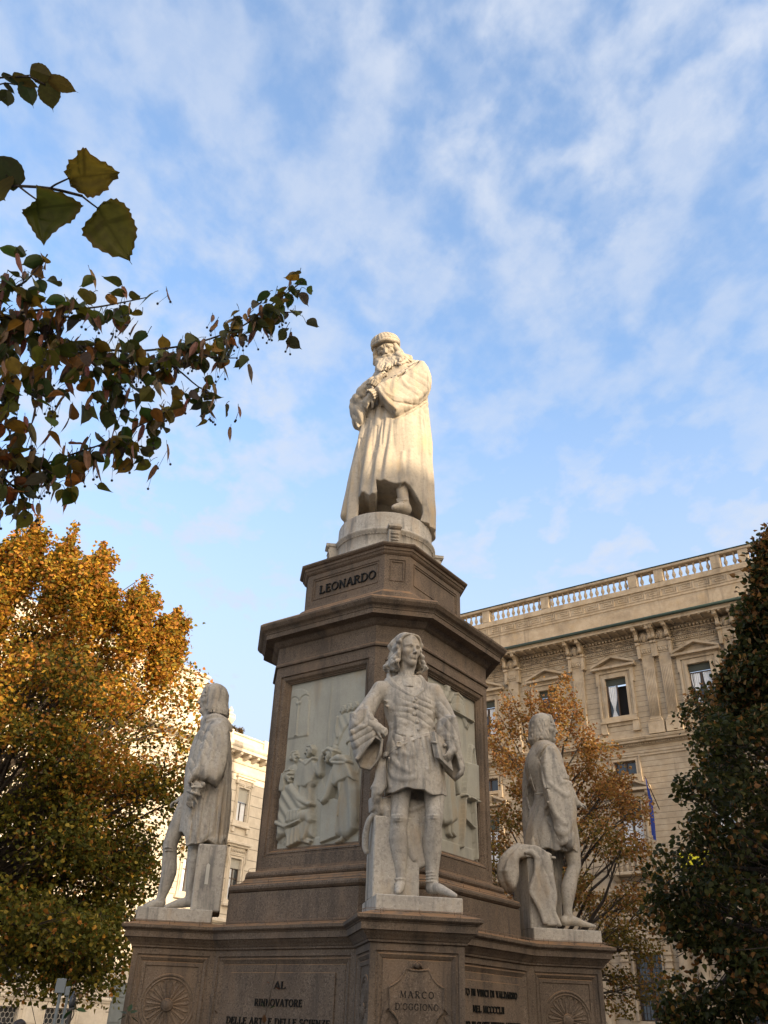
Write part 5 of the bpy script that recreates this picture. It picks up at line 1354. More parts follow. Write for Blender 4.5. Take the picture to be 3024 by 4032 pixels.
F1.chain([(.06, .0, 1.1), (.04, .0, 1.7), (.0, .0, 2.2)], .09, .05)
HC = (.03, .0, 2.575); HS = .385; HA = rotm(68, 0, 0)
head(hd_, HC, HS, HA)
hd_.chain([(.02, .0, 2.46), (.0, .0, 2.34), (-.02, .0, 2.18)], [.090, .092, .12], .04)
F1.chain([(.0, 0, 2.1), (.06, -.2, 2.05), (0.114, -0.200, 1.793), (0.267, -0.180, 1.603), (0.325, -0.170, 1.550)], .042, .03)
h1.chain([(0.325, -0.170, 1.550), (0.358, -0.170, 1.541)], [.052, .046], .02)
hand(h1, (0.345, -0.170, 1.545), (1, .05, -.06), (0, .5, -1), .17, (15, 30, 25), 3, -1, tcurl=20)
fig = sculpt('body', F1, M_marble, st)
F = Field((-.36, -.32, 2.15), (.34, .32, 2.88), 0.005)
hair(F, HC, HS, HA, n=18, lower=-.58, flare=.43, curl=.05, face=70, seed=12, wave=.020, rs=.056, fringe=True)
sculpt('hair', F, M_marble, fig)
F = Field((-.80, -.52, -.03), (.20, .42, 1.06), 0.0065)
F.slab([(-0.455, -0.200, 0.960), (-0.327, -0.250, 0.951), (-0.141, -0.340, 0.844), (-0.142, -0.360, 0.798), (-0.175, -0.360, 0.814), (-0.351, -0.340, 0.806), (-0.531, -0.260, 0.790), (-0.559, -0.220, 0.780), (-0.557, -0.200, 0.855)], .09, .035, k=.03)
F.slab([(-0.467, -0.140, 0.960), (-0.615, -0.140, 0.846), (-0.707, -0.140, 0.712), (-0.739, -0.140, 0.639), (-0.705, -0.140, 0.514), (-0.635, -0.140, 0.413), (-0.577, -0.140, 0.444), (-0.526, -0.140, 0.608), (-0.528, -0.140, 0.786), (-0.412, -0.140, 0.946)], .15, .06, k=.04, bulge=.03)
F.chain([(-0.472, -0.100, 0.941), (-0.605, -0.120, 0.821), (-0.691, -0.120, 0.687), (-0.689, -0.120, 0.559), (-0.623, -0.120, 0.436)], [.07, .085, .085, .08, .05], .04, sub=3)
F.chain([(-0.477, -0.260, 0.909), (-0.586, -0.280, 0.784), (-0.594, -0.240, 0.619), (-0.617, -0.200, 0.441)], [.04, .05, .05, .045], .03, sub=3)
F.ridge([(-0.511, -0.220, 0.927), (-0.654, -0.220, 0.775), (-0.709, -0.200, 0.646)], .02, .025, sub=3)
F.slab([(-0.364, -0.380, 0.811), (-0.252, -0.380, 0.825), (-0.152, -0.370, 0.839), (-0.136, -0.370, 0.628), (-0.107, -0.370, 0.353), (-0.140, -0.370, 0.175), (-0.077, -0.380, 0.038), (-0.239, -0.380, 0.026), (-0.297, -0.380, 0.061), (-0.342, -0.380, 0.191), (-0.440, -0.380, 0.348), (-0.460, -0.380, 0.429), (-0.392, -0.380, 0.612)], .035, .022, k=.02)
for a in ([(-0.265, -0.410, 0.798), (-0.378, -0.420, 0.566), (-0.450, -0.420, 0.398)], [(-0.193, -0.410, 0.802), (-0.229, -0.420, 0.464), (-0.216, -0.420, 0.221), (-0.284, -0.410, 0.072)], [(-0.159, -0.400, 0.581), (-0.141, -0.410, 0.347), (-0.168, -0.410, 0.197), (-0.100, -0.400, 0.042)], [(-0.448, -0.410, 0.372), (-0.340, -0.420, 0.201), (-0.300, -0.410, 0.058)]):
    F.ridge(a, [.012] + [.024] * (len(a) - 2) + [.012], .035, sub=4)
F.chain([(-0.466, -0.360, 0.851), (-0.405, -0.370, 0.860), (-0.363, -0.380, 0.825), (-0.302, -0.380, 0.786), (-0.248, -0.370, 0.833)], [.02, .034, .036, .03, .02], .02, sub=3)
F.creases(.020, (1, .2, .15), 32, 1.4, 3, (-.2, -.52, .0), (.2, -.3, 1.0), 17)
F.creases(.026, (.9, .4, .3), 26, 1.4, 3, (-.8, -.5, .3), (-.1, .3, 1.06), 18)
F.box((-2, -2, -.3), (2, 2, .0), 0, 0, 's')
F.ripple(.003, 13, 9)
sculpt('draped_cloth', F, M_marble, st)
# ------------------------------------------------------------------ the bearded figure on top, built in a frame turned 9 degrees
st = empty('statue', (0, 0, 8.05), -math.atan2(0.15883, 0.98731), 'cream marble statue of a bearded man in robe and cap at the top', 'statue')
F = Field((-.82, -.86, -.02), (.92, .72, 3.62), 0.0095)
secs = [(-.02, .06, -.02, .70, .62), S((-0.642, 0.000, 0.339), (0.755, 0.000, 0.330), -.03, .60, .32), S((-0.594, 0.000, 0.944), (0.724, 0.000, 1.000), -.02, .58), S((-0.531, 0.000, 1.305), (0.706, 0.000, 1.358), -.02, .54), S((-0.482, 0.000, 1.862), (0.696, 0.000, 1.914), -.02, .50), S((-0.409, 0.000, 2.288), (0.671, 0.000, 2.336), -.02, .47), S((-0.361, 0.000, 2.646), (0.646, 0.000, 2.691), -.02, .45), (2.85, .14, -.02, .50, .43), (3.10, .16, -.02, .50, .42), (3.28, .17, -.01, .43, .30), (3.42, .15, -.02, .29, .22), (3.54, .10, -.04, .15, .15)]
fD = bumps([-150, -128, -112, -98, -60, -35, -18, 5, 40, 80, 120, 165], [6, 6, 5, 5, 14, 6, 6, 8, 9, 9, 9, 9], [.085, .06, .06, .05, .045, .05, .055, .03, .03, .03, .03, .04], [-.03, .02, .05, .05, 0, 0, 0, 0, 0, 0, 0, 0], 1.0)
F.loft(secs, fold=lambda th, Z: fD(th, Z) * np.clip((2.35 - Z) / .7, 0, 1), z0=-.02)
# opening at the hem
F.slab([(-0.421, -0.450, -0.067), (-0.421, -0.450, 0.397), (-0.348, -0.450, 0.422), (-0.261, -0.450, 0.354), (-0.177, -0.450, 0.353), (-0.143, -0.450, 0.404), (-0.165, -0.450, 0.614), (-0.051, -0.450, 0.602), (0.134, -0.450, 0.559), (0.274, -0.450, 0.599), (0.346, -0.450, 0.538), (0.433, -0.450, 0.417), (0.543, -0.450, 0.265), (0.558, -0.450, 0.151), (0.507, -0.450, -0.028)], .62, .01, op='s', k=.02, c=-.55)
# robe folds
for a, r in (([(-0.147, -0.500, 2.177), (-0.171, -0.520, 1.897), (-0.187, -0.500, 1.599), (-0.204, -0.460, 1.214)], .030), ([(-0.223, -0.460, 2.196), (-0.333, -0.460, 1.936), (-0.402, -0.420, 1.649), (-0.441, -0.380, 1.368)], .034), ([(-0.279, -0.460, 2.089), (-0.298, -0.440, 1.638), (-0.339, -0.400, 1.039), (-0.389, -0.360, 0.548)], .030), ([(-0.034, -0.520, 1.894), (-0.083, -0.520, 1.319), (-0.144, -0.500, 0.806)], .024), ([(-0.185, -0.480, 1.165), (-0.286, -0.460, 0.793), (-0.385, -0.420, 0.460)], .020),
             ([(0.593, -0.260, 2.479), (0.644, -0.220, 1.937), (0.670, -0.200, 1.399)], .028), ([(0.491, -0.360, 2.107), (0.542, -0.340, 1.475), (0.555, -0.340, 0.771), (0.581, -0.320, 0.313)], .022), ([(0.349, -0.460, 1.238), (0.340, -0.480, 0.840), (0.372, -0.480, 0.587)], .018), ([(0.233, -0.500, 1.170), (0.219, -0.520, 0.774), (0.202, -0.540, 0.541)], .022),
             ([(-0.449, -0.340, 1.523), (-0.445, -0.360, 0.887), (-0.429, -0.380, 0.433)], .014)):
    F.ridge(a, [r * .5] + [r] * (len(a) - 2) + [r * .6], .05, sink=.4, reach=.45)
for a, r in (([(-0.455, -0.380, 1.548), (-0.433, -0.400, 0.948), (-0.436, -0.420, 0.341), (-0.427, -0.420, 0.047)], .020), ([(-0.188, -0.520, 1.712), (-0.198, -0.500, 1.507), (-0.205, -0.480, 1.218)], .016), ([(0.550, -0.340, 2.413), (0.609, -0.300, 1.875), (0.635, -0.300, 1.149), (0.646, -0.300, 0.295)], .018), ([(0.467, -0.400, 2.018), (0.478, -0.440, 1.222)], .010), ([(-0.078, -0.540, 1.849), (-0.119, -0.530, 1.310)], .012)):
    F.ridge(a, r, .03, 's', reach=.45)
F.ell((0.191, -0.400, 1.598), (.22, .12, .42), k=.12)
# left arm across the body, with the drooping sleeve
F.chain([(0.367, -0.040, 3.342), (0.453, -0.120, 3.173), (0.488, -0.200, 2.902), (0.451, -0.280, 2.654)], [.15, .20, .20, .17], .08, sub=3)
F.slab([(0.637, -0.240, 3.120), (0.682, -0.260, 2.941), (0.674, -0.300, 2.707), (0.614, -0.340, 2.514), (0.479, -0.420, 2.269), (0.328, -0.480, 2.072), (0.143, -0.540, 1.914), (0.091, -0.560, 1.878), (-0.002, -0.570, 2.006), (-0.141, -0.580, 2.167), (-0.253, -0.580, 2.376), (-0.196, -0.560, 2.482), (0.004, -0.520, 2.652), (0.216, -0.440, 2.888), (0.356, -0.340, 3.133), (0.469, -0.260, 3.249), (0.566, -0.220, 3.247)], .14, .09, k=.05, bulge=.04)
F.slab([(-0.112, -0.600, 2.071), (0.008, -0.600, 1.914), (0.092, -0.600, 1.854), (0.096, -0.600, 1.921), (0.020, -0.600, 1.993), (-0.088, -0.600, 2.129)], .05, .01, op='s', k=.02, c=-.70)
for a, r in (([(-0.193, -0.700, 2.353), (0.011, -0.760, 2.198), (0.249, -0.740, 2.158), (0.460, -0.620, 2.295), (0.610, -0.480, 2.555)], .026), ([(-0.154, -0.700, 2.282), (-0.045, -0.740, 2.103), (0.091, -0.740, 1.960)], .018), ([(0.601, -0.500, 2.587), (0.535, -0.600, 2.434), (0.397, -0.680, 2.342)], .022), ([(0.153, -0.640, 2.655), (0.275, -0.700, 2.455), (0.397, -0.660, 2.455)], .02), ([(-0.158, -0.660, 2.420), (-0.081, -0.720, 2.326)], .02), ([(0.097, -0.700, 1.770), (0.315, -0.640, 1.956), (0.481, -0.540, 2.193), (0.620, -0.440, 2.462)], .02)):
    F.ridge(a, r, .05, sink=.4, reach=.4)
F.ridge([(-0.140, -0.740, 2.307), (0.058, -0.770, 2.083), (0.295, -0.720, 2.097), (0.492, -0.600, 2.240)], .014, .04, 's')
F.ridge([(-0.257, -0.580, 2.353), (-0.144, -0.580, 2.148), (-0.005, -0.570, 1.987), (0.092, -0.560, 1.856), (0.328, -0.480, 2.048), (0.483, -0.420, 2.250), (0.620, -0.340, 2.491)], .024, .02, 's', reach=.4)
# yoke with cut-work border
F.ridge([(0.453, -0.240, 3.360), (0.307, -0.400, 3.109), (0.153, -0.520, 2.837), (0.004, -0.620, 2.587), (-0.084, -0.660, 2.472)], [.03, .035, .035, .03, .02], .02, reach=.4)
F.ridge([(0.546, -0.300, 3.294), (0.400, -0.440, 3.038), (0.244, -0.560, 2.787), (0.094, -0.660, 2.558)], .014, .012, 's', reach=.4)
for p in ((0.047, -0.600, 2.684), (0.107, -0.575, 2.768), (0.167, -0.540, 2.870), (0.228, -0.500, 2.968), (0.290, -0.460, 3.056), (-0.012, -0.630, 2.607)): F.ell(p, (.035, .06, .02), k=.01, op='s')
F.slab([(0.095, -0.620, 2.670), (0.152, -0.600, 2.745), (0.241, -0.560, 2.827), (0.247, -0.560, 2.807), (0.191, -0.600, 2.711), (0.109, -0.620, 2.631)], .07, .005, op='s', k=.01)
# right arm, elbow out to the left, forearm rising to the beard
F.chain([(-0.312, 0.020, 2.999), (-0.474, 0.000, 2.711), (-0.580, -0.060, 2.459)], [.12, .12, .11], .06, sub=3)
F.slab([(-0.679, -0.100, 2.442), (-0.557, -0.160, 2.508), (-0.384, -0.300, 2.443), (-0.288, -0.380, 2.344), (-0.296, -0.360, 2.148), (-0.368, -0.300, 2.058), (-0.420, -0.260, 1.879), (-0.471, -0.220, 1.865), (-0.573, -0.160, 1.951), (-0.648, -0.120, 2.204)], .13, .07, k=.04, bulge=.05)
for a in ([(-0.638, -0.240, 2.285), (-0.579, -0.280, 2.045), (-0.508, -0.320, 1.830)], [(-0.563, -0.300, 2.337), (-0.504, -0.340, 2.059), (-0.463, -0.340, 1.835)], [(-0.564, -0.340, 2.363), (-0.482, -0.420, 2.255), (-0.414, -0.460, 2.274)]): F.ridge(a, .02, .04)
F.chain([(-0.533, -0.340, 2.365), (-0.416, -0.460, 2.487), (-0.299, -0.540, 2.601)], [.10, .11, .085], .04, sub=3)
for a in ([(-0.486, -0.500, 2.354), (-0.396, -0.580, 2.369), (-0.348, -0.600, 2.298)], [(-0.415, -0.560, 2.462), (-0.324, -0.620, 2.456), (-0.291, -0.640, 2.383)]): F.ridge(a, .02, .03)
F.chain([(-0.460, -0.050, 1.733), (-0.518, -0.120, 1.223), (-0.542, -0.160, 0.842), (-0.581, -0.180, 0.484), (-0.600, -0.180, 0.216)], [.05, .07, .085, .09, .10], .03, sub=4)
F.creases(.055, (1, -.3, .10), 17, 1.2, 1.8, (-.7, -.75, .45), (.35, .1, 2.35), 23, .25)
F.creases(.035, (1, .4, .02), 20, 1.0, 1.5, (.2, -.75, .1), (.9, .5, 2.3), 24, .25)
F.creases(.032, (.5, 0, 1), 20, 1.2, 2, (-.1, -.85, 1.9), (.8, .0, 3.0), 25, .2)
F.creases(.04, (.8, 0, .6), 22, 1.2, 2, (-.75, -.6, 1.85), (-.2, .2, 2.9), 26, .15)
F.ripple(.005, 9, 21)
robe = sculpt('robe', F, M_marble2, st)
# head, hands and foot
hf = h1 = h2 = h3 = Field((-.68, -.96, -.02), (.60, .30, 4.06), 0.0072)
HC = (-.085, -.185, 3.56); HS = .56; HA = rotm(-9, -24, -9)
head(hf, HC, HS, HA, brow=.92, ears=False, jawk=.9, old=True)
hf.chain([(-.06, -.10, 3.40), (-.02, -.05, 3.22)], [.14, .17], .04)
hf.chain([(.03, -.06, 3.3), (.08, -.05, 2.4), (.05, -.08, 1.2), (.12, -.15, .95), (0.216, -0.400, 0.785)], .11, .05); hf.chain([(.03, -.05, 3.1), (-0.328, 0.020, 3.008), (-0.559, -0.060, 2.509), (-0.473, -0.400, 2.397), (-0.295, -0.580, 2.500)], .06, .03)
h1.chain([(-0.295, -0.580, 2.500), (-0.223, -0.630, 2.568)], [.075, .068], .02)
hand(h1, (-0.225, -0.630, 2.549), np.array((-0.167, -0.640, 2.719)) - np.array((-0.225, -0.630, 2.549)), (.75, .6, .1), .31, (30, 60, 40), 4, -1, tcurl=10)
hf.chain([(.03, -.05, 3.1), (0.414, -0.100, 3.209), (0.443, -0.280, 2.673), (0.073, -0.500, 2.360), (-0.200, -0.580, 2.359)], .06, .03)
h2.chain([(-0.200, -0.580, 2.359), (-0.302, -0.580, 2.278)], [.085, .075], .02)
hand(h2, (-0.302, -0.580, 2.278), np.array((-0.430, -0.500, 2.127)) - np.array((-0.302, -0.580, 2.278)), (.3, .9, 0), .33, (20, 35, 25), 4, 1)
h3.chain([(0.216, -0.400, 0.785), (0.241, -0.450, 0.517), (0.264, -0.480, 0.333), (0.274, -0.470, 0.241)], [.13, .095, .082, .085], .03, sub=2)
h3.chain([(0.303, -0.440, 0.203), (0.216, -0.560, 0.175), (0.114, -0.690, 0.087)], [.085, .075, .038], .04, sub=3)
h3.chain([(0.162, -0.560, 0.303), (0.255, -0.575, 0.290), (0.326, -0.520, 0.335)], .018, .012, sub=2); h3.chain([(0.168, -0.570, 0.265), (0.262, -0.580, 0.254)], .014, .012)
h3.box((-2, -2, -.3), (2, 2, 0), 0, 0, 's')
fig = sculpt('body', hf, M_marble2, st)
# pleated cuffs
F = Field((-.62, -.95, 1.95), (-.02, -.35, 2.95), 0.006)
for c, d in (((-0.299, -0.585, 2.278), (-.62, -.1, -.55)), ((-0.284, -0.585, 2.510), (.35, -.2, .8))):
    c = np.array(c); d = np.array(d); d /= np.linalg.norm(d); a = np.cross(d, (0, 1, .2)); a /= np.linalg.norm(a); b = np.cross(d, a)
    for i in range(14):
        t = 2 * math.pi * i / 14; q = c + (a * math.cos(t) + b * math.sin(t)) * .088
        F.chain([q - d * .04, q + d * .03 + (q - c) * .12], [.018, .020], .006)
sculpt('cuffs', F, M_marble2, robe)
# beard and moustache
F = Field((-.46, -1.0, 2.55), (.40, .0, 3.62), 0.006)
rr = np.random.RandomState(4)
def wv(p0, p1, n, amp, seed, bend=0.0):
    r = np.random.RandomState(seed); p0 = np.array(p0); p1 = np.array(p1); out = []
    a1, a2 = r.uniform(0, 6.3), r.uniform(0, 6.3)
    for i in range(n + 1):
        t = i / n; q = p0 + (p1 - p0) * t
        q = q + np.array((math.sin(t * 11 + a1), .5 * math.sin(t * 9 + a2) - bend * math.sin(math.pi * t), 0)) * amp * min(1, t * 3)
        out.append(q)
    return out
def hw(p): return np.array(HC) + HS * (HA @ np.array(p, float))
tops = [hw((x, -.34 + abs(x) * .7, -.30 + abs(x) * .55)) for x in np.linspace(-.30, .30, 15)]
bots = [np.array((-0.199, -0.500, 2.888)) * (1 - t) + np.array((0.158, -0.460, 3.050)) * t for t in np.linspace(0, 1, 15)]
for lay in range(2):
    for i in range(15):
        b = bots[i] + rr.normal(size=3) * .012 + np.array((0, .04 * lay, .05 * abs(i - 5) / 5 * (i > 5)))
        F.chain(wv(tops[i] + np.array((0, .03 * lay, 0)), b, 7, .020, 40 + i + 20 * lay, .10), [.045, .046, .044, .042, .038, .034, .026, .012], .012, sub=2)
for i in range(10):
    a = tops[3 + i % 9]; F.chain(wv(a + np.array((0, -.03, -.05)), bots[3 + (i * 2) % 10] * .55 + a * .45 + rr.normal(size=3) * .03, 5, .025, 90 + i, .12), [.03, .034, .03, .026, .02, .01], .01, sub=2)
for q in (-1, 1):
    for j in range(3):
        F.chain([hw((q * .02, -.40, -.205 - .012 * j)), hw((q * .10, -.395, -.225 - .015 * j)), hw((q * .17, -.345, -.30)), hw((q * (.19 - .03 * j), -.35, -.46))], [.022, .026, .026, .012], .008, sub=3)
beard = sculpt('beard', F, M_marble2, fig)
# long hair
F = Field((-.52, -.66, 2.85), (.62, .36, 4.0), 0.0065)
for i in range(6):
    t = i / 5
    p0 = hw((.27 + .05 * t, -.17 + .36 * t, .18)); p1 = hw((.37 + .06 * t, -.20 + .34 * t, -.1)); p2 = np.array((0.149, -0.500, 3.031)) * (1 - t) + np.array((0.373, -0.260, 3.322)) * t
    F.chain(wv(p0, p1, 3, .012, i)[:-1] + wv(p1, p2 + rr.normal(size=3) * .01, 7, .036, 60 + i), [.045, .05, .052, .05, .05, .05, .047, .043, .038, .03, .018][:11], .005, sub=2)
    p1 = hw((-.33 - .05 * t, -.12 + .34 * t, -.1)); p2 = np.array((-0.203, -0.320, 3.074)) * (1 - t) + np.array((-0.265, 0.050, 3.475)) * t
    F.chain(wv(hw((-.29 - .05 * t, -.14 + .36 * t, .18)), p1, 3, .012, i + 30)[:-1] + wv(p1, p2, 6, .024, 80 + i), [.045, .05, .055, .056, .055, .05, .045, .04, .03, .018][:10], .012, sub=2)
for i in range(7):
    t = i / 6; F.chain(wv(hw((-.3 + .6 * t, .42, .1)), np.array((-.2 + .6 * t, .14, 3.22)), 6, .02, 120 + i), [.07, .07, .07, .065, .06, .05, .03], .015, sub=2)
sculpt('hair', F, M_marble2, fig)
# soft cap with a turned-up brim
F = Field((-.50, -.74, 3.40), (.36, .30, 4.20), 0.0065)
F.ell(hw((0, .05, .34)), np.array((.43, .50, .25)) * HS, HA, .03)
for i in range(22):
    a = 2 * math.pi * i / 22 + rr.uniform(-.06, .06)
    F.chain([hw((.02 * math.cos(a), .05 + .02 * math.sin(a), .60)), hw((.20 * math.cos(a + .25), .05 + .23 * math.sin(a + .25), .565 + rr.uniform(-.01, .01))), hw((.36 * math.cos(a + .4), .05 + .42 * math.sin(a + .4), .45)), hw((.425 * math.cos(a + .45), .05 + .49 * math.sin(a + .45), .33))], np.array([.03, .05, .055, .04]) * HS * 1.1, .012, sub=3)
ring = [hw((.405 * math.cos(a), .03 + .475 * math.sin(a), .225 + .035 * math.cos(a * 5 + 1) * .4 - .05 * math.sin(a))) for a in np.linspace(0, 2 * math.pi, 41)]
F.chain(ring, .034, .01); F.chain([p + np.array((0, 0, .05)) + (p - np.array(HC)) * .03 for p in ring], .026, .012)
sculpt('cap', F, M_marble2, fig)
# ------------------------------------------------------------------ ground
mb = MB(); mb.add([(-900, -900, 0), (900, -900, 0), (900, 900, 0), (-900, 900, 0)], [(0, 1, 2, 3)])
tag(mb.build('ground', stone('paving', (.22, .20, .18), (.13, .12, .11), (.30, .28, .25), 30, .5, (.10, .09, .085), .3, 3, coarse=.6)), kind='structure')
mb = MB(); mb.lathe([(0, .004), (9.5, .004)], 64)
tag(mb.build('lawn', stone('lawn_soil', (.045, .06, .022), (.03, .03, .018), (.09, .10, .035), 40, .8, (.05, .035, .02), .4, 3, coarse=.8, bump=.8, bdist=.03)), kind='structure')

# ------------------------------------------------------------------ building materials
def facade(name, base, dark, light, joints=0.0, zoff=0.0, stain=(.10, .09, .075), stain_amt=.4, warm=None):
    m, t = new_mat(name); g = G(t)
    c = g.mix(g.rng(g.noise(2.2, 5, .65), .32, .7), light, base)
    c = g.mix(g.math('MULTIPLY', g.rng(g.noise(.7, 5, .7, loc=(4, 1, 2)), .45, .72), .55), c, dark)
    if warm: c = g.mix(g.math('MULTIPLY', g.rng(g.noise(1.3, 4, .6, loc=(9, 1, 7)), .5, .7), .45), c, warm)
    c = g.mix(g.math('MULTIPLY', g.rng(g.noise(2.4, 5, .65, stretch=(1, 1, .10)), .52, .75), stain_amt), c, stain)
    h = g.noise(9, 5, .65)
    if joints:
        q = g.n('ShaderNodeSeparateXYZ'); g.l(g.pos['Position'], q.inputs[0])
        fr = g.math('FRACT', g.math('DIVIDE', g.math('ADD', q.outputs['Z'], zoff), joints))
        ln = g.rng(fr, 0.0, 0.10, 0, 1)
        c = g.mix(g.math('SUBTRACT', 1.0, ln), c, tuple(x * .35 for x in base)); h = g.math('ADD', h, g.math('MULTIPLY', ln, 2.0))
    g.out(c, .88, h, .35, .03, .2)
    return m
M_pal = facade('palace_stone', (.37, .292, .200), (.21, .165, .115), (.46, .375, .27), stain=(.13, .11, .085), stain_amt=.55, warm=(.42, .31, .18))
M_palw = facade('palace_wall', (.37, .292, .200), (.225, .178, .124), (.45, .37, .265), joints=.285, stain=(.14, .115, .09), stain_amt=.4, warm=(.40, .30, .19))
M_bci = facade('cream_render', (.56, .49, .385), (.43, .37, .285), (.64, .57, .46), stain=(.36, .32, .26), stain_amt=.3)
M_bcw = facade('cream_wall', (.56, .49, .385), (.45, .39, .30), (.64, .57, .46), joints=.75, stain=(.38, .34, .28), stain_amt=.3)
M_glass, _t = new_mat('window_glass'); _g = G(_t)
_g.out(_g.mix(_g.rng(_g.noise(.8, 2, .5), .3, .7), (.018, .022, .026), (.05, .06, .07)), .06, spec=.6)
M_dark = plain('dark_interior', (.012, .011, .010), .9)
M_wood = plain('dark_wood', (.075, .045, .028), .6)
M_shut = plain('slatted_shutter', (.055, .062, .05), .7)
M_shut2 = plain('pale_shutter', (.42, .40, .34), .7)
M_curt = plain('curtain_cloth', (.72, .74, .76), .9, .12, 3)
M_gutter = plain('green_gutter', (.035, .06, .045), .5, .4, 3)
M_grey = plain('grey_paint', (.16, .18, .18), .55, .3, 4)
M_iron = plain('iron', (.09, .08, .07), .6, .4, 20, metallic=.2)

def copy_tree(o, parent=None):
    c = o.copy(); col.objects.link(c)
    if parent is not None: c.parent = parent
    for ch in list(o.children): copy_tree(ch, c)
    return c

# ------------------------------------------------------------------ the palace on the right
pal = empty('palace', (0, 0, 0), label='beige stone palace with roof balustrade, carved head capitals and pedimented windows on the right', cat='building')
FP = 1.2176
o_p = Vector((18.042, 29.929, 0))
u_p = Vector((1, -1, 0)).normalized(); n_p = Vector((-1, -1, 0)).normalized()
MP = Matrix(((u_p.x * FP, -n_p.x * FP, 0, o_p.x), (u_p.y * FP, -n_p.y * FP, 0, o_p.y), (0, 0, FP, 1.618 * (1 - FP)), (0, 0, 0, 1)))
PX0, PX1 = -13.2, 17.0
WIN = [-0.19 + 3.36 * 1.02, -0.19, -3.47, -6.75, -10.0, -0.19 + 3.73 * 1.85, 10.3, 13.6]
WIN[0] = 3.52; WIN[5] = 6.85
OPEN = []
for s in WIN:
    OPEN += [(s - .48, s + .48, 13.35, 15.12), (s - .48, s + .48, 10.82, 11.40), (s - .48, s + .48, 7.70, 9.74), (s - .55, s + .55, 1.9, 4.15)]
def wall_with_openings(mb, x0, x1, z0, z1, opens, y=0.0, depth=.32):
    xs = sorted(set([x0, x1] + [v for o in opens for v in o[:2]])); zs = sorted(set([z0, z1] + [v for o in opens for v in o[2:]]))
    for i in range(len(xs) - 1):
        for j in range(len(zs) - 1):
            cx, cz = (xs[i] + xs[i + 1]) / 2, (zs[j] + zs[j + 1]) / 2
            if any(o[0] < cx < o[1] and o[2] < cz < o[3] for o in opens): continue
            mb.add([(xs[i], y, zs[j]), (xs[i + 1], y, zs[j]), (xs[i + 1], y, zs[j + 1]), (xs[i], y, zs[j + 1])], [(0, 1, 2, 3)])
    for o in opens:
        a, b, c, d = o
        vs = [(a, y, c), (b, y, c), (b, y, d), (a, y, d), (a, y + depth, c), (b, y + depth, c), (b, y + depth, d), (a, y + depth, d)]
        mb.add(vs, [(0, 1, 5, 4), (1, 2, 6, 5), (2, 3, 7, 6), (3, 0, 4, 7)])
mb = MB(MP)
wall_with_openings(mb, PX0, PX1, 0, 16.9, OPEN)
mb.box(PX0, PX1, 8.0, 8.1, 0, 16.9); mb.box(PX0, PX0 + .05, .01, 8.0, 0, 16.9); mb.box(PX1 - .05, PX1, .01, 8.0, 0, 16.9)
mb.build('wall', M_palw, pal)
def molding(name, prof, mat, parent, M, x0, x1):
    """profile [(projection outwards, z)] run along the facade from x0 to x1"""
    mb = MB(M)
    n = len(prof)
    vs = [(x, -p, z) for x in (x0, x1) for p, z in prof]
    fs = [(i, i + 1, n + i + 1, n + i) for i in range(n - 1)] + [tuple(range(n))[::-1], tuple(range(n, 2 * n))]
    mb.add(vs, fs)
    return mb.build(name, mat, parent)
ent = molding('cornice', [(-.3, 16.9), (.05, 16.9), (.08, 16.93), (.12, 16.95), (.12, 17.0), (.84, 17.0), (.84, 17.10), (.87, 17.12), (.89, 17.2), (.89, 17.30), (.80, 17.34), (.25, 17.42), (.12, 17.46), (.12, 18.30), (.16, 18.34), (.16, 18.40), (.09, 18.42), (.09, 18.92), (.16, 18.94), (.16, 19.02), (.10, 19.05), (.10, 19.22), (-.45, 19.24), (-.45, 16.9)], M_pal, pal, MP, PX0, PX1)
mb = MB(MP); mb.tube([(PX0, -.93, 17.22), (PX1, -.93, 17.22)], .075, 10); mb.build('gutter', M_gutter, pal)
# coffers and dentils under the cornice
mb = MB(MP)
x = PX0
while x < PX1:
    mb.box(x, x + .10, -.80, -.14, 16.955, 16.998); x += .42
x = PX0
while x < PX1:
    mb.box(x, x + .085, -.20, -.02, 16.80, 16.893); x += .16
mb.box(PX0, PX1, -.07, .0, 16.74, 16.795)
mb.build('dentils', M_pal, ent)
# key pattern on the parapet
mb = MB(MP)
x = PX0 + .1; w = .030
while x < PX1 - .8:
    z0, z1 = 18.49, 18.85; y0, y1 = -.118, -.088
    def br(a, b, c, d): mb.box(x + a, x + b, y0, y1, c, d)
    br(0, .62, z1 - w, z1); br(.62 - w, .62, z0 + .12, z1 - w); br(.18, .62 - w, z0 + .12, z0 + .12 + w); br(.18, .18 + w, z0 + .12 + w, z1 - .10); br(.18 + w, .44, z1 - .10 - w, z1 - .10)
    br(-.06, .0, z0, z1); br(0, .74 - .06, z0, z0 + w)
    x += .74
mb.build('key_frieze', M_pal, pal)
# balustrade
bal = MB(MP)
PIERS = [-12.6, -9.35, -6.6, -3.3, 1.18, 2.42, 5.0, 6.2, 8.6, 11.9, 15.2]
BASE, TOP = 19.24, 19.86
for s in PIERS:
    bal.bevbox(s - .21, s + .21, -.10, .24, BASE, TOP, .01)
bal.bevbox(PX0, PX1, -.14, .28, TOP + .001, TOP + .13, .02)
bal_o = bal.build('balustrade', M_pal, pal)
mb = MB(MP); mb.box(PX0, PX1, -.17, .31, TOP + .133, TOP + .165); mb.build('coping', M_gutter, bal_o)
bp = [(.055, 0), (.055, .04), (.035, .06), (.045, .10), (.085, .20), (.088, .26), (.06, .34), (.034, .44), (.032, .48), (.055, .50), (.034, .53), (.045, .57), (.055, .58), (.055, .62)]
mbb = MB(MP); mbb.lathe([(r, z) for r, z in bp], 12)
bmesh_b = None
edges = [PX0] + PIERS + [PX1]
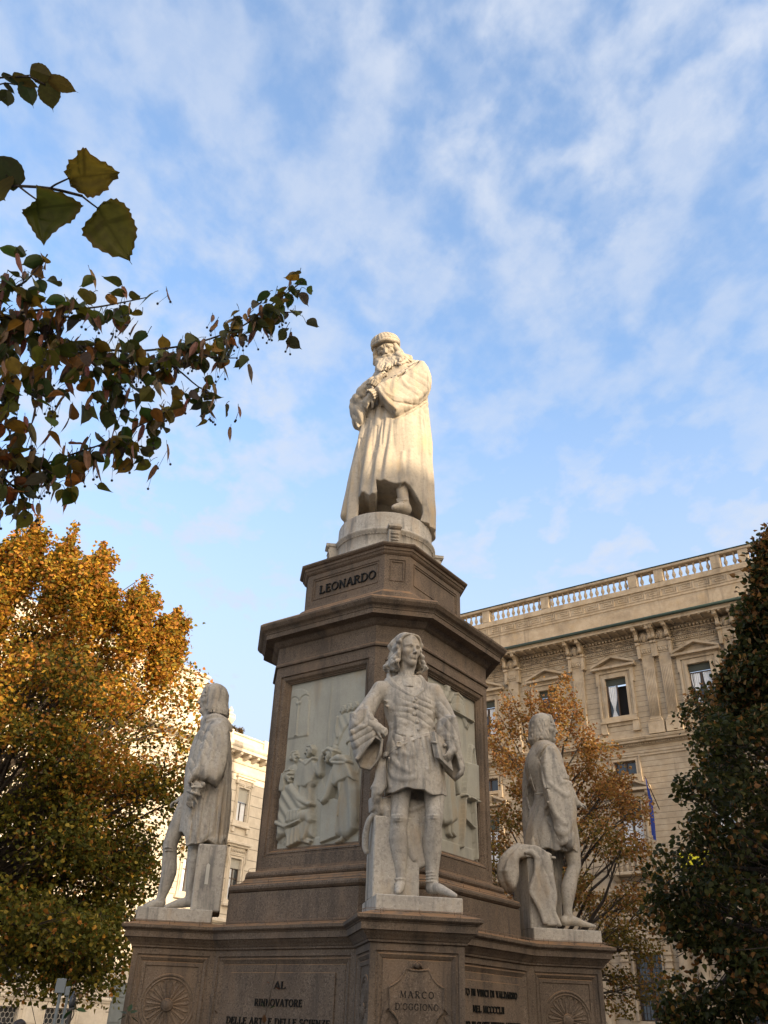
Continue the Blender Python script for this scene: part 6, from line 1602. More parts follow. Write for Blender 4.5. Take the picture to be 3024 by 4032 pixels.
for a, b in zip(edges[:-1], edges[1:]):
    L0, L1 = a + .21, b - .21
    n = max(1, int((L1 - L0) / .275)) if L1 - L0 > .2 else 0
    for i in range(n):
        s = L0 + (L1 - L0) * (i + .5) / n
        if s < -8.6 or s > 7.6: continue
        if bmesh_b is None:
            ob = mbb.build('baluster', M_pal, bal_o); bmesh_b = ob
        else:
            ob = bmesh_b.copy(); col.objects.link(ob); ob.parent = bal_o
        ob.location = (MP @ Vector((s, .06, BASE))) - (MP @ Vector((0, 0, 0)))
# carved frieze: scroll leaves, bead row, running wave
mb = MB(MP)
def palmette(cx, cz, h):
    for k in range(-3, 4):
        a = R(90 - k * 24); l = h * (1 - .06 * abs(k))
        mb.tube([(cx, -.02, cz), (cx + .5 * l * math.cos(a), -.05, cz + .5 * l * math.sin(a)), (cx + l * math.cos(a) + .02 * k, -.03, cz + l * math.sin(a) * .95 - abs(k) * .01)], [.014, .028, .010], 5)
x = PX0 + .2; k = 0
while x < PX1 - .3:
    if k % 4 == 0: palmette(x, 16.50, .20)
    else:
        for j in range(3):
            z = 16.52 + .075 * j
            for q in (-1, 1):
                mb.tube([(x, -.03, z), (x + q * .06, -.06, z + .035), (x + q * .12, -.03, z + .01)], [.012, .026, .010], 5)
        mb.tube([(x, -.02, 16.47), (x, -.04, 16.72)], .014, 5)
    x += .235; k += 1
mb.build('leaf_frieze', M_pal, pal)
mb = MB(MP); mb.box(PX0, PX1, -.012, .0, 16.46, 16.735); mb.build('dark_frieze_ground', facade('dark_frieze_stone', (.16, .13, .095), (.09, .075, .055), (.24, .19, .14)), pal)  # darker stone backing behind the frieze leaves
mb = MB(MP)
x = PX0
while x < PX1:
    mb.lathe([(0, -.045), (.036, -.03), (.045, 0), (.036, .03), (0, .045)], 8, M=Matrix.Translation((x, -.05, 16.36)) @ Matrix.Scale(1.3, 4, (0, 0, 1))); x += .098
mb.box(PX0, PX1, -.055, 0, 16.255, 16.295); mb.box(PX0, PX1, -.055, 0, 16.425, 16.455)
mb.build('bead_moulding', M_pal, pal)
mb = MB(MP)
x = PX0 + .05
while x < PX1 - .4:
    pts = [(x + .33 * t, -.012, 16.06 + .13 * t ** 1.5) for t in np.linspace(0, 1, 5)]
    pts += [(x + .33 - .0 + .065 * math.sin(a) * (1 - a / 9), -.015, 16.125 + .065 * math.cos(a) * (1 - a / 9)) for a in np.linspace(0, 6.0, 12)]
    mb.tube(pts, .013, 5); x += .36
mb.box(PX0, PX1, -.03, 0, 15.99, 16.02)
mb.build('wave_frieze', M_pal, pal)
molding('string_course', [(0, 11.94), (.05, 11.96), (.08, 12.02), (.08, 12.06), (.26, 12.08), (.26, 12.16), (.30, 12.18), (.33, 12.26), (.30, 12.28), (.05, 12.36), (.05, 12.5), (0, 12.5)], M_pal, pal, MP, PX0, PX1)
mb = MB(MP); x = PX0
while x < PX1: mb.box(x, x + .05, -.14, -.02, 11.99, 12.055); x += .10
mb.build('dentils', M_pal, pal)
molding('plat_band', [(0, 11.52), (.05, 11.53), (.05, 11.62), (.08, 11.64), (.08, 11.72), (.05, 11.74), (0, 11.75)], M_pal, pal, MP, PX0, PX1)
molding('lower_cornice', [(0, 6.02), (.06, 6.04), (.10, 6.10), (.10, 6.16), (.30, 6.18), (.30, 6.25), (.35, 6.30), (.35, 6.36), (.06, 6.44), (.06, 6.62), (0, 6.62)], M_pal, pal, MP, PX0, PX1)
molding('plinth', [(0, 0), (.16, 0), (.16, 1.0), (.10, 1.06), (.0, 1.1)], M_pal, pal, MP, PX0, PX1)
# pilasters with carved heads
def carved_head(mb, cx, cz, y, s):
    T = Matrix.Translation((cx, y, cz)) @ Matrix.Scale(s, 4)
    mb.lathe([(0, -.5), (.20, -.44), (.32, -.22), (.36, 0), (.34, .2), (.22, .38), (0, .45)], 14, M=T)
    mb.tube([(0, -.33, .08), (0, -.42, -.06), (0, -.34, -.1)], [.05, .08, .05], 6, M=T)
    mb.tube([(-.2, -.27, .12), (0, -.33, .14), (.2, -.27, .12)], .05, 6, M=T)
    mb.tube([(-.12, -.31, -.22), (0, -.35, -.21), (.12, -.31, -.22)], .035, 6, M=T)
    for k in range(11):
        a = R(-25 + 23 * k); mb.lathe([(0, -.10), (.11, 0), (0, .10)], 8, M=T @ Matrix.Translation((.40 * math.cos(a), -.14, .06 + .40 * math.sin(a))))
    for q in (-1, 1): mb.tube([(q * .36, -.16, .1), (q * .44, -.14, -.2), (q * .34, -.16, -.42)], [.10, .12, .07], 6, M=T)
def pilaster(cx):
    mb = MB(MP)
    # tapering shaft with sunk flutes on its lower two thirds
    wt, wb = .27, .225; zt, zf, zb_ = 15.86, 15.2, 13.02
    mb.add([(cx - wt, 0, zt), (cx + wt, 0, zt), (cx + wb, 0, zb_), (cx - wb, 0, zb_), (cx - wt, -.13, zt), (cx + wt, -.13, zt), (cx + wb, -.13, zb_), (cx - wb, -.13, zb_)], [(0, 1, 5, 4), (1, 2, 6, 5), (3, 0, 4, 7), (4, 5, 6, 7)])
    for k in range(7):
        f = (k - 3) / 3.6
        wz = lambda z: wb + (wt - wb) * (z - zb_) / (zt - zb_)
        mb.tube([(cx + f * wz(zf), -.128, zf), (cx + f * wz(13.1), -.128, 13.1)], [.024, .020], 6)
    mb.bevbox(cx - .30, cx + .30, -.19, 0, 12.86, 12.95, .015); mb.bevbox(cx - .27, cx + .27, -.165, 0, 12.952, 13.02, .02)
    mb.box(cx - .34, cx + .34, -.20, 0, 12.36, 12.858)
    p = mb.build('pilaster', M_pal, pal)
    mb = MB(MP)
    mb.box(cx - .36, cx + .36, -.16, 0, 15.86, 15.93); mb.box(cx - .33, cx + .33, -.20, 0, 15.932, 16.36)
    for q in (-1, 1):
        mb.box(cx + q * .32 - .07, cx + q * .32 + .07, -.26, -.02, 15.70, 16.30); mb.bevbox(cx + q * .33 - .10, cx + q * .33 + .10, -.34, -.02, 16.302, 16.42, .02)
    for k in range(5): mb.tube([(cx + (k - 2) * .10, -.195, 15.96), (cx + (k - 2) * .10, -.195, 16.08)], .025, 6)
    mb.box(cx - .36, cx + .36, -.22, 0, 16.10, 16.16); mb.box(cx - .36, cx + .36, -.24, 0, 16.362, 16.44)
    # scroll brackets up to the cornice
    for q in (-1, 1):
        mb.prism([(-.04, 16.44), (-.30, 16.46), (-.44, 16.60), (-.46, 16.74), (-.62, 16.86), (-.78, 16.94), (-.80, 16.995), (-.04, 16.995)], -.07, .07, M=Matrix.Translation((cx + q * .30, 0, 0)) @ Matrix.Rotation(R(90), 4, 'Z'))
        mb.lathe([(.09, -.085), (.09, .085)], 12, M=Matrix.Translation((cx + q * .30, -.38, 16.56)) @ Matrix.Rotation(R(90), 4, 'Y'))
        mb.lathe([(.07, -.085), (.07, .085)], 12, M=Matrix.Translation((cx + q * .30, -.70, 16.90)) @ Matrix.Rotation(R(90), 4, 'Y'))
    mb.build('capital', M_pal, p)
    mb = MB(MP); carved_head(mb, cx, 16.62, -.26, .42); mb.build('carved_head', M_pal, p)
for c in (-11.8, -8.5, -5.21, -1.89, 1.42, 2.18, 4.98, 8.72, 12.0): pilaster(c)
# windows
def frame_profile(mb, x0, x1, z0, z1, w, p, ears=0.0):
    for o, pr in ((0, p), (w * .35, p * .6), (w * .7, p * 1.3)):
        a = o; b = o + w * (.33 if o < w * .6 else .30)
        mb.box(x0 - b, x0 - a, -pr, 0, z0, z1 + b); mb.box(x1 + a, x1 + b, -pr, 0, z0, z1 + b); mb.box(x0 - a, x1 + a, -pr, 0, z1 + a, z1 + b)
    if ears:
        mb.box(x0 - w - ears, x0 - w, -p * 1.3, 0, z1 - .30, z1 + w * .99); mb.box(x1 + w, x1 + w + ears, -p * 1.3, 0, z1 - .30, z1 + w * .99)
def pediment(mb, cx, hw, zb, za, pr, broken=False):
    mb.box(cx - hw, cx + hw, -pr, 0, zb - .10, zb)
    t = .10
    for q in (-1, 1):
        a = (cx + q * hw, zb + .002); b = (cx + q * (.30 if broken else 0.0), zb + (za - zb) * (.72 if broken else 1))
        dx, dz = b[0] - a[0], b[1] - a[1]; l = math.hypot(dx, dz); nx, nz = -dz / l * q * -1, dx / l * q * -1
        if nz < 0: nx, nz = -nx, -nz
        mb.prism([a, b, (b[0], b[1] + t * 1.1), (a[0], a[1] + t * .9)], -pr - .003 * (q + 2), 0)
        mb.prism([(a[0] * .9 + cx * .1, a[1] + .01), b, (b[0], b[1] + t * .55), (a[0] * .9 + cx * .1, a[1] + .06)], -pr * .65, 0)
    if not broken: mb.add([(cx - hw * .9, -.04, zb), (cx + hw * .9, -.04, zb), (cx, -.04, za)], [(0, 1, 2)])
def sash(root, M, x0, x1, z0, z1, y, mode, tr=None):
    mb = MB(M); w = .045; xm = (x0 + x1) / 2
    for a, b, c, d in ((x0, x0 + w, z0, z1), (x1 - w, x1, z0, z1), (x0 + w, x1 - w, z0, z0 + w), (x0 + w, x1 - w, z1 - w, z1), (xm - w * .7, xm + w * .7, z0 + w, z1 - w)): mb.box(a, b, y - .04, y, c, d)
    if tr: mb.box(x0 + w, x1 - w, y - .05, y, tr - .03, tr + .03)
    mb.build('sash', M_wood, root)
    mb = MB(M); mb.box(x0 + w, x1 - w, y + .01, y + .02, z0 + w, z1 - w); mb.build('pane', M_glass if mode != 'open' else M_dark, root)
def shutter(root, M, x0, x1, z0, z1, y, mat):
    mb = MB(M); z = z0
    while z < z1 - .01:
        mb.box(x0, x1, y - .02, y + .012, z + .006, min(z + .055, z1)); mb.box(x0, x1, y - .008, y + .012, z, z + .006); z += .055
    mb.build('shutter', mat, root)
def curtain(root, M, x0, x1, z0, z1, y, tie=None, seed=0):
    r = random.Random(seed); n = 26; rows = 14; vs = []; fs = []
    ph = r.uniform(0, 6)
    for j in range(rows + 1):
        v = j / rows; z = z1 + (z0 - z1) * v
        g_ = 1.0 if tie is None else 1 - .78 * math.exp(-((v - tie) / .30) ** 2) if v < tie else .22 + .5 * (v - tie) / (1 - tie)
        for i in range(n + 1):
            u = i / n; vs.append((x0 + (x1 - x0) * (.5 + (u - .5) * g_) , y + .022 * math.sin(u * 30 + ph + v), z))
    for j in range(rows):
        for i in range(n): a = j * (n + 1) + i; fs.append((a, a + 1, a + n + 2, a + n + 1))
    mb = MB(M); mb.add(vs, fs, True); mb.build('curtain', M_curt, root, fix=False)
for k, s in enumerate(WIN):
    mb = MB(MP)
    frame_profile(mb, s - .48, s + .48, 13.35, 15.12, .34, .09, .06)
    mb.box(s - .80, s + .80, -.10, 0, 13.16, 13.348); mb.box(s - .86, s + .86, -.16, 0, 13.08, 13.158)
    for q in (-1, 1): mb.box(s + q * .72 - .14, s + q * .72 + .14, -.11, 0, 12.70, 13.078); mb.box(s + q * .72 - .17, s + q * .72 + .17, -.13, 0, 12.62, 12.698)
    mb.box(s - .56, s + .56, -.05, 0, 12.94, 13.078); pediment(mb, s, 1.02, 15.62, 16.0, .30)
    mb.box(s - .86, s + .86, -.12, 0, 15.47, 15.518)
    w = mb.build('window', M_pal, pal)
    shutter(w, MP, s - .48, s + .48, 14.80, 15.12, .10, M_shut)
    if s == -0.19:
        mb = MB(MP); mb.box(s - .48, s + .48, .30, .31, 13.35, 14.80); mb.build('pane', M_dark, w)
        mb = MB(MP); mb.box(s - .02, s + .03, .06, .12, 13.35, 14.8); mb.box(s - .48, s - .43, .06, .12, 13.35, 14.8); mb.box(s - .43, s - .02, .07, .11, 13.35, 13.40); mb.build('sash', M_wood, w)
        mb = MB(MP); mb.box(s - .43, s - .02, .150, .156, 13.40, 14.8); mb.build('pane', M_glass, w)
        curtain(w, MP, s - .43, s - .03, 13.40, 14.78, .13, .80, k)
    else:
        sash(w, MP, s - .48, s + .48, 13.35, 14.80, .20, 'glass')
        if k % 3 != 2: curtain(w, MP, s - .44, s - .06, 13.40, 14.78, .185, (.75, .6)[k % 2], k)
        curtain(w, MP, s + .06, s + .44, 13.40, 14.78, .185, (.75, None)[k % 2], k + 9)
    mb = MB(MP); frame_profile(mb, s - .48, s + .48, 10.82, 11.40, .20, .07); mb.box(s - .68, s + .68, -.09, 0, 10.68, 10.818)
    for q in (-1, 1): mb.box(s + q * .60 - .10, s + q * .60 + .10, -.12, 0, 10.50, 10.678)
    w = mb.build('mezzanine_window', M_pal, pal); sash(w, MP, s - .48, s + .48, 10.82, 11.40, .16, 'glass')
    mb = MB(MP); frame_profile(mb, s - .48, s + .48, 7.70, 9.74, .22, .09); pediment(mb, s, .98, 10.22, 10.60, .30, True)
    mb.box(s - .76, s + .76, -.10, 0, 9.965, 10.05)
    mb.box(s - .20, s + .20, -.2, 0, 10.222, 10.62); carved_head(mb, s, 10.42, -.2, .34)
    for q in (-1, 1): mb.prism([(-.02, 9.9), (-.2, 10.0), (-.24, 10.118), (-.02, 10.118)], -.06, .06, M=Matrix.Translation((s + q * .82, 0, 0)) @ Matrix.Rotation(R(90), 4, 'Z'))
    w = mb.build('window', M_pal, pal)
    shutter(w, MP, s - .48, s + .48, 9.12, 9.74, .08, M_shut); sash(w, MP, s - .48, s + .48, 7.70, 9.12, .20, 'glass')
    curtain(w, MP, s - .44, s - .05, 7.75, 9.1, .185, None, k + 20); curtain(w, MP, s + .05, s + .44, 7.75, 9.1, .185, None, k + 30)
    mb = MB(MP); mb.bevbox(s - 1.0, s + 1.0, -.55, 0, 6.86, 6.98, .02); mb.bevbox(s - 1.0, s + 1.0, -.55, -.38, 7.52, 7.62, .02)
    for q in (-1, 1): mb.bevbox(s + q * .92 - .10, s + q * .92 + .10, -.54, -.38, 6.982, 7.518, .01); mb.prism([(-.02, 6.62), (-.30, 6.70), (-.5, 6.858), (-.02, 6.858)], -.10, .10, M=Matrix.Translation((s + q * .8, 0, 0)) @ Matrix.Rotation(R(90), 4, 'Z'))
    for i in range(7): mb.lathe([(r * .9, z * .865) for r, z in bp], 8, M=Matrix.Translation((s - .69 + .23 * i, -.46, 6.982)))
    mb.build('balcony', M_pal, pal)
    mb = MB(MP); frame_profile(mb, s - .55, s + .55, 1.9, 4.15, .22, .09); mb.box(s - .95, s + .95, -.25, 0, 4.62, 4.74); mb.box(s - .85, s + .85, -.12, 0, 4.40, 4.618)
    for i in range(-3, 4): mb.prism([(s + i * .20 - .08, 4.385), (s + i * .20 + .08, 4.385), (s + i * .24 + .10, 4.61), (s + i * .24 - .10, 4.61)], -.16, 0)
    for q in (-1, 1):
        mb.box(s + q * .85 - .13, s + q * .85 + .13, -.20, 0, 2.0, 4.398)
        for j in range(3): mb.bevbox(s + q * .85 - .16, s + q * .85 + .16, -.25, 0, 3.6 + .22 * j, 3.7 + .22 * j, .02)
        mb.tube([(s + q * .55, -.1, 5.30), (s + q * .70, -.12, 5.36), (s + q * .82, -.12, 5.22), (s + q * .74, -.12, 5.08), (s + q * .84, -.12, 4.95), (s + q * .95, -.12, 4.80)], [.05, .07, .08, .07, .08, .05], 8)
    mb.lathe([(0, -.05), (.34, -.05), (.34, .05), (.26, .05), (.25, 0), (0, 0)], 20, M=Matrix.Translation((s, -.02, 5.05)) @ Matrix.Rotation(R(90), 4, 'X'))
    w = mb.build('ground_window', M_pal, pal); sash(w, MP, s - .55, s + .55, 1.9, 4.15, .22, 'glass', 3.2)
    mb = MB(MP)
    for i in range(1, 8): mb.tube([(s - .55 + 1.1 * i / 8, .06, 1.9), (s - .55 + 1.1 * i / 8, .06, 4.15)], .012, 5)
    for i in range(1, 9): mb.tube([(s - .55, .06, 1.9 + .25 * i), (s + .55, .06, 1.9 + .25 * i)], .010, 5)
    mb.build('grille', M_iron, w)
for c in (-11.8, -8.5, -5.21, -1.89, 1.25, 1.92, 4.98, 8.72, 12.0):
    mb = MB(MP); mb.lathe([(.27, 1.1), (.27, 1.2), (.23, 1.26), (.235, 1.4), (.225, 3.2), (.20, 5.45), (.23, 5.47), (.23, 5.52), (.205, 5.56), (.205, 5.68), (.28, 5.78), (.28, 5.86)], 20, M=Matrix.Translation((c, -.12, 0)))
    mb.box(c - .34, c + .34, -.45, 0, 5.862, 6.018); mb.build('column', M_pal, pal)
# flag on a slanted pole, and a small yellow panel behind the leaves
fl = empty('flag', MP @ Vector((1.05, -.9, 8.6)), label='blue flag hanging in folds from a slanted pole on the palace front', cat='flag')
def local(o): return Matrix.Translation(-o.location)
mb = MB(); mb.M = local(fl); p0 = MP @ Vector((1.05, -.1, 9.3)); p1 = MP @ Vector((1.05, -1.4, 10.35)); mb.tube([p0, p1], .025, 8); mb.build('pole', M_wood, fl)
mb = MB(); mb.M = local(fl); vs = []; fs = []
for i in range(13):
    for j in range(19):
        t = j / 18; v = i / 12
        p = MP @ Vector((1.05 + .05 * math.sin(v * 13 + t * 2) * (.3 + t) * .8, -1.35 + .50 * v * (1 - .55 * t), 10.28 - .70 * v * (1 - t * .6) - 2.1 * t)); vs.append(p)
for i in range(12):
    for j in range(18): a = i * 19 + j; fs.append((a, a + 1, a + 20, a + 19))
mb.add(vs, fs, True); mb.build('cloth', plain('blue_flag', (.012, .035, .22), .8, .2, 5), fl, fix=False)
ba = empty('banner', MP @ Vector((2.9, -.3, 6.9)), label='bright yellow banner on the palace balcony behind dark leaves', cat='banner')
mb = MB(); mb.M = local(ba); vs = []; fs = []
for i in range(17):
    for j in range(5): vs.append(MP @ Vector((1.75 + 2.0 * i / 16, -.62 + .02 * math.sin(i * 1.1 + j), 6.9 + .62 * j / 4)))
for i in range(16):
    for j in range(4): a = i * 5 + j; fs.append((a, a + 1, a + 6, a + 5))
mb.add(vs, fs, True); mb.build('cloth', plain('yellow_cloth', (.75, .68, .03), .8, .15, 3), ba, fix=False)
mb = MB(); mb.M = local(ba); mb.tube([MP @ Vector((1.70, -.62, 7.54)), MP @ Vector((3.80, -.62, 7.54))], .018, 6); mb.build('rod', M_iron, ba)

# ------------------------------------------------------------------ the cream bank building on the left
bk = empty('bank', (0, 0, 0), label='cream stone building with bracketed cornice, carved attic and roof terrace behind the left tree', cat='building')
MBk = frame((-1.383, 54.004, 0), (1, 1, 0), (1, -1, 0))
BX0, BX1 = -44.0, 14.0
bw = [0.12 + 4.4 * k for k in range(-9, 4)]
OP = []
for s in bw: OP += [(s - .56, s + .56, 13.75, 16.08), (s - .56, s + .56, 8.5, 11.2)]
hexw = [(-16.9, -14.85), (-13.2, -11.4), (-21.2, -19.2), (-25.6, -23.6), (-30, -28)]
for a, b in hexw: OP += [(a, b, 2.72, 4.6), (a, b, .55, 1.64)]
OP = [o for o in OP if not (o[0] > BX1 - 1)]
DOOR = (-8.85, -6.6, 0.02, 3.05)
mb = MB(MBk); wall_with_openings(mb, BX0, BX1, 0, 18.0, OP + [DOOR]); mb.box(BX1 - .05, BX1, .01, 12, 0, 18.0); mb.box(BX0, BX1, 12.0, 12.1, 0, 18.0); mb.build('wall', M_bcw, bk)
co = molding('cornice', [(0, 17.0), (.10, 17.02), (.14, 17.12), (.14, 17.2), (.08, 17.22), (.08, 17.7), (.16, 17.74), (.2, 17.82), (.2, 18.3), (.30, 18.32), (1.0, 18.34), (1.0, 18.55), (1.06, 18.6), (1.12, 18.7), (1.12, 18.95), (1.02, 19.0), (.4, 19.06), (.4, 19.1), (-.8, 19.1), (-.8, 17.0)], M_bci, bk, MBk, BX0, BX1)
mb = MB(MBk); x = BX0 + .3
while x < BX1: mb.prism([(-.22, 17.95), (-.45, 18.0), (-.85, 18.18), (-.92, 18.318), (-.22, 18.318)], -.13, .13, M=Matrix.Translation((x, 0, 0)) @ Matrix.Rotation(R(90), 4, 'Z')); x += .92
mb.build('brackets', M_bci, co)
mb = MB(MBk); mb.bevbox(-5.0, BX1, .1, .5, 19.1, 19.85, .03); mb.bevbox(-5.0, BX1, .02, .58, 19.852, 20.0, .03)
for s in (-1.95, 2.2, 6.4, 10.6): mb.bevbox(s - .38, s + .38, -.02, .62, 19.1, 20.12, .04)
mb.build('parapet', M_bci, bk)
# terrace railing far right, urn and roof-terrace bush
mb = MB(MBk)
mb.lathe([(.30, 20.12), (.30, 20.22), (.14, 20.30), (.12, 20.42), (.26, 20.55), (.42, 20.85), (.44, 20.98), (.34, 21.08), (.40, 21.12), (.40, 21.18), (.20, 21.28), (.16, 21.45), (.22, 21.52), (.20, 21.60), (.08, 21.70), (.10, 21.78), (0, 21.86)], 24, M=Matrix.Translation((-1.95, .3, 0)))
o = mb.build('urn', M_bci); tag(o, 'pale stone urn with lid on the parapet of the cream building', 'urn')
# attic over the left wing
mb = MB(MBk); mb.bevbox(BX0, -5.05, .05, 3.0, 19.1, 21.4, .03); mb.bevbox(BX0, -4.9, -.12, 3.1, 21.402, 21.62, .05)
mb.bevbox(BX0, -5.05, .08, 3.0, 21.62, 23.0, .03); mb.bevbox(-6.15, -4.98, -.08, 3.0, 21.622, 22.98, .03); mb.bevbox(-10.4, -9.3, -.08, 3.0, 21.622, 22.98, .03); mb.bevbox(BX0, -4.8, -.2, 3.1, 23.002, 23.22, .06)
mb.lathe([(.62, 23.22), (.62, 23.34), (.50, 23.42), (.50, 23.62), (.64, 23.68), (.64, 23.8), (.3, 23.9), (0, 23.92)], 24, M=Matrix.Translation((-7.75, .5, 0)))
att = mb.build('attic', M_bci, bk)
mb = MB(MBk); cx, cz = -7.75, 22.35
T = Matrix.Translation((cx, .02, cz)) @ Matrix.Rotation(R(90), 4, 'X')
mb.lathe([(.62, -.1), (.62, .10), (.54, .16), (.48, .10), (.46, .05), (0, .05)], 28, M=T)
mb.tube([(cx - .12, -.06, cz - .24), (cx - .12, -.06, cz + .24)], .035, 6); mb.tube([(cx - .12, -.06, cz + .24), (cx + .14, -.06, cz + .18), (cx + .12, -.06, cz + .02), (cx - .1, -.06, cz), (cx + .18, -.06, cz - .04), (cx + .16, -.06, cz - .22), (cx - .12, -.06, cz - .24)], .03, 6); mb.tube(_arc3 if False else [(cx + .26 * math.cos(R(a)), -.06, cz + .26 * math.sin(R(a))) for a in range(50, 320, 18)], .028, 6)
for q in (-1, 1):
    for j in range(7):
        t = j / 6; x = cx + q * (.70 + 1.1 * t); z = cz + .25 * math.sin(t * 3 + .5) - .2 * t
        mb.lathe([(0, -.13), (.12, -.06), (.14, .02), (.07, .10), (0, .13)], 7, M=Matrix.Translation((x, -.02, z)))
        mb.tube([(x, -.02, z), (x + q * .14, -.10, z + .24), (x + q * .30, -.02, z + .12)], [.05, .075, .03], 6); mb.tube([(x, -.02, z), (x + q * .10, -.08, z - .26), (x + q * .28, -.02, z - .22)], [.05, .07, .03], 6)
mb.tube([(cx - .6, -.02, cz + .55), (cx - .3, -.12, cz + .78), (cx, -.14, cz + .70), (cx + .3, -.12, cz + .78), (cx + .6, -.02, cz + .55)], [.06, .09, .08, .09, .06], 7)
for j in range(6): mb.lathe([(0, -.1), (.09, 0), (0, .1)], 7, M=Matrix.Translation((-5.56 + .1 * math.sin(j * 2.2), -.12, 22.68 - .09 * j)))
mb.tube([(-5.8, -.1, 22.72), (-5.56, -.2, 22.62), (-5.32, -.1, 22.72)], [.05, .1, .05], 7)
mb.build('carved_wreath', M_bci, att)
for k, s in enumerate(bw):
    if s > BX1 - 1: continue
    mb = MB(MBk); frame_profile(mb, s - .56, s + .56, 13.75, 16.08, .22, .08)
    mb.bevbox(s - .98, s + .98, -.28, 0, 16.78, 16.93, .03); mb.box(s - .88, s + .88, -.18, 0, 16.62, 16.779); mb.box(s - .74, s + .74, -.07, 0, 16.34, 16.618)
    mb.box(s - .10, s + .10, -.12, 0, 16.08, 16.34)
    mb.bevbox(s - .95, s + .95, -.22, 0, 13.30, 13.46, .03); mb.box(s - .85, s + .85, -.12, 0, 13.462, 13.745)
    for q in (-1, 1): mb.bevbox(s + q * .74 - .12, s + q * .74 + .12, -.16, 0, 12.92, 13.298, .03); mb.bevbox(s + q * .82 - .1, s + q * .82 + .1, -.2, 0, 16.30, 16.618, .03)
    w = mb.build('window', M_bci, bk); shutter(w, MBk, s - .56, s + .56, 15.10, 16.08, .10, M_shut2); sash(w, MBk, s - .56, s + .56, 13.75, 15.10, .22, 'glass'); curtain(w, MBk, s - .5, s - .06, 13.8, 15.08, .20, None, k); curtain(w, MBk, s + .06, s + .5, 13.8, 15.08, .20, None, k + 50)
    mb = MB(MBk); frame_profile(mb, s - .56, s + .56, 8.5, 11.2, .26, .10)
    mb.bevbox(s - 1.15, s + 1.15, -.36, 0, 12.10, 12.28, .03); mb.box(s - 1.02, s + 1.02, -.22, 0, 11.96, 12.099); mb.box(s - .80, s + .80, -.08, 0, 11.5, 11.958)
    for j in range(9): mb.tube([(s - .66 + .165 * j, -.08, 11.6), (s - .60 + .165 * j, -.13, 11.74), (s - .68 + .165 * j, -.08, 11.86)], [.04, .06, .03], 6)
    for q in (-1, 1): mb.tube([(s + q * .93, -.04, 11.9), (s + q * .97, -.2, 11.8), (s + q * .92, -.12, 11.4), (s + q * .92, -.04, 10.8)], [.08, .1, .07, .04], 7)
    mb.bevbox(s - .95, s + .95, -.25, 0, 8.05, 8.24, .03); mb.box(s - .85, s + .85, -.14, 0, 8.242, 8.495)
    w = mb.build('window', M_bci, bk); shutter(w, MBk, s - .56, s + .56, 10.55, 11.2, .10, M_shut2); sash(w, MBk, s - .56, s + .56, 8.5, 10.55, .22, 'glass', 9.9); curtain(w, MBk, s - .5, s - .1, 8.55, 10.5, .20, None, k + 70)
molding('string_course', [(0, 6.9), (.1, 6.94), (.22, 7.06), (.22, 7.2), (.06, 7.28), (0, 7.3)], M_bci, bk, MBk, BX0, BX1)
molding('ledge', [(0, 1.92), (.06, 1.95), (.10, 2.05), (.16, 2.10), (.16, 2.18), (.04, 2.24), (0, 2.25)], M_bci, bk, MBk, BX0, -8.9)
mb = MB(MBk)
for x0, x1 in ((-11.1, -9.1), (-14.6, -13.5), (-18.9, -17.2)):
    for z0, z1 in ((2.5, 4.4), (.75, 1.75)):
        mb = MB(MBk)
        mb.bevbox(x0, x1, -.05, 0, z0, z1, .03); mb.bevbox(x0 + .15, x1 - .15, -.08, -.05, z0 + .15, z1 - .15, .02); mb.build('wall_panel', M_bci, bk)

def hexgrid(mb, x0, x1, z0, z1, y, a=.155):
    dx = a * math.sqrt(3); j = 0; z = z0
    while z < z1 + a:
        x = x0 + (dx / 2 if j % 2 else 0)
        while x < x1 + dx:
            P = [(min(max(x + a * math.cos(R(60 * k + 30)), x0), x1), y, min(max(z + a * math.sin(R(60 * k + 30)), z0), z1)) for k in (0, 1, 2, 3)]
            for p, q in zip(P[:-1], P[1:]):
                if (Vector(p) - Vector(q)).length > .02: mb.tube([p, q], .020, 4, smooth=False)
            x += dx
        z += a * 1.5; j += 1
for a, b in hexw:
    for z0, z1 in ((2.72, 4.6), (.55, 1.64)):
        mb = MB(MBk); mb.box(a - .08, a, -.06, 0, z0 - .08, z1 + .08); mb.box(b, b + .08, -.06, 0, z0 - .08, z1 + .08); mb.box(a, b, -.06, 0, z1, z1 + .08); mb.box(a, b, -.06, 0, z0 - .08, z0)
        w = mb.build('ground_window', M_bci, bk)
        mb = MB(MBk); mb.box(a, b, .25, .26, z0, z1); mb.build('pane', M_glass, w)
        mb = MB(MBk); hexgrid(mb, a, b, z0, z1, .08); mb.build('grille', plain('grille_metal', (.32, .30, .27), .5, .3), w)
mb = MB(MBk); mb.box(DOOR[0], DOOR[1], .10, .16, DOOR[2], DOOR[3])
for q in (0, 1):
    x0 = DOOR[0] + .08 + q * 1.12; x1 = x0 + .98
    for z0, z1 in ((.15, .9), (1.0, 1.9), (2.0, 2.2), (2.3, 2.42), (2.52, 2.9)): mb.bevbox(x0, x1, .075, .10, z0, z1, .012); mb.bevbox(x0 + .10, x1 - .10, .055, .075, z0 + .04, z1 - .04, .01)
mb.build('door', M_grey, bk)

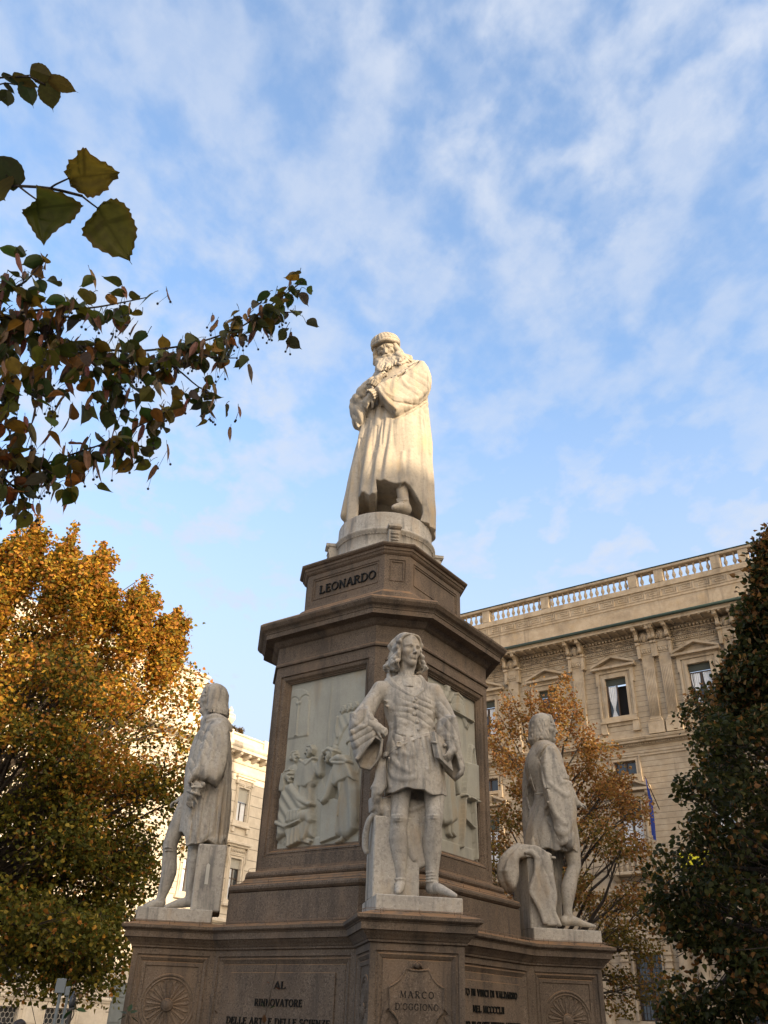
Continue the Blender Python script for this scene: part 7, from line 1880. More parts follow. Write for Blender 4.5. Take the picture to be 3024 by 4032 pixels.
# the block of buildings behind the photographer, whose roofline keeps the low sun off the square
gal = empty('arcade_building', (0, 0, 0), label='long plain stone building along the near side of the square', cat='building')
MG = frame((22.5, -22.5, 0), (-1, -1, 0), (-1, 1, 0))
mb = MB(MG); ops = []
for i in range(-8, 9):
    for z in (4.0, 8.0, 12.0): ops.append((i * 5 - .8, i * 5 + .8, z, z + 2.2))
GH = 16.6
wall_with_openings(mb, -60, 45, 0, GH - .6, ops); mb.box(-60, 45, 14, 14.1, 0, GH - .6)
mb.box(-31, -15, .3, 13.5, GH + .002, GH + 5.2)  # unseen taller block, added to shade the bank's ground floor
gw = mb.build('wall', M_bcw, gal)
mb = MB(MG); mb.box(-60.2, 45.2, -.6, 14.4, GH - .6, GH); mb.build('roof', M_pal, gal)
w0 = None
for o in ops:
    if w0 is None:
        mb = MB(MG); mb.box(o[0], o[1], .28, .30, o[2], o[3]); mb.box(o[0], o[1], .22, .27, (o[2] + o[3]) / 2 - .04, (o[2] + o[3]) / 2 + .04); w0 = mb.build('window', M_glass, gal); f0 = o
    else:
        w = w0.copy(); col.objects.link(w); w.location = MG @ Vector((o[0] - f0[0], 0, o[2] - f0[2])) - MG @ Vector((0, 0, 0)); w.parent = gal
# ------------------------------------------------------------------ trees
def leaf_mat(name, trans=.35, rough=.55):
    m, t = new_mat(name); g = G(t)
    a = g.n('ShaderNodeVertexColor'); a.layer_name = 'leaf'
    n = g.noise(60, 3, .6)
    c = g.mix(g.math('MULTIPLY', g.rng(n, .45, .7), .35), a.outputs['Color'], (.05, .03, .012))
    d = g.n('ShaderNodeBsdfPrincipled'); g.l(c, d.inputs['Base Color']); d.inputs['Roughness'].default_value = rough; d.inputs['Specular IOR Level'].default_value = .25
    tr = g.n('ShaderNodeBsdfTranslucent'); g.l(c, tr.inputs['Color'])
    mx = g.n('ShaderNodeMixShader'); mx.inputs[0].default_value = trans
    g.l(d.outputs[0], mx.inputs[1]); g.l(tr.outputs[0], mx.inputs[2])
    o = g.n('ShaderNodeOutputMaterial'); g.l(mx.outputs[0], o.inputs['Surface'])
    return m
M_leaf = leaf_mat('autumn_leaves', .42)
M_leafn = leaf_mat('linden_leaves', .42)
M_bark = stone('bark', (.085, .066, .05), (.035, .028, .022), (.14, .115, .09), 30, .6, (.04, .034, .03), .5, 6, bump=.8, bdist=.03, coarse=3)

def color_mesh(name, v, f, c, mat, parent, smooth=False):
    me = mesh_np(name, v, f, smooth)
    at = me.color_attributes.new('leaf', 'FLOAT_COLOR', 'POINT')
    q = np.ones((len(v), 4), np.float32); q[:, :3] = c
    at.data.foreach_set('color', q.ravel())
    return link_mesh(name, me, mat, parent)

def unit(a): return a / np.maximum(np.linalg.norm(a, axis=-1, keepdims=True), 1e-9)
def leaves(P, size, r, droop=.5, outward=None, wide=.85, fold=.35):
    """folded pointed leaves, 6 corners in two quads each -> verts, quads"""
    n = len(P)
    ax = unit(r.normal(size=(n, 3)) * (1, 1, .6) + np.array((0, 0, -droop)))
    if outward is not None: ax = unit(ax + outward * .5)
    nr = unit(np.cross(ax, unit(r.normal(size=(n, 3)))))
    sd = np.cross(ax, nr)
    s = size[:, None]
    b = P; t = P + ax * s; m = P + ax * s * .45
    k = nr * s * fold * r.uniform(-.3, 1, (n, 1))
    l1 = P + ax * s * .18 + sd * s * wide * .42 + k; l2 = P + ax * s * .55 + sd * s * wide * .40 + k
    r1 = P + ax * s * .18 - sd * s * wide * .42 + k; r2 = P + ax * s * .55 - sd * s * wide * .40 + k
    V = np.stack([b, l1, l2, t, r2, r1], 1).reshape(-1, 3)
    i = np.arange(n)[:, None] * 6
    F = np.concatenate([i + np.array([[0, 1, 2, 3]]), i + np.array([[0, 3, 4, 5]])], 0)
    return V, F, 6

def limb_path(a, b, r, sag=.15, n=7):
    a = np.array(a, float); b = np.array(b, float); d = b - a; L_ = np.linalg.norm(d)
    o = r.normal(size=3) * .06 * L_
    return [a + d * t + np.array((0, 0, 1)) * sag * L_ * math.sin(math.pi * t) * .5 + o * math.sin(math.pi * t * 1.0) + r.normal(size=3) * .012 * L_ * (0 < t < 1) for t in np.linspace(0, 1, n)]

def tree(name, label, base, height, prof, spires, n_leaf, size, pal, seed, clump=.6, group=None, trunk_r=.22, clumps=90, bare=.0, lean=(0, 0), extra=(), bract=None, shell=(.55, 1.0), squash=(1, 1), zlow=2.2):
    """prof: [(z, crown radius)]; spires: [(x, y, ztop, radius, length)] in world coordinates; pal(z, r, n) -> leaf colours"""
    r = np.random.RandomState(seed)
    root = empty(name, base, 0, label, 'tree', group)
    B = np.array(base, float)
    pz = np.array([p[0] for p in prof]); pr = np.array([p[1] for p in prof])
    C = []
    w = pr / pr.sum()
    while len(C) < clumps:
        z = r.uniform(pz[0], pz[-1]); rad = np.interp(z, pz, pr)
        if r.uniform() > rad / pr.max(): continue
        a = r.uniform(0, 2 * math.pi); k = math.sqrt(r.uniform(shell[0] ** 2, shell[1] ** 2))
        C.append((B[0] + lean[0] * z + rad * k * math.cos(a) * squash[0], B[1] + lean[1] * z + rad * k * math.sin(a) * squash[1], z))
    C = np.array(C + list(extra))
    wood = MB(Matrix.Translation(-Vector(base)))
    ztr = height * .8
    tr = [(B[0] + lean[0] * z + .12 * math.sin(z * .9 + seed), B[1] + lean[1] * z + .12 * math.cos(z * .7 + seed), z) for z in np.linspace(0, ztr, 10)]
    wood.tube(tr, [trunk_r * (1.25 if i == 0 else 1) * (1 - .85 * (i / 9) ** 1.1) for i in range(10)], 12)
    trunk_o = None
    wood.build('trunk', M_bark, root, fix=False)
    wood = MB(Matrix.Translation(-Vector(base)))
    def tp(z): z = min(max(z, .25 * height), ztr); return np.array([np.interp(z, [p[2] for p in tr], [p[i] for p in tr]) for i in range(3)])
    for c in C:
        h = math.hypot(c[0] - B[0], c[1] - B[1])
        s = tp(c[2] - .75 * h - r.uniform(.2, .8))
        p = limb_path(s, c, r, .10)
        L_ = np.linalg.norm(c - s)
        wood.tube(p, list(np.linspace(.022 + .012 * L_, .010, len(p))), 6)
        for j in range(5):
            q = p[-2 - (j % 3)]; e = c + r.normal(size=3) * clump * .7
            wood.tube(limb_path(q, e, r, .1, 4), [.011, .009, .007, .005], 4)
    for x, y, zt, rad, ln in spires:
        s = tp(zt - ln * 1.6); p = limb_path(s, (x, y, zt), r, .0, 9); wood.tube(p, list(np.linspace(.05, .006, 9)), 6)
    wood.build('branches', M_bark, root, fix=False)
    ns = int(n_leaf * min(.34, .020 * len(spires)))
    P = []
    per = (n_leaf - ns) // len(C)
    for c in C:
        k = int(per * r.uniform(.55, 1.45)); cs = clump * r.uniform(.7, 1.25)
        d = unit(r.normal(size=(k, 3))) * (r.uniform(.15, 1, (k, 1)) ** .55) * cs * np.array((1.15, 1.15, .8))
        P.append(c + d + np.array((0, 0, -.10 * cs)) * (np.hypot(d[:, 0], d[:, 1])[:, None] / cs))
    for x, y, zt, rad, ln in spires:
        k = ns // max(1, len(spires)); nsh = 12
        for m in range(nsh):
            t0 = 0.0 if m == 0 else r.uniform(.22, .98); a = r.uniform(0, 6.283)
            L2 = (ln if m == 0 else rad * (.45 + 1.3 * t0) * r.uniform(.7, 1.2)); kk = int(k * (.20 if m == 0 else .80 / (nsh - 1)) * (1 if m == 0 else .25 + 1.4 * t0))
            u = r.uniform(0, 1, kk) ** .8
            if m == 0: base_ = np.array((x, y, zt)) + np.outer(u * ln, (0, 0, -1))
            else:
                d = np.array((math.cos(a) * .45, math.sin(a) * .45, .89)); q0 = np.array((x, y, zt - t0 * ln - .25 * L2)); base_ = q0 + np.outer(u * L2, d)
            w_ = (.035 + .13 * (u if m == 0 else (1 - u) * .8 + .08))[:, None] * (1 + rad * .35)
            P.append(base_ + r.normal(size=(kk, 3)) * w_)
    P = np.concatenate(P)
    P = P[P[:, 2] > zlow - .25 * r.uniform(0, 1, len(P)) * 2]
    sz = size * r.uniform(.65, 1.25, len(P))
    out = unit(P - (B + np.array((0, 0, height * .45))))
    V, F, k = leaves(P, sz, r, .45, out * .6)
    col_ = pal(P, r)
    Cc = np.repeat(col_, k, 0)
    color_mesh('foliage', V - B, F, Cc, M_leaf, root)
    if bract:
        n = bract; Q = P[r.choice(len(P), n)] + r.normal(size=(n, 3)) * .05
        ax = unit(r.normal(size=(n, 3)) * .45 + np.array((0, 0, -1))); sd = unit(np.cross(ax, r.normal(size=(n, 3)))); s = (size * r.uniform(.9, 1.5, n))[:, None]
        bend = unit(np.cross(ax, sd)) * s * .2
        V = np.stack([Q - sd * s * .03, Q + sd * s * .03, Q + ax * s * .5 + sd * s * .12 + bend, Q + ax * s + sd * s * .03, Q + ax * s - sd * s * .03, Q + ax * s * .5 - sd * s * .12 + bend], 1).reshape(-1, 3)
        i = np.arange(n)[:, None] * 6; F = np.concatenate([i + np.array([[0, 1, 2, 5]]), i + np.array([[5, 2, 3, 4]])])
        c = np.array((.30, .175, .075)) * r.uniform(.6, 1.2, (n, 1)) * np.array((1, 1, 1))
        color_mesh('bracts', V - B, F, np.repeat(c, 6, 0), M_leaf, root)
    return root
def mixcol(r, n, cols, wts):
    i = r.choice(len(cols), n, p=np.array(wts) / np.sum(wts)); return np.array(cols)[i] * r.uniform(.7, 1.25, (n, 1))
GREEN = [(.085, .095, .014), (.14, .135, .018), (.20, .165, .022)]
GOLD = [(.56, .285, .035), (.62, .37, .040), (.52, .215, .040), (.40, .165, .035), (.38, .28, .04)]
def blobnoise(P, f, seed):
    r = np.random.RandomState(seed); o = 0
    for i in range(4):
        k = r.normal(size=3) * f; o = o + np.sin(P @ k + r.uniform(0, 6))
    return o / 2.2
def pal_left(P, r):
    n = len(P); g = mixcol(r, n, GREEN + GOLD[3:], (3, 3.5, 2, .35, .8)); a = mixcol(r, n, GOLD + GREEN[1:], (3, 2.6, 2.6, 1.6, 1.6, 1.4, 1.6))
    t = np.clip((P[:, 2] - 4.9) / 3.2 + .38 * blobnoise(P, 1.1, 3), 0.05, 1); u = r.uniform(size=n) < t * .92 + .04
    return np.where(u[:, None], a, g)
def pal_mid(P, r):
    n = len(P); g = mixcol(r, n, [(.10, .085, .016), (.14, .105, .018), (.20, .13, .022)], (2, 3, 3)); a = mixcol(r, n, [(.34, .165, .045), (.40, .215, .055), (.28, .12, .038), (.26, .17, .04)], (3, 2, 2.4, 2))
    t = np.clip((P[:, 2] - 2.8) / 4.0 + .35 * blobnoise(P, 1.2, 8), .1, 1); u = r.uniform(size=n) < t
    return np.where(u[:, None], a, g)
def pal_right(P, r):
    n = len(P); g = mixcol(r, n, [(.032, .042, .012), (.046, .056, .014), (.065, .068, .016), (.10, .085, .02)], (3, 3, 2, 1)); a = mixcol(r, n, [(.27, .13, .035), (.22, .10, .03), (.30, .17, .05)], (2, 2, 1))
    t = np.clip((P[:, 2] - 6.4) / 3.6, 0, .7) + .09 + .14 * (blobnoise(P, 1.3, 5) > .6); u = r.uniform(size=n) < t
    return np.where(u[:, None], a, g)

# big golden tree on the left
sp = []
for p, rad, ln in (((-7.777, 7.848, 11.591), .85, 2.6), ((-7.290, 7.515, 11.831), .62, 2.2), ((-6.415, 7.544, 11.782), .62, 2.4), ((-6.399, 7.240, 11.050), .55, 1.8), ((-5.737, 7.872, 11.454), .72, 2.3), ((-5.858, 7.099, 10.673), .55, 1.8), ((-5.322, 7.878, 10.453), .5, 1.6), ((-4.654, 8.499, 11.028), .70, 2.0), ((-4.637, 7.578, 10.144), .5, 1.6), ((-3.788, 8.898, 10.386), .62, 2.0), ((-3.970, 8.420, 9.928), .5, 1.7), ((-7.722, 7.567, 10.318), .8, 2.2), ((-8.672, 7.285, 11.405), 1.0, 3.0), ((-9.264, 7.289, 10.953), 1.0, 3.0)):
    sp.append((p[0], p[1], p[2], rad, ln))
ex = [(-5.244, 8.495, 2.617), (-4.176, 8.262, 2.326), (-4.784, 9.078, 2.586), (-4.033, 8.438, 3.083), (-5.335, 7.985, 2.269), (-5.736, 7.356, 2.996), (-4.173, 9.179, 3.670), (-3.731, 9.558, 4.298), (-4.365, 7.505, 2.833), (-4.836, 6.911, 3.040), (-4.163, 8.856, 2.600), (-4.542, 9.227, 2.226), (-3.203, 9.123, 7.554), (-2.931, 9.453, 6.782), (-3.552, 9.037, 8.411), (-3.010, 9.342, 5.899), (-3.346, 9.374, 5.071)]
tree('golden_linden', 'large golden autumn tree with dark green lower boughs left of the monument', (-7.7, 9.4, 0), 11.2,
     [(2.4, 2.4), (3.2, 3.6), (4.5, 4.1), (6.0, 4.4), (7.3, 4.1), (8.2, 3.5), (9.0, 2.6), (9.7, 1.6)], sp, 190000, .092, pal_left, 3, clump=.74, clumps=210, extra=ex, bract=3500, zlow=1.75, shell=(.5, .98))
# russet tree behind the right statue
sp = [(p[0], p[1], p[2], rad, ln) for p, rad, ln in (((6.509, 11.799, 10.502), .55, 1.8), ((5.968, 12.395, 10.309), .6, 1.8), ((6.892, 11.318, 10.199), .5, 1.6), ((7.464, 11.766, 10.815), .5, 1.7), ((7.736, 11.545, 9.902), .5, 1.6), ((5.590, 12.443, 9.574), .6, 1.8), ((7.882, 11.268, 8.870), .5, 1.5))]
ex = [(8.798, 11.788, 7.630), (9.132, 11.839, 6.775), (9.246, 11.737, 5.909), (9.547, 11.692, 5.329), (8.847, 11.781, 4.727), (9.486, 11.666, 4.078), (9.034, 11.723, 3.412), (8.458, 12.028, 2.771), (9.277, 11.652, 2.686), (8.192, 12.096, 3.506), (8.576, 11.657, 4.034), (8.441, 11.705, 8.501), (9.119, 12.179, 2.487), (8.467, 12.480, 2.262)]
tree('russet_tree', 'russet brown autumn tree with airy top behind the right pedestal statue', (6.9, 12.3, 0), 9.6,
     [(3.0, 1.9), (4.0, 2.6), (5.2, 2.9), (6.6, 2.7), (7.8, 2.2), (8.8, 1.5)], sp, 25000, .086, pal_mid, 9, clump=.50, clumps=64, extra=ex, trunk_r=.16, shell=(.35, 1.0), zlow=1.9)
# dark green tree at the right edge
sp = [(p[0], p[1], p[2], rad, ln) for p, rad, ln in (((5.724, -1.011, 8.287), .30, 1.2), ((5.666, -0.703, 7.628), .42, 1.5), ((5.595, -0.386, 7.137), .42, 1.4), ((5.894, -1.092, 8.430), .4, 1.6), ((5.411, -0.167, 6.671), .45, 1.3), ((6.176, -0.861, 8.179), .6, 2), ((6.479, -1.054, 8.961), .8, 3))]
ex = [(4.647, 1.084, 3.628), (4.557, 1.200, 3.143), (4.722, 0.915, 2.888), (4.776, 1.286, 3.347), (4.870, 0.737, 2.708), (5.064, 0.404, 2.584), (5.043, 0.333, 2.047), (4.720, 1.203, 1.994), (4.814, 0.930, 1.834), (4.729, 1.541, 1.831), (4.893, 0.288, 3.417), (4.721, 0.280, 4.008), (5.034, -0.132, 3.956), (4.907, -0.082, 4.575), (4.780, 0.439, 4.682), (5.128, -0.393, 5.160), (5.058, -0.234, 3.082), (5.155, -0.577, 4.482), (5.017, 0.010, 5.262), (5.485, -0.624, 6.141), (5.384, -0.261, 6.046), (5.132, 0.026, 2.406), (5.611, -0.721, 6.993), (5.329, -0.715, 5.347)]
tree('dark_linden', 'dense dark green tree with tan seed bracts cut off by the right edge', (9.25, 1.6, 0), 9.6,
     [(1.9, 3.0), (3.0, 3.7), (4.5, 3.9), (5.8, 3.6), (7.0, 2.9), (8.2, 2.0), (9.2, 1.2)], sp, 64000, .086, pal_right, 14, clump=.44, clumps=130, extra=ex, bract=4200, trunk_r=.24, zlow=1.5, shell=(.55, 1.0))

# ------------------------------------------------------------------ the near linden whose boughs hang in from the left
near = empty('near_linden', (-5.6, -10.6, 0), 0, 'overhanging linden boughs with curled green and brown leaves at the upper left', 'tree')
NB = Vector(near.location)
def heart(n=26, serr=0.0, r=None):
    """outline of a heart-shaped leaf: base at 0,0, tip at 0,1"""
    o = []
    for i in range(n):
        a = 2 * math.pi * i / n
        y = .5 - .5 * math.cos(a) ; x = .50 * math.sin(a) * (1.10 - .42 * y - .35 * max(0, y - .8) / .2 * .9)
        if y < .10: y -= .05 * math.sin(min(abs(a), abs(2 * math.pi - a)) * 3)
        if y > .55: x *= 1 - .50 * ((y - .55) / .45) ** 1.5
        k = 1 + serr * ((i % 2) - .5)
        o.append((x * k, .5 + (y - .5) * (1 + serr * .4 * ((i % 2) - .5))))
    o[n // 2] = (0, 1.14)
    return o
class LeafMesh:
    def __init__(s): s.v = []; s.f = []; s.c = []
    def leaf(s, base, tip, nrm, width, c, curl=.3, fold=.2, n=26, serr=.0, twist=0.0, rows=4):
        """one leaf as a small grid from the midrib to the outline; curl rolls the sides, fold creases the midrib"""
        b = Vector(base); t = Vector(tip); ay = t - b; L_ = ay.length; ay.normalize()
        az = Vector(nrm); az = (az - ay * az.dot(ay)).normalized(); axx = ay.cross(az)
        O = heart(n, serr); h = n // 2
        k = len(s.v)
        def put(x, y):
            xx = x * width
            ang = curl * abs(x) * 3.2
            px = math.copysign(math.sin(min(ang, 2.6)) / max(curl * 3.2, 1e-3) if curl > .02 else abs(x), x) * width
            pz = (1 - math.cos(min(ang, 2.6))) / max(curl * 3.2, 1e-3) * width if curl > .02 else 0
            pz += fold * abs(x) * width - .25 * twist * y * y * L_ * .5
            p = b + axx * px + ay * (y * L_) + az * pz
            s.v.append(p - NB)
        right = O[:h + 1]; left = [O[0]] + O[:h - 1:-1]
        for sd in (right, left):
            k = len(s.v); m = len(sd)
            for x, y in sd:
                for j in range(rows + 1):
                    put(x * j / rows, y if j == rows else y * 1.0)
            for i in range(m - 1):
                for j in range(rows):
                    a = k + i * (rows + 1) + j; s.f.append((a, a + 1, a + rows + 2, a + rows + 1))
            for i in range(m * (rows + 1)):
                e = .82 + .3 * rnd.random(); edge = (i % (rows + 1)) == rows
                q = c if not edge else tuple(.75 * c[z] + .25 * (.16, .07, .02)[z] for z in range(3))
                s.c.append(tuple(z * e for z in q))
    def build(s, name, mat, parent):
        return color_mesh(name, np.array([tuple(p) for p in s.v]), np.array(s.f), np.array(s.c), mat, parent, True)
def tubes(name, paths, parent):
    mb = MB(Matrix.Translation(-NB))
    for pts, r0, rm, r1 in paths:       # a thick root that thins within a metre or so into the visible twig
        n = len(pts); d = [0.0]
        for a, b in zip(pts[:-1], pts[1:]): d.append(d[-1] + (b - a).length)
        rad = [(rm + (r1 - rm) * x / max(d[-1], 1e-6)) + (r0 - rm) * max(0, 1 - x / min(1.8, .62 * d[-1] + .01)) ** 1.6 for x in d]
        mb.tube(pts, rad, 7)
    return mb.build(name, M_bark, parent, fix=False)
def spl(pts, n=5):
    q = [np.array(pts[0], float)]
    for a, b in zip(pts[:-1], pts[1:]):        # even out long spans so the curve does not overshoot
        a = np.array(a, float); b = np.array(b, float); m = max(1, int(np.linalg.norm(b - a) / .30))
        q += [a + (b - a) * (k + 1) / m for k in range(m)]
    return [Vector(p) for p in smooth_path(q, [1] * len(q), max(1, n if len(q) < 14 else n - 2))[0]]
mb = MB(Matrix.Translation(-NB)); mb.tube([(-5.6, -10.6, 0), (-5.55, -10.6, 1.5), (-5.7, -10.5, 3.2), (-5.6, -10.4, 5.0), (-5.7, -10.3, 7)], [.24, .19, .17, .14, .08], 14); mb.build('trunk', M_bark, near)
# bough paths (two long boughs and side shoots), about three metres from the camera
DN = 3.0
b1 = spl([(-5.6, -10.45, 3.6), (-4.6, -9.6, 3.9), (-2.733, -9.166, 3.404), (-2.659, -9.090, 3.435), (-2.616, -9.019, 3.451), (-2.482, -8.938, 3.490), (-2.336, -8.880, 3.547), (-2.215, -8.846, 3.614), (-2.121, -8.822, 3.681), (-2.024, -8.812, 3.758), (-1.960, -8.803, 3.828), (-1.875, -8.825, 3.927), (-1.828, -8.820, 3.994), (-1.771, -8.826, 4.070)])
b2 = spl([(-5.6, -10.45, 3.0), (-4.5, -9.7, 3.1), (-2.663, -8.939, 2.957), (-2.587, -8.885, 3.014), (-2.526, -8.840, 3.072), (-2.428, -8.808, 3.162), (-2.334, -8.779, 3.246), (-2.272, -8.761, 3.327), (-2.214, -8.763, 3.379), (-2.156, -8.762, 3.441)])
shoots = [spl(x) for x in ([(-2.700, -9.119, 3.415), (-2.663, -9.180, 3.454), (-2.608, -9.196, 3.496), (-2.566, -9.212, 3.604)], [(-2.654, -9.098, 3.445), (-2.584, -9.083, 3.491), (-2.450, -9.054, 3.556), (-2.359, -9.026, 3.628), (-2.286, -9.035, 3.657)], [(-2.680, -9.097, 3.432), (-2.657, -9.071, 3.330), (-2.629, -9.040, 3.220), (-2.618, -8.978, 3.141), (-2.574, -8.897, 3.041)], [(-2.368, -8.883, 3.541), (-2.293, -8.897, 3.500), (-2.189, -8.882, 3.506), (-2.102, -8.800, 3.500), (-2.034, -8.736, 3.509)], [(-2.482, -8.938, 3.490), (-2.418, -8.931, 3.423), (-2.365, -8.899, 3.399), (-2.310, -8.851, 3.354)], [(-2.159, -8.828, 3.650), (-2.084, -8.829, 3.617), (-2.022, -8.826, 3.622), (-1.981, -8.812, 3.641)], [(-1.934, -8.806, 3.862), (-1.906, -8.837, 3.867), (-1.840, -8.838, 3.870), (-1.781, -8.844, 3.876)], [(-2.334, -8.779, 3.246), (-2.270, -8.764, 3.242), (-2.199, -8.753, 3.245)], [(-2.526, -8.840, 3.072), (-2.478, -8.863, 3.034), (-2.432, -8.850, 3.035)], [(-2.623, -8.909, 2.993), (-2.568, -8.902, 2.952), (-2.505, -8.870, 2.931)], [(-2.616, -9.019, 3.451), (-2.569, -8.997, 3.446), (-2.498, -9.012, 3.412)])]
limb = tubes('limb', [(b1, .045, .011, .0025), (b2, .035, .009, .0025)] + [(s, .005, .005, .0018) for s in shoots], near)
Lm = LeafMesh(); Br = LeafMesh(); rr = np.random.RandomState(8)
stalks = []; berries = MB(Matrix.Translation(-NB))
LC = [(.068, .085, .016), (.095, .105, .018), (.055, .068, .020), (.17, .13, .018), (.30, .16, .02), (.25, .105, .025), (.085, .075, .045)]
LW = [3.4, 3.4, 2.4, 2.0, .8, .7, 1.2]
def hang_leaf(p, size, brown=0.0):
    p = Vector(p); d = Vector((rr.normal() * .7, rr.normal() * .7, -.55 + rr.normal() * .45)).normalized()
    st = d * size * rr.uniform(.25, .6) + Vector((0, 0, -.01)); e = p + st
    stalks.append(([p, p + st * .5 + Vector((0, 0, .004)), e], .0013, .0010))
    ax = Vector((rr.normal() * .8, rr.normal() * .6, -.7 + rr.normal() * .5)).normalized()
    nr = Vector((rr.normal() * .6, rr.normal() * .6, 1.0)).normalized()
    i = rr.choice(7, p=np.array(LW) / sum(LW)); c = LC[i]
    if rr.uniform() < brown: c = LC[rr.choice([4, 5])]
    Lm.leaf(e, e + ax * size, nr, size * rr.uniform(.85, 1.05), tuple(v * rr.uniform(.8, 1.25) for v in c), curl=rr.choice([.15, .35, .6, .85]), fold=rr.uniform(-.1, .5), n=16, twist=rr.uniform(-.3, .8), rows=3)
def bract_at(p):
    p = Vector(p); ax = Vector((rr.normal() * .28, rr.normal() * .28, -1)).normalized(); s = rr.uniform(.055, .085)
    stalks.append(([p, p + ax * s * .35], .0010, .0008))
    Br.leaf(p + ax * s * .2, p + ax * s * 1.2, Vector((rr.normal(), rr.normal(), .2)), s * .32, tuple(v * rr.uniform(.7, 1.2) for v in (.27, .15, .08)), curl=.25, fold=.3, n=12, twist=rr.uniform(-.6, .6), rows=2)
    if rr.uniform() < .6:
        for k in range(rr.randint(1, 4)):
            q = p + ax * s * .6 + Vector((rr.normal() * .012, rr.normal() * .012, -rr.uniform(.03, .07)))
            stalks.append(([p + ax * s * .6, q], .0007, .0006)); berries.lathe([(0, -.0045), (.0035, -.003), (.0045, 0), (.0035, .003), (0, .0045)], 7, M=Matrix.Translation(q))
def dress(path, skip, dens, size, brown, bd=.35):
    for i in range(len(path) - 1):
        a, b = path[i], path[i + 1]
        if (a - path[0]).length < skip: continue
        m = max(1, int((b - a).length * dens + rr.uniform()))
        for k in range(m):
            p = a + (b - a) * rr.uniform()
            o = Vector((rr.normal(), rr.normal(), rr.normal() * .8)) * .030
            hang_leaf(p + o, size * rr.uniform(.7, 1.2), brown)
            if rr.uniform() < bd: bract_at(p + o * 1.6)
dress(b1, 1.3, 88, .056, .10); dress(b1[-14:], 0, 8, .05, .45)
dress(b2, 1.3, 92, .054, .10, .5)
for s in shoots: dress(s, 0, 88, .054, .10, .45)
for c, nn in (((-2.632, -9.059, 3.329), 16), ((-2.590, -9.033, 3.141), 16), ((-2.570, -9.004, 3.373), 20), ((-2.443, -8.976, 3.388), 20), ((-2.621, -9.082, 3.442), 14), ((-2.533, -9.026, 3.495), 14), ((-2.313, -8.856, 3.444), 16), ((-2.266, -8.884, 3.490), 12), ((-2.632, -9.047, 3.229), 16), ((-2.561, -8.974, 3.071), 9), ((-2.601, -8.942, 3.000), 12), ((-2.359, -8.854, 3.343), 12)):
    for k in range(nn): 
        p = Vector(c) + Vector(rr.normal(size=3)) * .075; hang_leaf(p, .054 * rr.uniform(.8, 1.25), .12)
        if k % 3 == 0: bract_at(p)
Lm.build('foliage', M_leafn, limb)['kind'] = 'stuff'; Br.build('bracts', M_leafn, limb)['kind'] = 'stuff'
mb = MB(Matrix.Translation(-NB))
for pts, a, b in stalks: mb.tube(pts, list(np.linspace(a, b, len(pts))), 4)
mb.build('leaf_stalks', M_bark, limb, fix=False)
berries.build('berries', plain('dark_berry', (.018, .016, .014), .5), limb, fix=False)['kind'] = 'stuff'
# the nearest twig, about a metre away: three broad serrated leaves and two cut by the edge
D1 = 1.18
tw = [spl([(-5.65, -10.4, 5.2), (-4.6, -10.0, 4.4), (-2.231, -10.409, 2.501), (-2.161, -10.430, 2.481), (-2.146, -10.435, 2.478), (-2.109, -10.444, 2.472), (-2.070, -10.442, 2.470)]), spl([(-2.108, -10.444, 2.473), (-2.100, -10.453, 2.470), (-2.084, -10.464, 2.471)]), spl([(-2.072, -10.443, 2.470), (-2.063, -10.437, 2.468), (-2.053, -10.431, 2.466)]), spl([(-2.147, -10.434, 2.477), (-2.135, -10.434, 2.468), (-2.123, -10.435, 2.459)]), spl([(-2.147, -10.435, 2.477), (-2.158, -10.434, 2.486), (-2.165, -10.440, 2.488)])]
tg = tubes('twig', [(tw[0], .014, .0026, .0018)] + [(t, .0013, .0013, .0010) for t in tw[1:]], near)
BL = LeafMesh()
def vd(p): return (CAM - Vector(p)).normalized()
def traced_leaf(lm, rib, edge, c, dep, serr=.0026, rows=7):
    """a broad leaf from its outline: midrib base and tip, edge points base -> tip -> base, gently dished"""
    b, t = Vector(rib[0]), Vector(rib[1]); view = vd(b); E_ = []
    for a, q in zip(edge, edge[1:] + edge[:1]):
        a = Vector(a); q = Vector(q); m = max(2, int((q - a).length / .0042) // 2 * 2)
        n = (q - a).normalized().cross(view)
        for k in range(m): E_.append(a + (q - a) * (k / m) + n * (serr * (.5 if k % 2 else -.25)))
    k0 = len(lm.v); m = len(E_); ax = (t - b)
    for i, p in enumerate(E_):
        u = min(1, max(0, (p - b).dot(ax) / ax.length_squared)); root = b + ax * max(0, min(1, u - .10 * math.sin(math.pi * u)))
        vein = (i // 2) % 6 == 0
        for g_ in range(rows + 1):
            x = g_ / rows; q = root + (p - root) * x + view * (dep * (x * x) - .004 * math.sin(x * 9 + i * .2) * x)
            lm.v.append(q - NB); w = (.62 if (vein and x < .92) or g_ == 0 else 1.0) * (.9 + .2 * rnd.random()); w2 = max(0, x - .8) * 2.4
            lm.c.append(tuple((c[z] * (1 - w2) + (.16, .06, .015)[z] * w2) * w for z in range(3)))
    for i in range(m):
        i2 = (i + 1) % m
        for g_ in range(rows): a = k0 + i * (rows + 1) + g_; d = k0 + i2 * (rows + 1) + g_; lm.f.append((a, d, d + 1, a + 1))
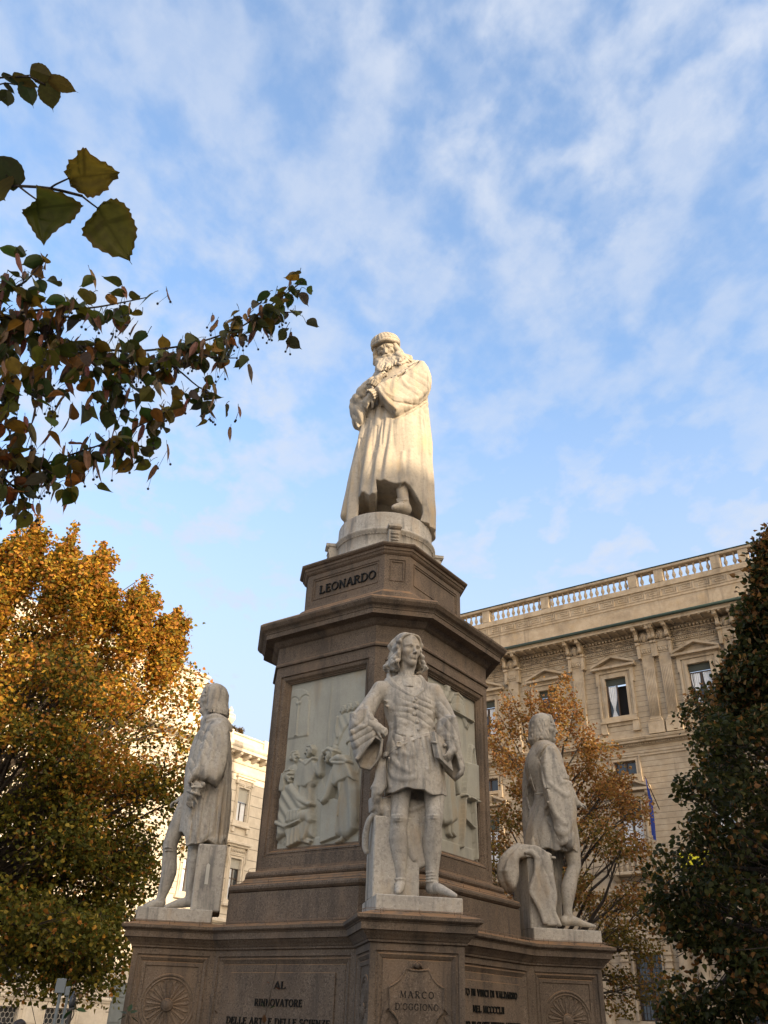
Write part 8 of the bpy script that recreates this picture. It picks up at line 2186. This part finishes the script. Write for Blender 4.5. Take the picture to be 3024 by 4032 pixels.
traced_leaf(BL, ((-2.084, -10.464, 2.471), (-2.022, -10.487, 2.469)), [(-2.084, -10.464, 2.471), (-2.089, -10.470, 2.474), (-2.086, -10.475, 2.479), (-2.085, -10.480, 2.484), (-2.074, -10.488, 2.481), (-2.073, -10.494, 2.485), (-2.067, -10.497, 2.489), (-2.063, -10.499, 2.486), (-2.050, -10.493, 2.479), (-2.040, -10.490, 2.479), (-2.032, -10.489, 2.474), (-2.022, -10.487, 2.469), (-2.023, -10.482, 2.464), (-2.033, -10.474, 2.461), (-2.035, -10.466, 2.461), (-2.045, -10.461, 2.454), (-2.053, -10.456, 2.454), (-2.060, -10.453, 2.456), (-2.070, -10.458, 2.457), (-2.081, -10.457, 2.466), (-2.082, -10.461, 2.469)], (.20, .135, .016), .010)
traced_leaf(BL, ((-2.123, -10.435, 2.459), (-2.102, -10.422, 2.398)), [(-2.123, -10.435, 2.459), (-2.121, -10.444, 2.461), (-2.121, -10.454, 2.462), (-2.107, -10.449, 2.464), (-2.092, -10.449, 2.462), (-2.079, -10.447, 2.458), (-2.071, -10.443, 2.457), (-2.067, -10.440, 2.456), (-2.071, -10.435, 2.450), (-2.076, -10.429, 2.443), (-2.080, -10.426, 2.438), (-2.088, -10.424, 2.434), (-2.093, -10.426, 2.420), (-2.099, -10.422, 2.414), (-2.102, -10.422, 2.398), (-2.113, -10.423, 2.409), (-2.125, -10.428, 2.424), (-2.135, -10.431, 2.437), (-2.135, -10.434, 2.439), (-2.131, -10.432, 2.446), (-2.127, -10.434, 2.454)], (.10, .105, .016), .016, .002)
traced_leaf(BL, ((-2.053, -10.431, 2.466), (-2.003, -10.401, 2.410)), [(-2.053, -10.431, 2.466), (-2.046, -10.436, 2.473), (-2.038, -10.439, 2.477), (-2.032, -10.439, 2.479), (-2.022, -10.438, 2.474), (-2.014, -10.436, 2.467), (-2.012, -10.432, 2.464), (-2.008, -10.426, 2.460), (-2.003, -10.422, 2.451), (-2.002, -10.418, 2.441), (-2.004, -10.409, 2.432), (-2.005, -10.406, 2.422), (-2.007, -10.403, 2.418), (-2.003, -10.401, 2.410), (-2.013, -10.403, 2.416), (-2.028, -10.401, 2.418), (-2.040, -10.406, 2.419), (-2.052, -10.407, 2.423), (-2.059, -10.410, 2.431), (-2.067, -10.411, 2.436), (-2.068, -10.417, 2.441), (-2.065, -10.419, 2.451), (-2.057, -10.426, 2.460)], (.15, .13, .020), .008)
a, b = (-2.148, -10.436, 2.478), (-2.181, -10.452, 2.505); BL.leaf(a, b, vd(a) + Vector((-.6, 0, .3)), (Vector(b) - Vector(a)).length * .9, (.040, .046, .012), curl=.25, fold=-.3, n=36, serr=.04, rows=5)
a, b = (-2.175, -10.426, 2.472), (-2.161, -10.425, 2.463); BL.leaf((-2.178, -10.429, 2.473), (-2.163, -10.425, 2.461), vd(a), .06, (.11, .085, .012), curl=.02, fold=.1, n=36, serr=.05, rows=4)
BL.build('foliage', M_leafn, tg)
# a second small spray higher up
tw = [spl([(-5.65, -10.4, 5.6), (-4.7, -10.2, 5.2), (-2.387, -10.224, 2.960), (-2.332, -10.241, 2.956), (-2.302, -10.252, 2.950), (-2.281, -10.251, 2.957), (-2.259, -10.241, 2.958)]), spl([(-2.335, -10.232, 2.949), (-2.317, -10.245, 2.939), (-2.304, -10.242, 2.943)]), spl([(-2.291, -10.253, 2.955), (-2.281, -10.254, 2.959)])]
tg = tubes('twig', [(tw[0], .014, .0024, .0016)] + [(t, .0013, .0013, .0010) for t in tw[1:]], near)
BL = LeafMesh()
for a, b, wd, c, cu, fo in (((-2.281, -10.261, 2.964), (-2.246, -10.250, 2.969), 1.0, (.085, .066, .012), .05, -.3), ((-2.253, -10.250, 2.966), (-2.209, -10.238, 2.959), .62, (.125, .080, .012), .05, -.1), ((-2.257, -10.245, 2.961), (-2.245, -10.216, 2.932), .95, (.075, .066, .014), .05, -.12), ((-2.290, -10.246, 2.950), (-2.275, -10.221, 2.925), .95, (.040, .056, .014), .08, -.2), ((-2.307, -10.255, 2.950), (-2.269, -10.238, 2.952), .5, (.10, .072, .012), .3, -.2), ((-2.320, -10.231, 2.941), (-2.315, -10.216, 2.919), 1.1, (.05, .055, .012), .1, -.3), ((-2.326, -10.251, 2.953), (-2.294, -10.240, 2.945), .42, (.035, .042, .016), .5, -.2), ((-2.323, -10.240, 2.946), (-2.305, -10.231, 2.934), .45, (.04, .045, .018), .4, -.2), ((-2.342, -10.221, 2.938), (-2.317, -10.225, 2.925), .8, (.04, .05, .014), .2, -.2)):
    BL.leaf(a, b, vd(a) + Vector((rr.normal() * .3, 0, .3)), (Vector(b) - Vector(a)).length * wd, c, curl=cu, fold=fo, n=40, serr=.05, rows=5)
BL.build('foliage', M_leafn, tg)

# roof-terrace shrub on the cream building
sh = empty('terrace_shrub', MBk @ Vector((-.45, 1.4, 19.2)), label='small russet shrub on the roof terrace beside the stone urn', cat='shrub')
r = np.random.RandomState(5); P = []
for k in range(22):
    c = np.array(MBk @ Vector((-.55 + r.uniform(-1.0, 1.05), 1.3 + r.uniform(-.3, .5), 20.3 + r.uniform(-.4, .75) - .2)))
    P.append(c + unit(r.normal(size=(150, 3))) * r.uniform(.2, 1, (150, 1)) * .34)
P = np.concatenate(P); V, F, k = leaves(P, .10 * r.uniform(.7, 1.3, len(P)), r, -.2)
color_mesh('foliage', V - np.array(sh.location), F, np.repeat(mixcol(r, len(P), [(.16, .10, .035), (.10, .085, .03), (.20, .11, .04)], (2, 2, 1)), k, 0), M_leaf, sh)
mb = MB(Matrix.Translation(-sh.location))
for k in range(9): mb.tube([MBk @ Vector((-.5 + .06 * k, 1.4, 19.2)), MBk @ Vector((-.9 + .16 * k, 1.35, 20.0)), MBk @ Vector((-1.3 + .26 * k, 1.3, 20.9 - .06 * abs(k - 4)))], [.03, .02, .008], 5)
mb.build('stems', M_bark, sh, fix=False)

# ------------------------------------------------------------------ small things in the foreground and behind
M_rose = leaf_mat('rose_leaves', .2)
M_stem = plain('rose_stem', (.06, .042, .025), .7)
def rose(name, label, path, leaves_, r0=.006, red=None, group=None):
    pts = spl(path, 6); root = empty(name, tuple(pts[0]), 0, label, 'plant', group)
    T = Matrix.Translation(-pts[0])
    mb = MB(T); mb.tube(pts, list(np.linspace(r0, r0 * .4, len(pts))), 6); mb.build('stem', M_stem, root, fix=False)
    global NB
    keep = NB; NB = pts[0].copy(); lm = LeafMesh(); r = np.random.RandomState(len(label))
    for t, n, s, c in leaves_:
        p = pts[int(t * (len(pts) - 1))]
        for k in range(n):
            d = Vector((r.normal(), r.normal() * .6, r.normal() * .5)).normalized(); b = p + d * .02
            lm.leaf(b, b + d * s + Vector((0, 0, -.2 * s)), Vector((r.normal() * .4, r.normal() * .4, 1)), s * .7, tuple(v * r.uniform(.7, 1.2) for v in c), curl=.2, fold=.2, n=14, rows=2)
    lm.build('leaves', M_rose, root); NB = keep
    return root
DRY = (.09, .05, .02); GRN = (.03, .06, .022)
gq = 'rose stems in the bed before the monument'
rose('rose_stem', 'tall thin bare rose stem leaning before the left inscription', [(-1.55, -6.3, 0), (-1.56, -6.25, 1.0), (-1.528, -6.190, 1.482), (-1.527, -6.188, 1.584), (-1.510, -6.190, 1.697), (-1.492, -6.194, 1.799), (-1.487, -6.197, 1.872)], [(.82, 2, .022, DRY), (.70, 2, .035, GRN), (.62, 3, .045, DRY), (.50, 4, .05, GRN), (.4, 3, .05, GRN)], .005, group=gq)
rose('rose_stem', 'short dry rose stem at the corner between rosette and left inscription', [(-1.85, -6.3, 0), (-1.84, -6.25, .9), (-1.785, -6.183, 1.481), (-1.798, -6.181, 1.583), (-1.797, -6.181, 1.645), (-1.808, -6.182, 1.705)], [(.86, 2, .02, DRY), (.6, 3, .035, DRY), (.55, 3, .04, DRY)], .004, group=gq)
rose('rose_stem', 'green leafed rose shoot before the left rosette', [(-2.6, -6.4, 0), (-2.62, -6.3, .9), (-2.157, -6.296, 1.461), (-2.178, -6.296, 1.559), (-2.194, -6.297, 1.611)], [(.97, 5, .045, GRN), (.85, 3, .05, GRN), (.76, 4, .055, GRN)], .005, group=gq)
rose('rose_stem', 'rose stems with yellowish seed heads before the cream building', [(-3.0, -5.0, 0), (-3.0, -4.9, .9), (-2.664, -4.739, 1.545), (-2.653, -4.737, 1.615), (-2.636, -4.735, 1.675), (-2.624, -4.734, 1.711)], [(.99, 5, .04, (.16, .10, .03)), (.9, 3, .035, (.12, .07, .03)), (.75, 4, .06, GRN), (.62, 4, .07, GRN)], .006, group=gq)
rose('rose_stem', 'wiry stem with curled brown leaf at the lower left edge', [(-3.6, -5.0, 0), (-3.55, -4.9, 1.0), (-2.995, -4.996, 1.548), (-2.987, -4.994, 1.637), (-2.966, -4.990, 1.700), (-2.948, -4.987, 1.712)], [(.93, 4, .035, DRY), (1.0, 2, .03, DRY)], .004, group=gq)
# road signs seen from behind
def sign(name, label, top, w, h, dist_pole_r=.03, disc=False):
    x, y, z = top; root = empty(name, (x, y, 0), R(-12), label, 'road sign')
    mb = MB(); mb.lathe([(dist_pole_r, 0), (dist_pole_r, z), (0, z + .01)], 12); mb.build('pole', M_grey, root)
    mb = MB(); mb.bevbox(-w / 2, w / 2, -.055, -.035, z - h, z, .006)
    for q in (-.3, .3): mb.box(-w * .4, w * .4, -.034, -.02, z - h / 2 + q * h - .012, z - h / 2 + q * h + .012)
    mb.build('panel', plain('sign_back', (.21, .23, .23), .45, .2, 3), root)
p = Vector((-3.928, 3.159, 1.904)); sign('road_sign', 'grey back of a square road sign on a pole by the cream building', (p.x, p.y, p.z + .08), .14, .18, .022)
p = Vector((-3.921, 3.868, 1.881)); sign('road_sign', 'narrow grey sign post just right of the square sign', (p.x, p.y, p.z + .02), .07, .12, .02)
# dark traffic lantern on a post
p = Vector((-3.612, 2.197, 1.660))
root = empty('lamp_post', (p.x, p.y, 0), 0, 'short dark lantern post with red and white bands near the sign posts', 'lamp post')
mb = MB(); mb.lathe([(.06, 0), (.05, .1), (.028, .2), (.026, p.z - .12), (.026, p.z - .06), (.034, p.z - .03)], 12); mb.build('post', M_iron, root)
mb = MB(); mb.lathe([(.028, p.z - .03), (.042, p.z + .01), (.045, p.z + .08), (.026, p.z + .11), (.016, p.z + .14), (.01, p.z + .16), (0, p.z + .165)], 14); mb.build('lantern', plain('lantern_glass', (.06, .065, .07), .25), root)
mb = MB(); mb.lathe([(.031, p.z - .62), (.031, p.z - .50)], 12); mb.lathe([(.031, p.z - .36), (.031, p.z - .24)], 12); mb.build('red_band', plain('red_paint', (.45, .03, .02), .5), root)
mb = MB(); mb.lathe([(.0305, p.z - .5), (.0305, p.z - .36)], 12); mb.build('white_band', plain('white_paint', (.7, .7, .68), .5), root)
# a passer-by: only the top of a dark-haired head shows at the bottom edge
pp = np.array((-4.019, 1.120, 1.479))
root = empty('person', (pp[0], pp[1], 0), R(20), 'person with dark hair, only the head top at the lower left edge', 'person')
H_ = pp[2]; k = H_ / 1.72
F = Field((-.36 * k, -.30 * k, 0), (.36 * k, .28 * k, 1.75 * k), .014)
for q in (-1, 1):
    F.chain([(q * .10 * k, 0, .95 * k), (q * .10 * k, -.01, .5 * k), (q * .10 * k, .02, .08 * k)], [.10 * k, .072 * k, .05 * k], .03); F.chain([(q * .10 * k, .03, .05 * k), (q * .11 * k, -.16 * k, .04 * k)], [.05 * k, .042 * k], .03)
    F.chain([(q * .20 * k, .01, 1.40 * k), (q * .26 * k, .03, 1.12 * k), (q * .25 * k, -.05, .88 * k)], [.07 * k, .055 * k, .042 * k], .04)
    hand(F, (q * .25 * k, -.06, .86 * k), (0, -.25, -1), (-q, 0, 0), .17 * k, (20, 30, 25), 4, q)
F.loft([(.85 * k, 0, 0, .17 * k, .12 * k), (1.05 * k, 0, 0, .15 * k, .11 * k), (1.3 * k, 0, 0, .20 * k, .13 * k), (1.42 * k, 0, .01, .19 * k, .11 * k), (1.48 * k, 0, .02, .08 * k, .08 * k)])
F.chain([(0, .02, 1.44 * k), (0, .0, 1.56 * k)], .058 * k, .03)
head(F, (0, -.01, 1.60 * k), .235 * k, rotm(0, 0, 0))
body = sculpt('body', F, plain('skin', (.42, .26, .19), .6), root)
F = Field((-.20 * k, -.20 * k, 1.4 * k), (.20 * k, .22 * k, 1.78 * k), .009)
hair(F, (0, -.01, 1.60 * k), .235 * k, rotm(0, 0, 0), n=12, lower=-.30, flare=.40, seed=3, fringe=True)
sculpt('hair', F, plain('dark_hair', (.025, .018, .014), .55), body)
F = Field((-.38 * k, -.26 * k, .70 * k), (.38 * k, .26 * k, 1.52 * k), .012)
F.loft([(.78 * k, 0, 0, .20 * k, .15 * k), (1.05 * k, 0, 0, .185 * k, .14 * k), (1.3 * k, 0, 0, .215 * k, .145 * k), (1.44 * k, 0, .01, .17 * k, .11 * k), (1.49 * k, 0, .02, .085 * k, .085 * k)])
for q in (-1, 1): F.chain([(q * .20 * k, .01, 1.40 * k), (q * .26 * k, .03, 1.12 * k), (q * .25 * k, -.04, .92 * k)], [.085 * k, .07 * k, .056 * k], .04)
sculpt('jacket', F, plain('dark_jacket', (.03, .032, .04), .8), body)
F = Field((-.26 * k, -.16 * k, .06 * k), (.26 * k, .16 * k, 1.0 * k), .012)
for q in (-1, 1): F.chain([(q * .10 * k, 0, .93 * k), (q * .10 * k, -.01, .5 * k), (q * .10 * k, .02, .10 * k)], [.112 * k, .086 * k, .07 * k], .03)
sculpt('trousers', F, plain('blue_jeans', (.04, .055, .10), .85), body)
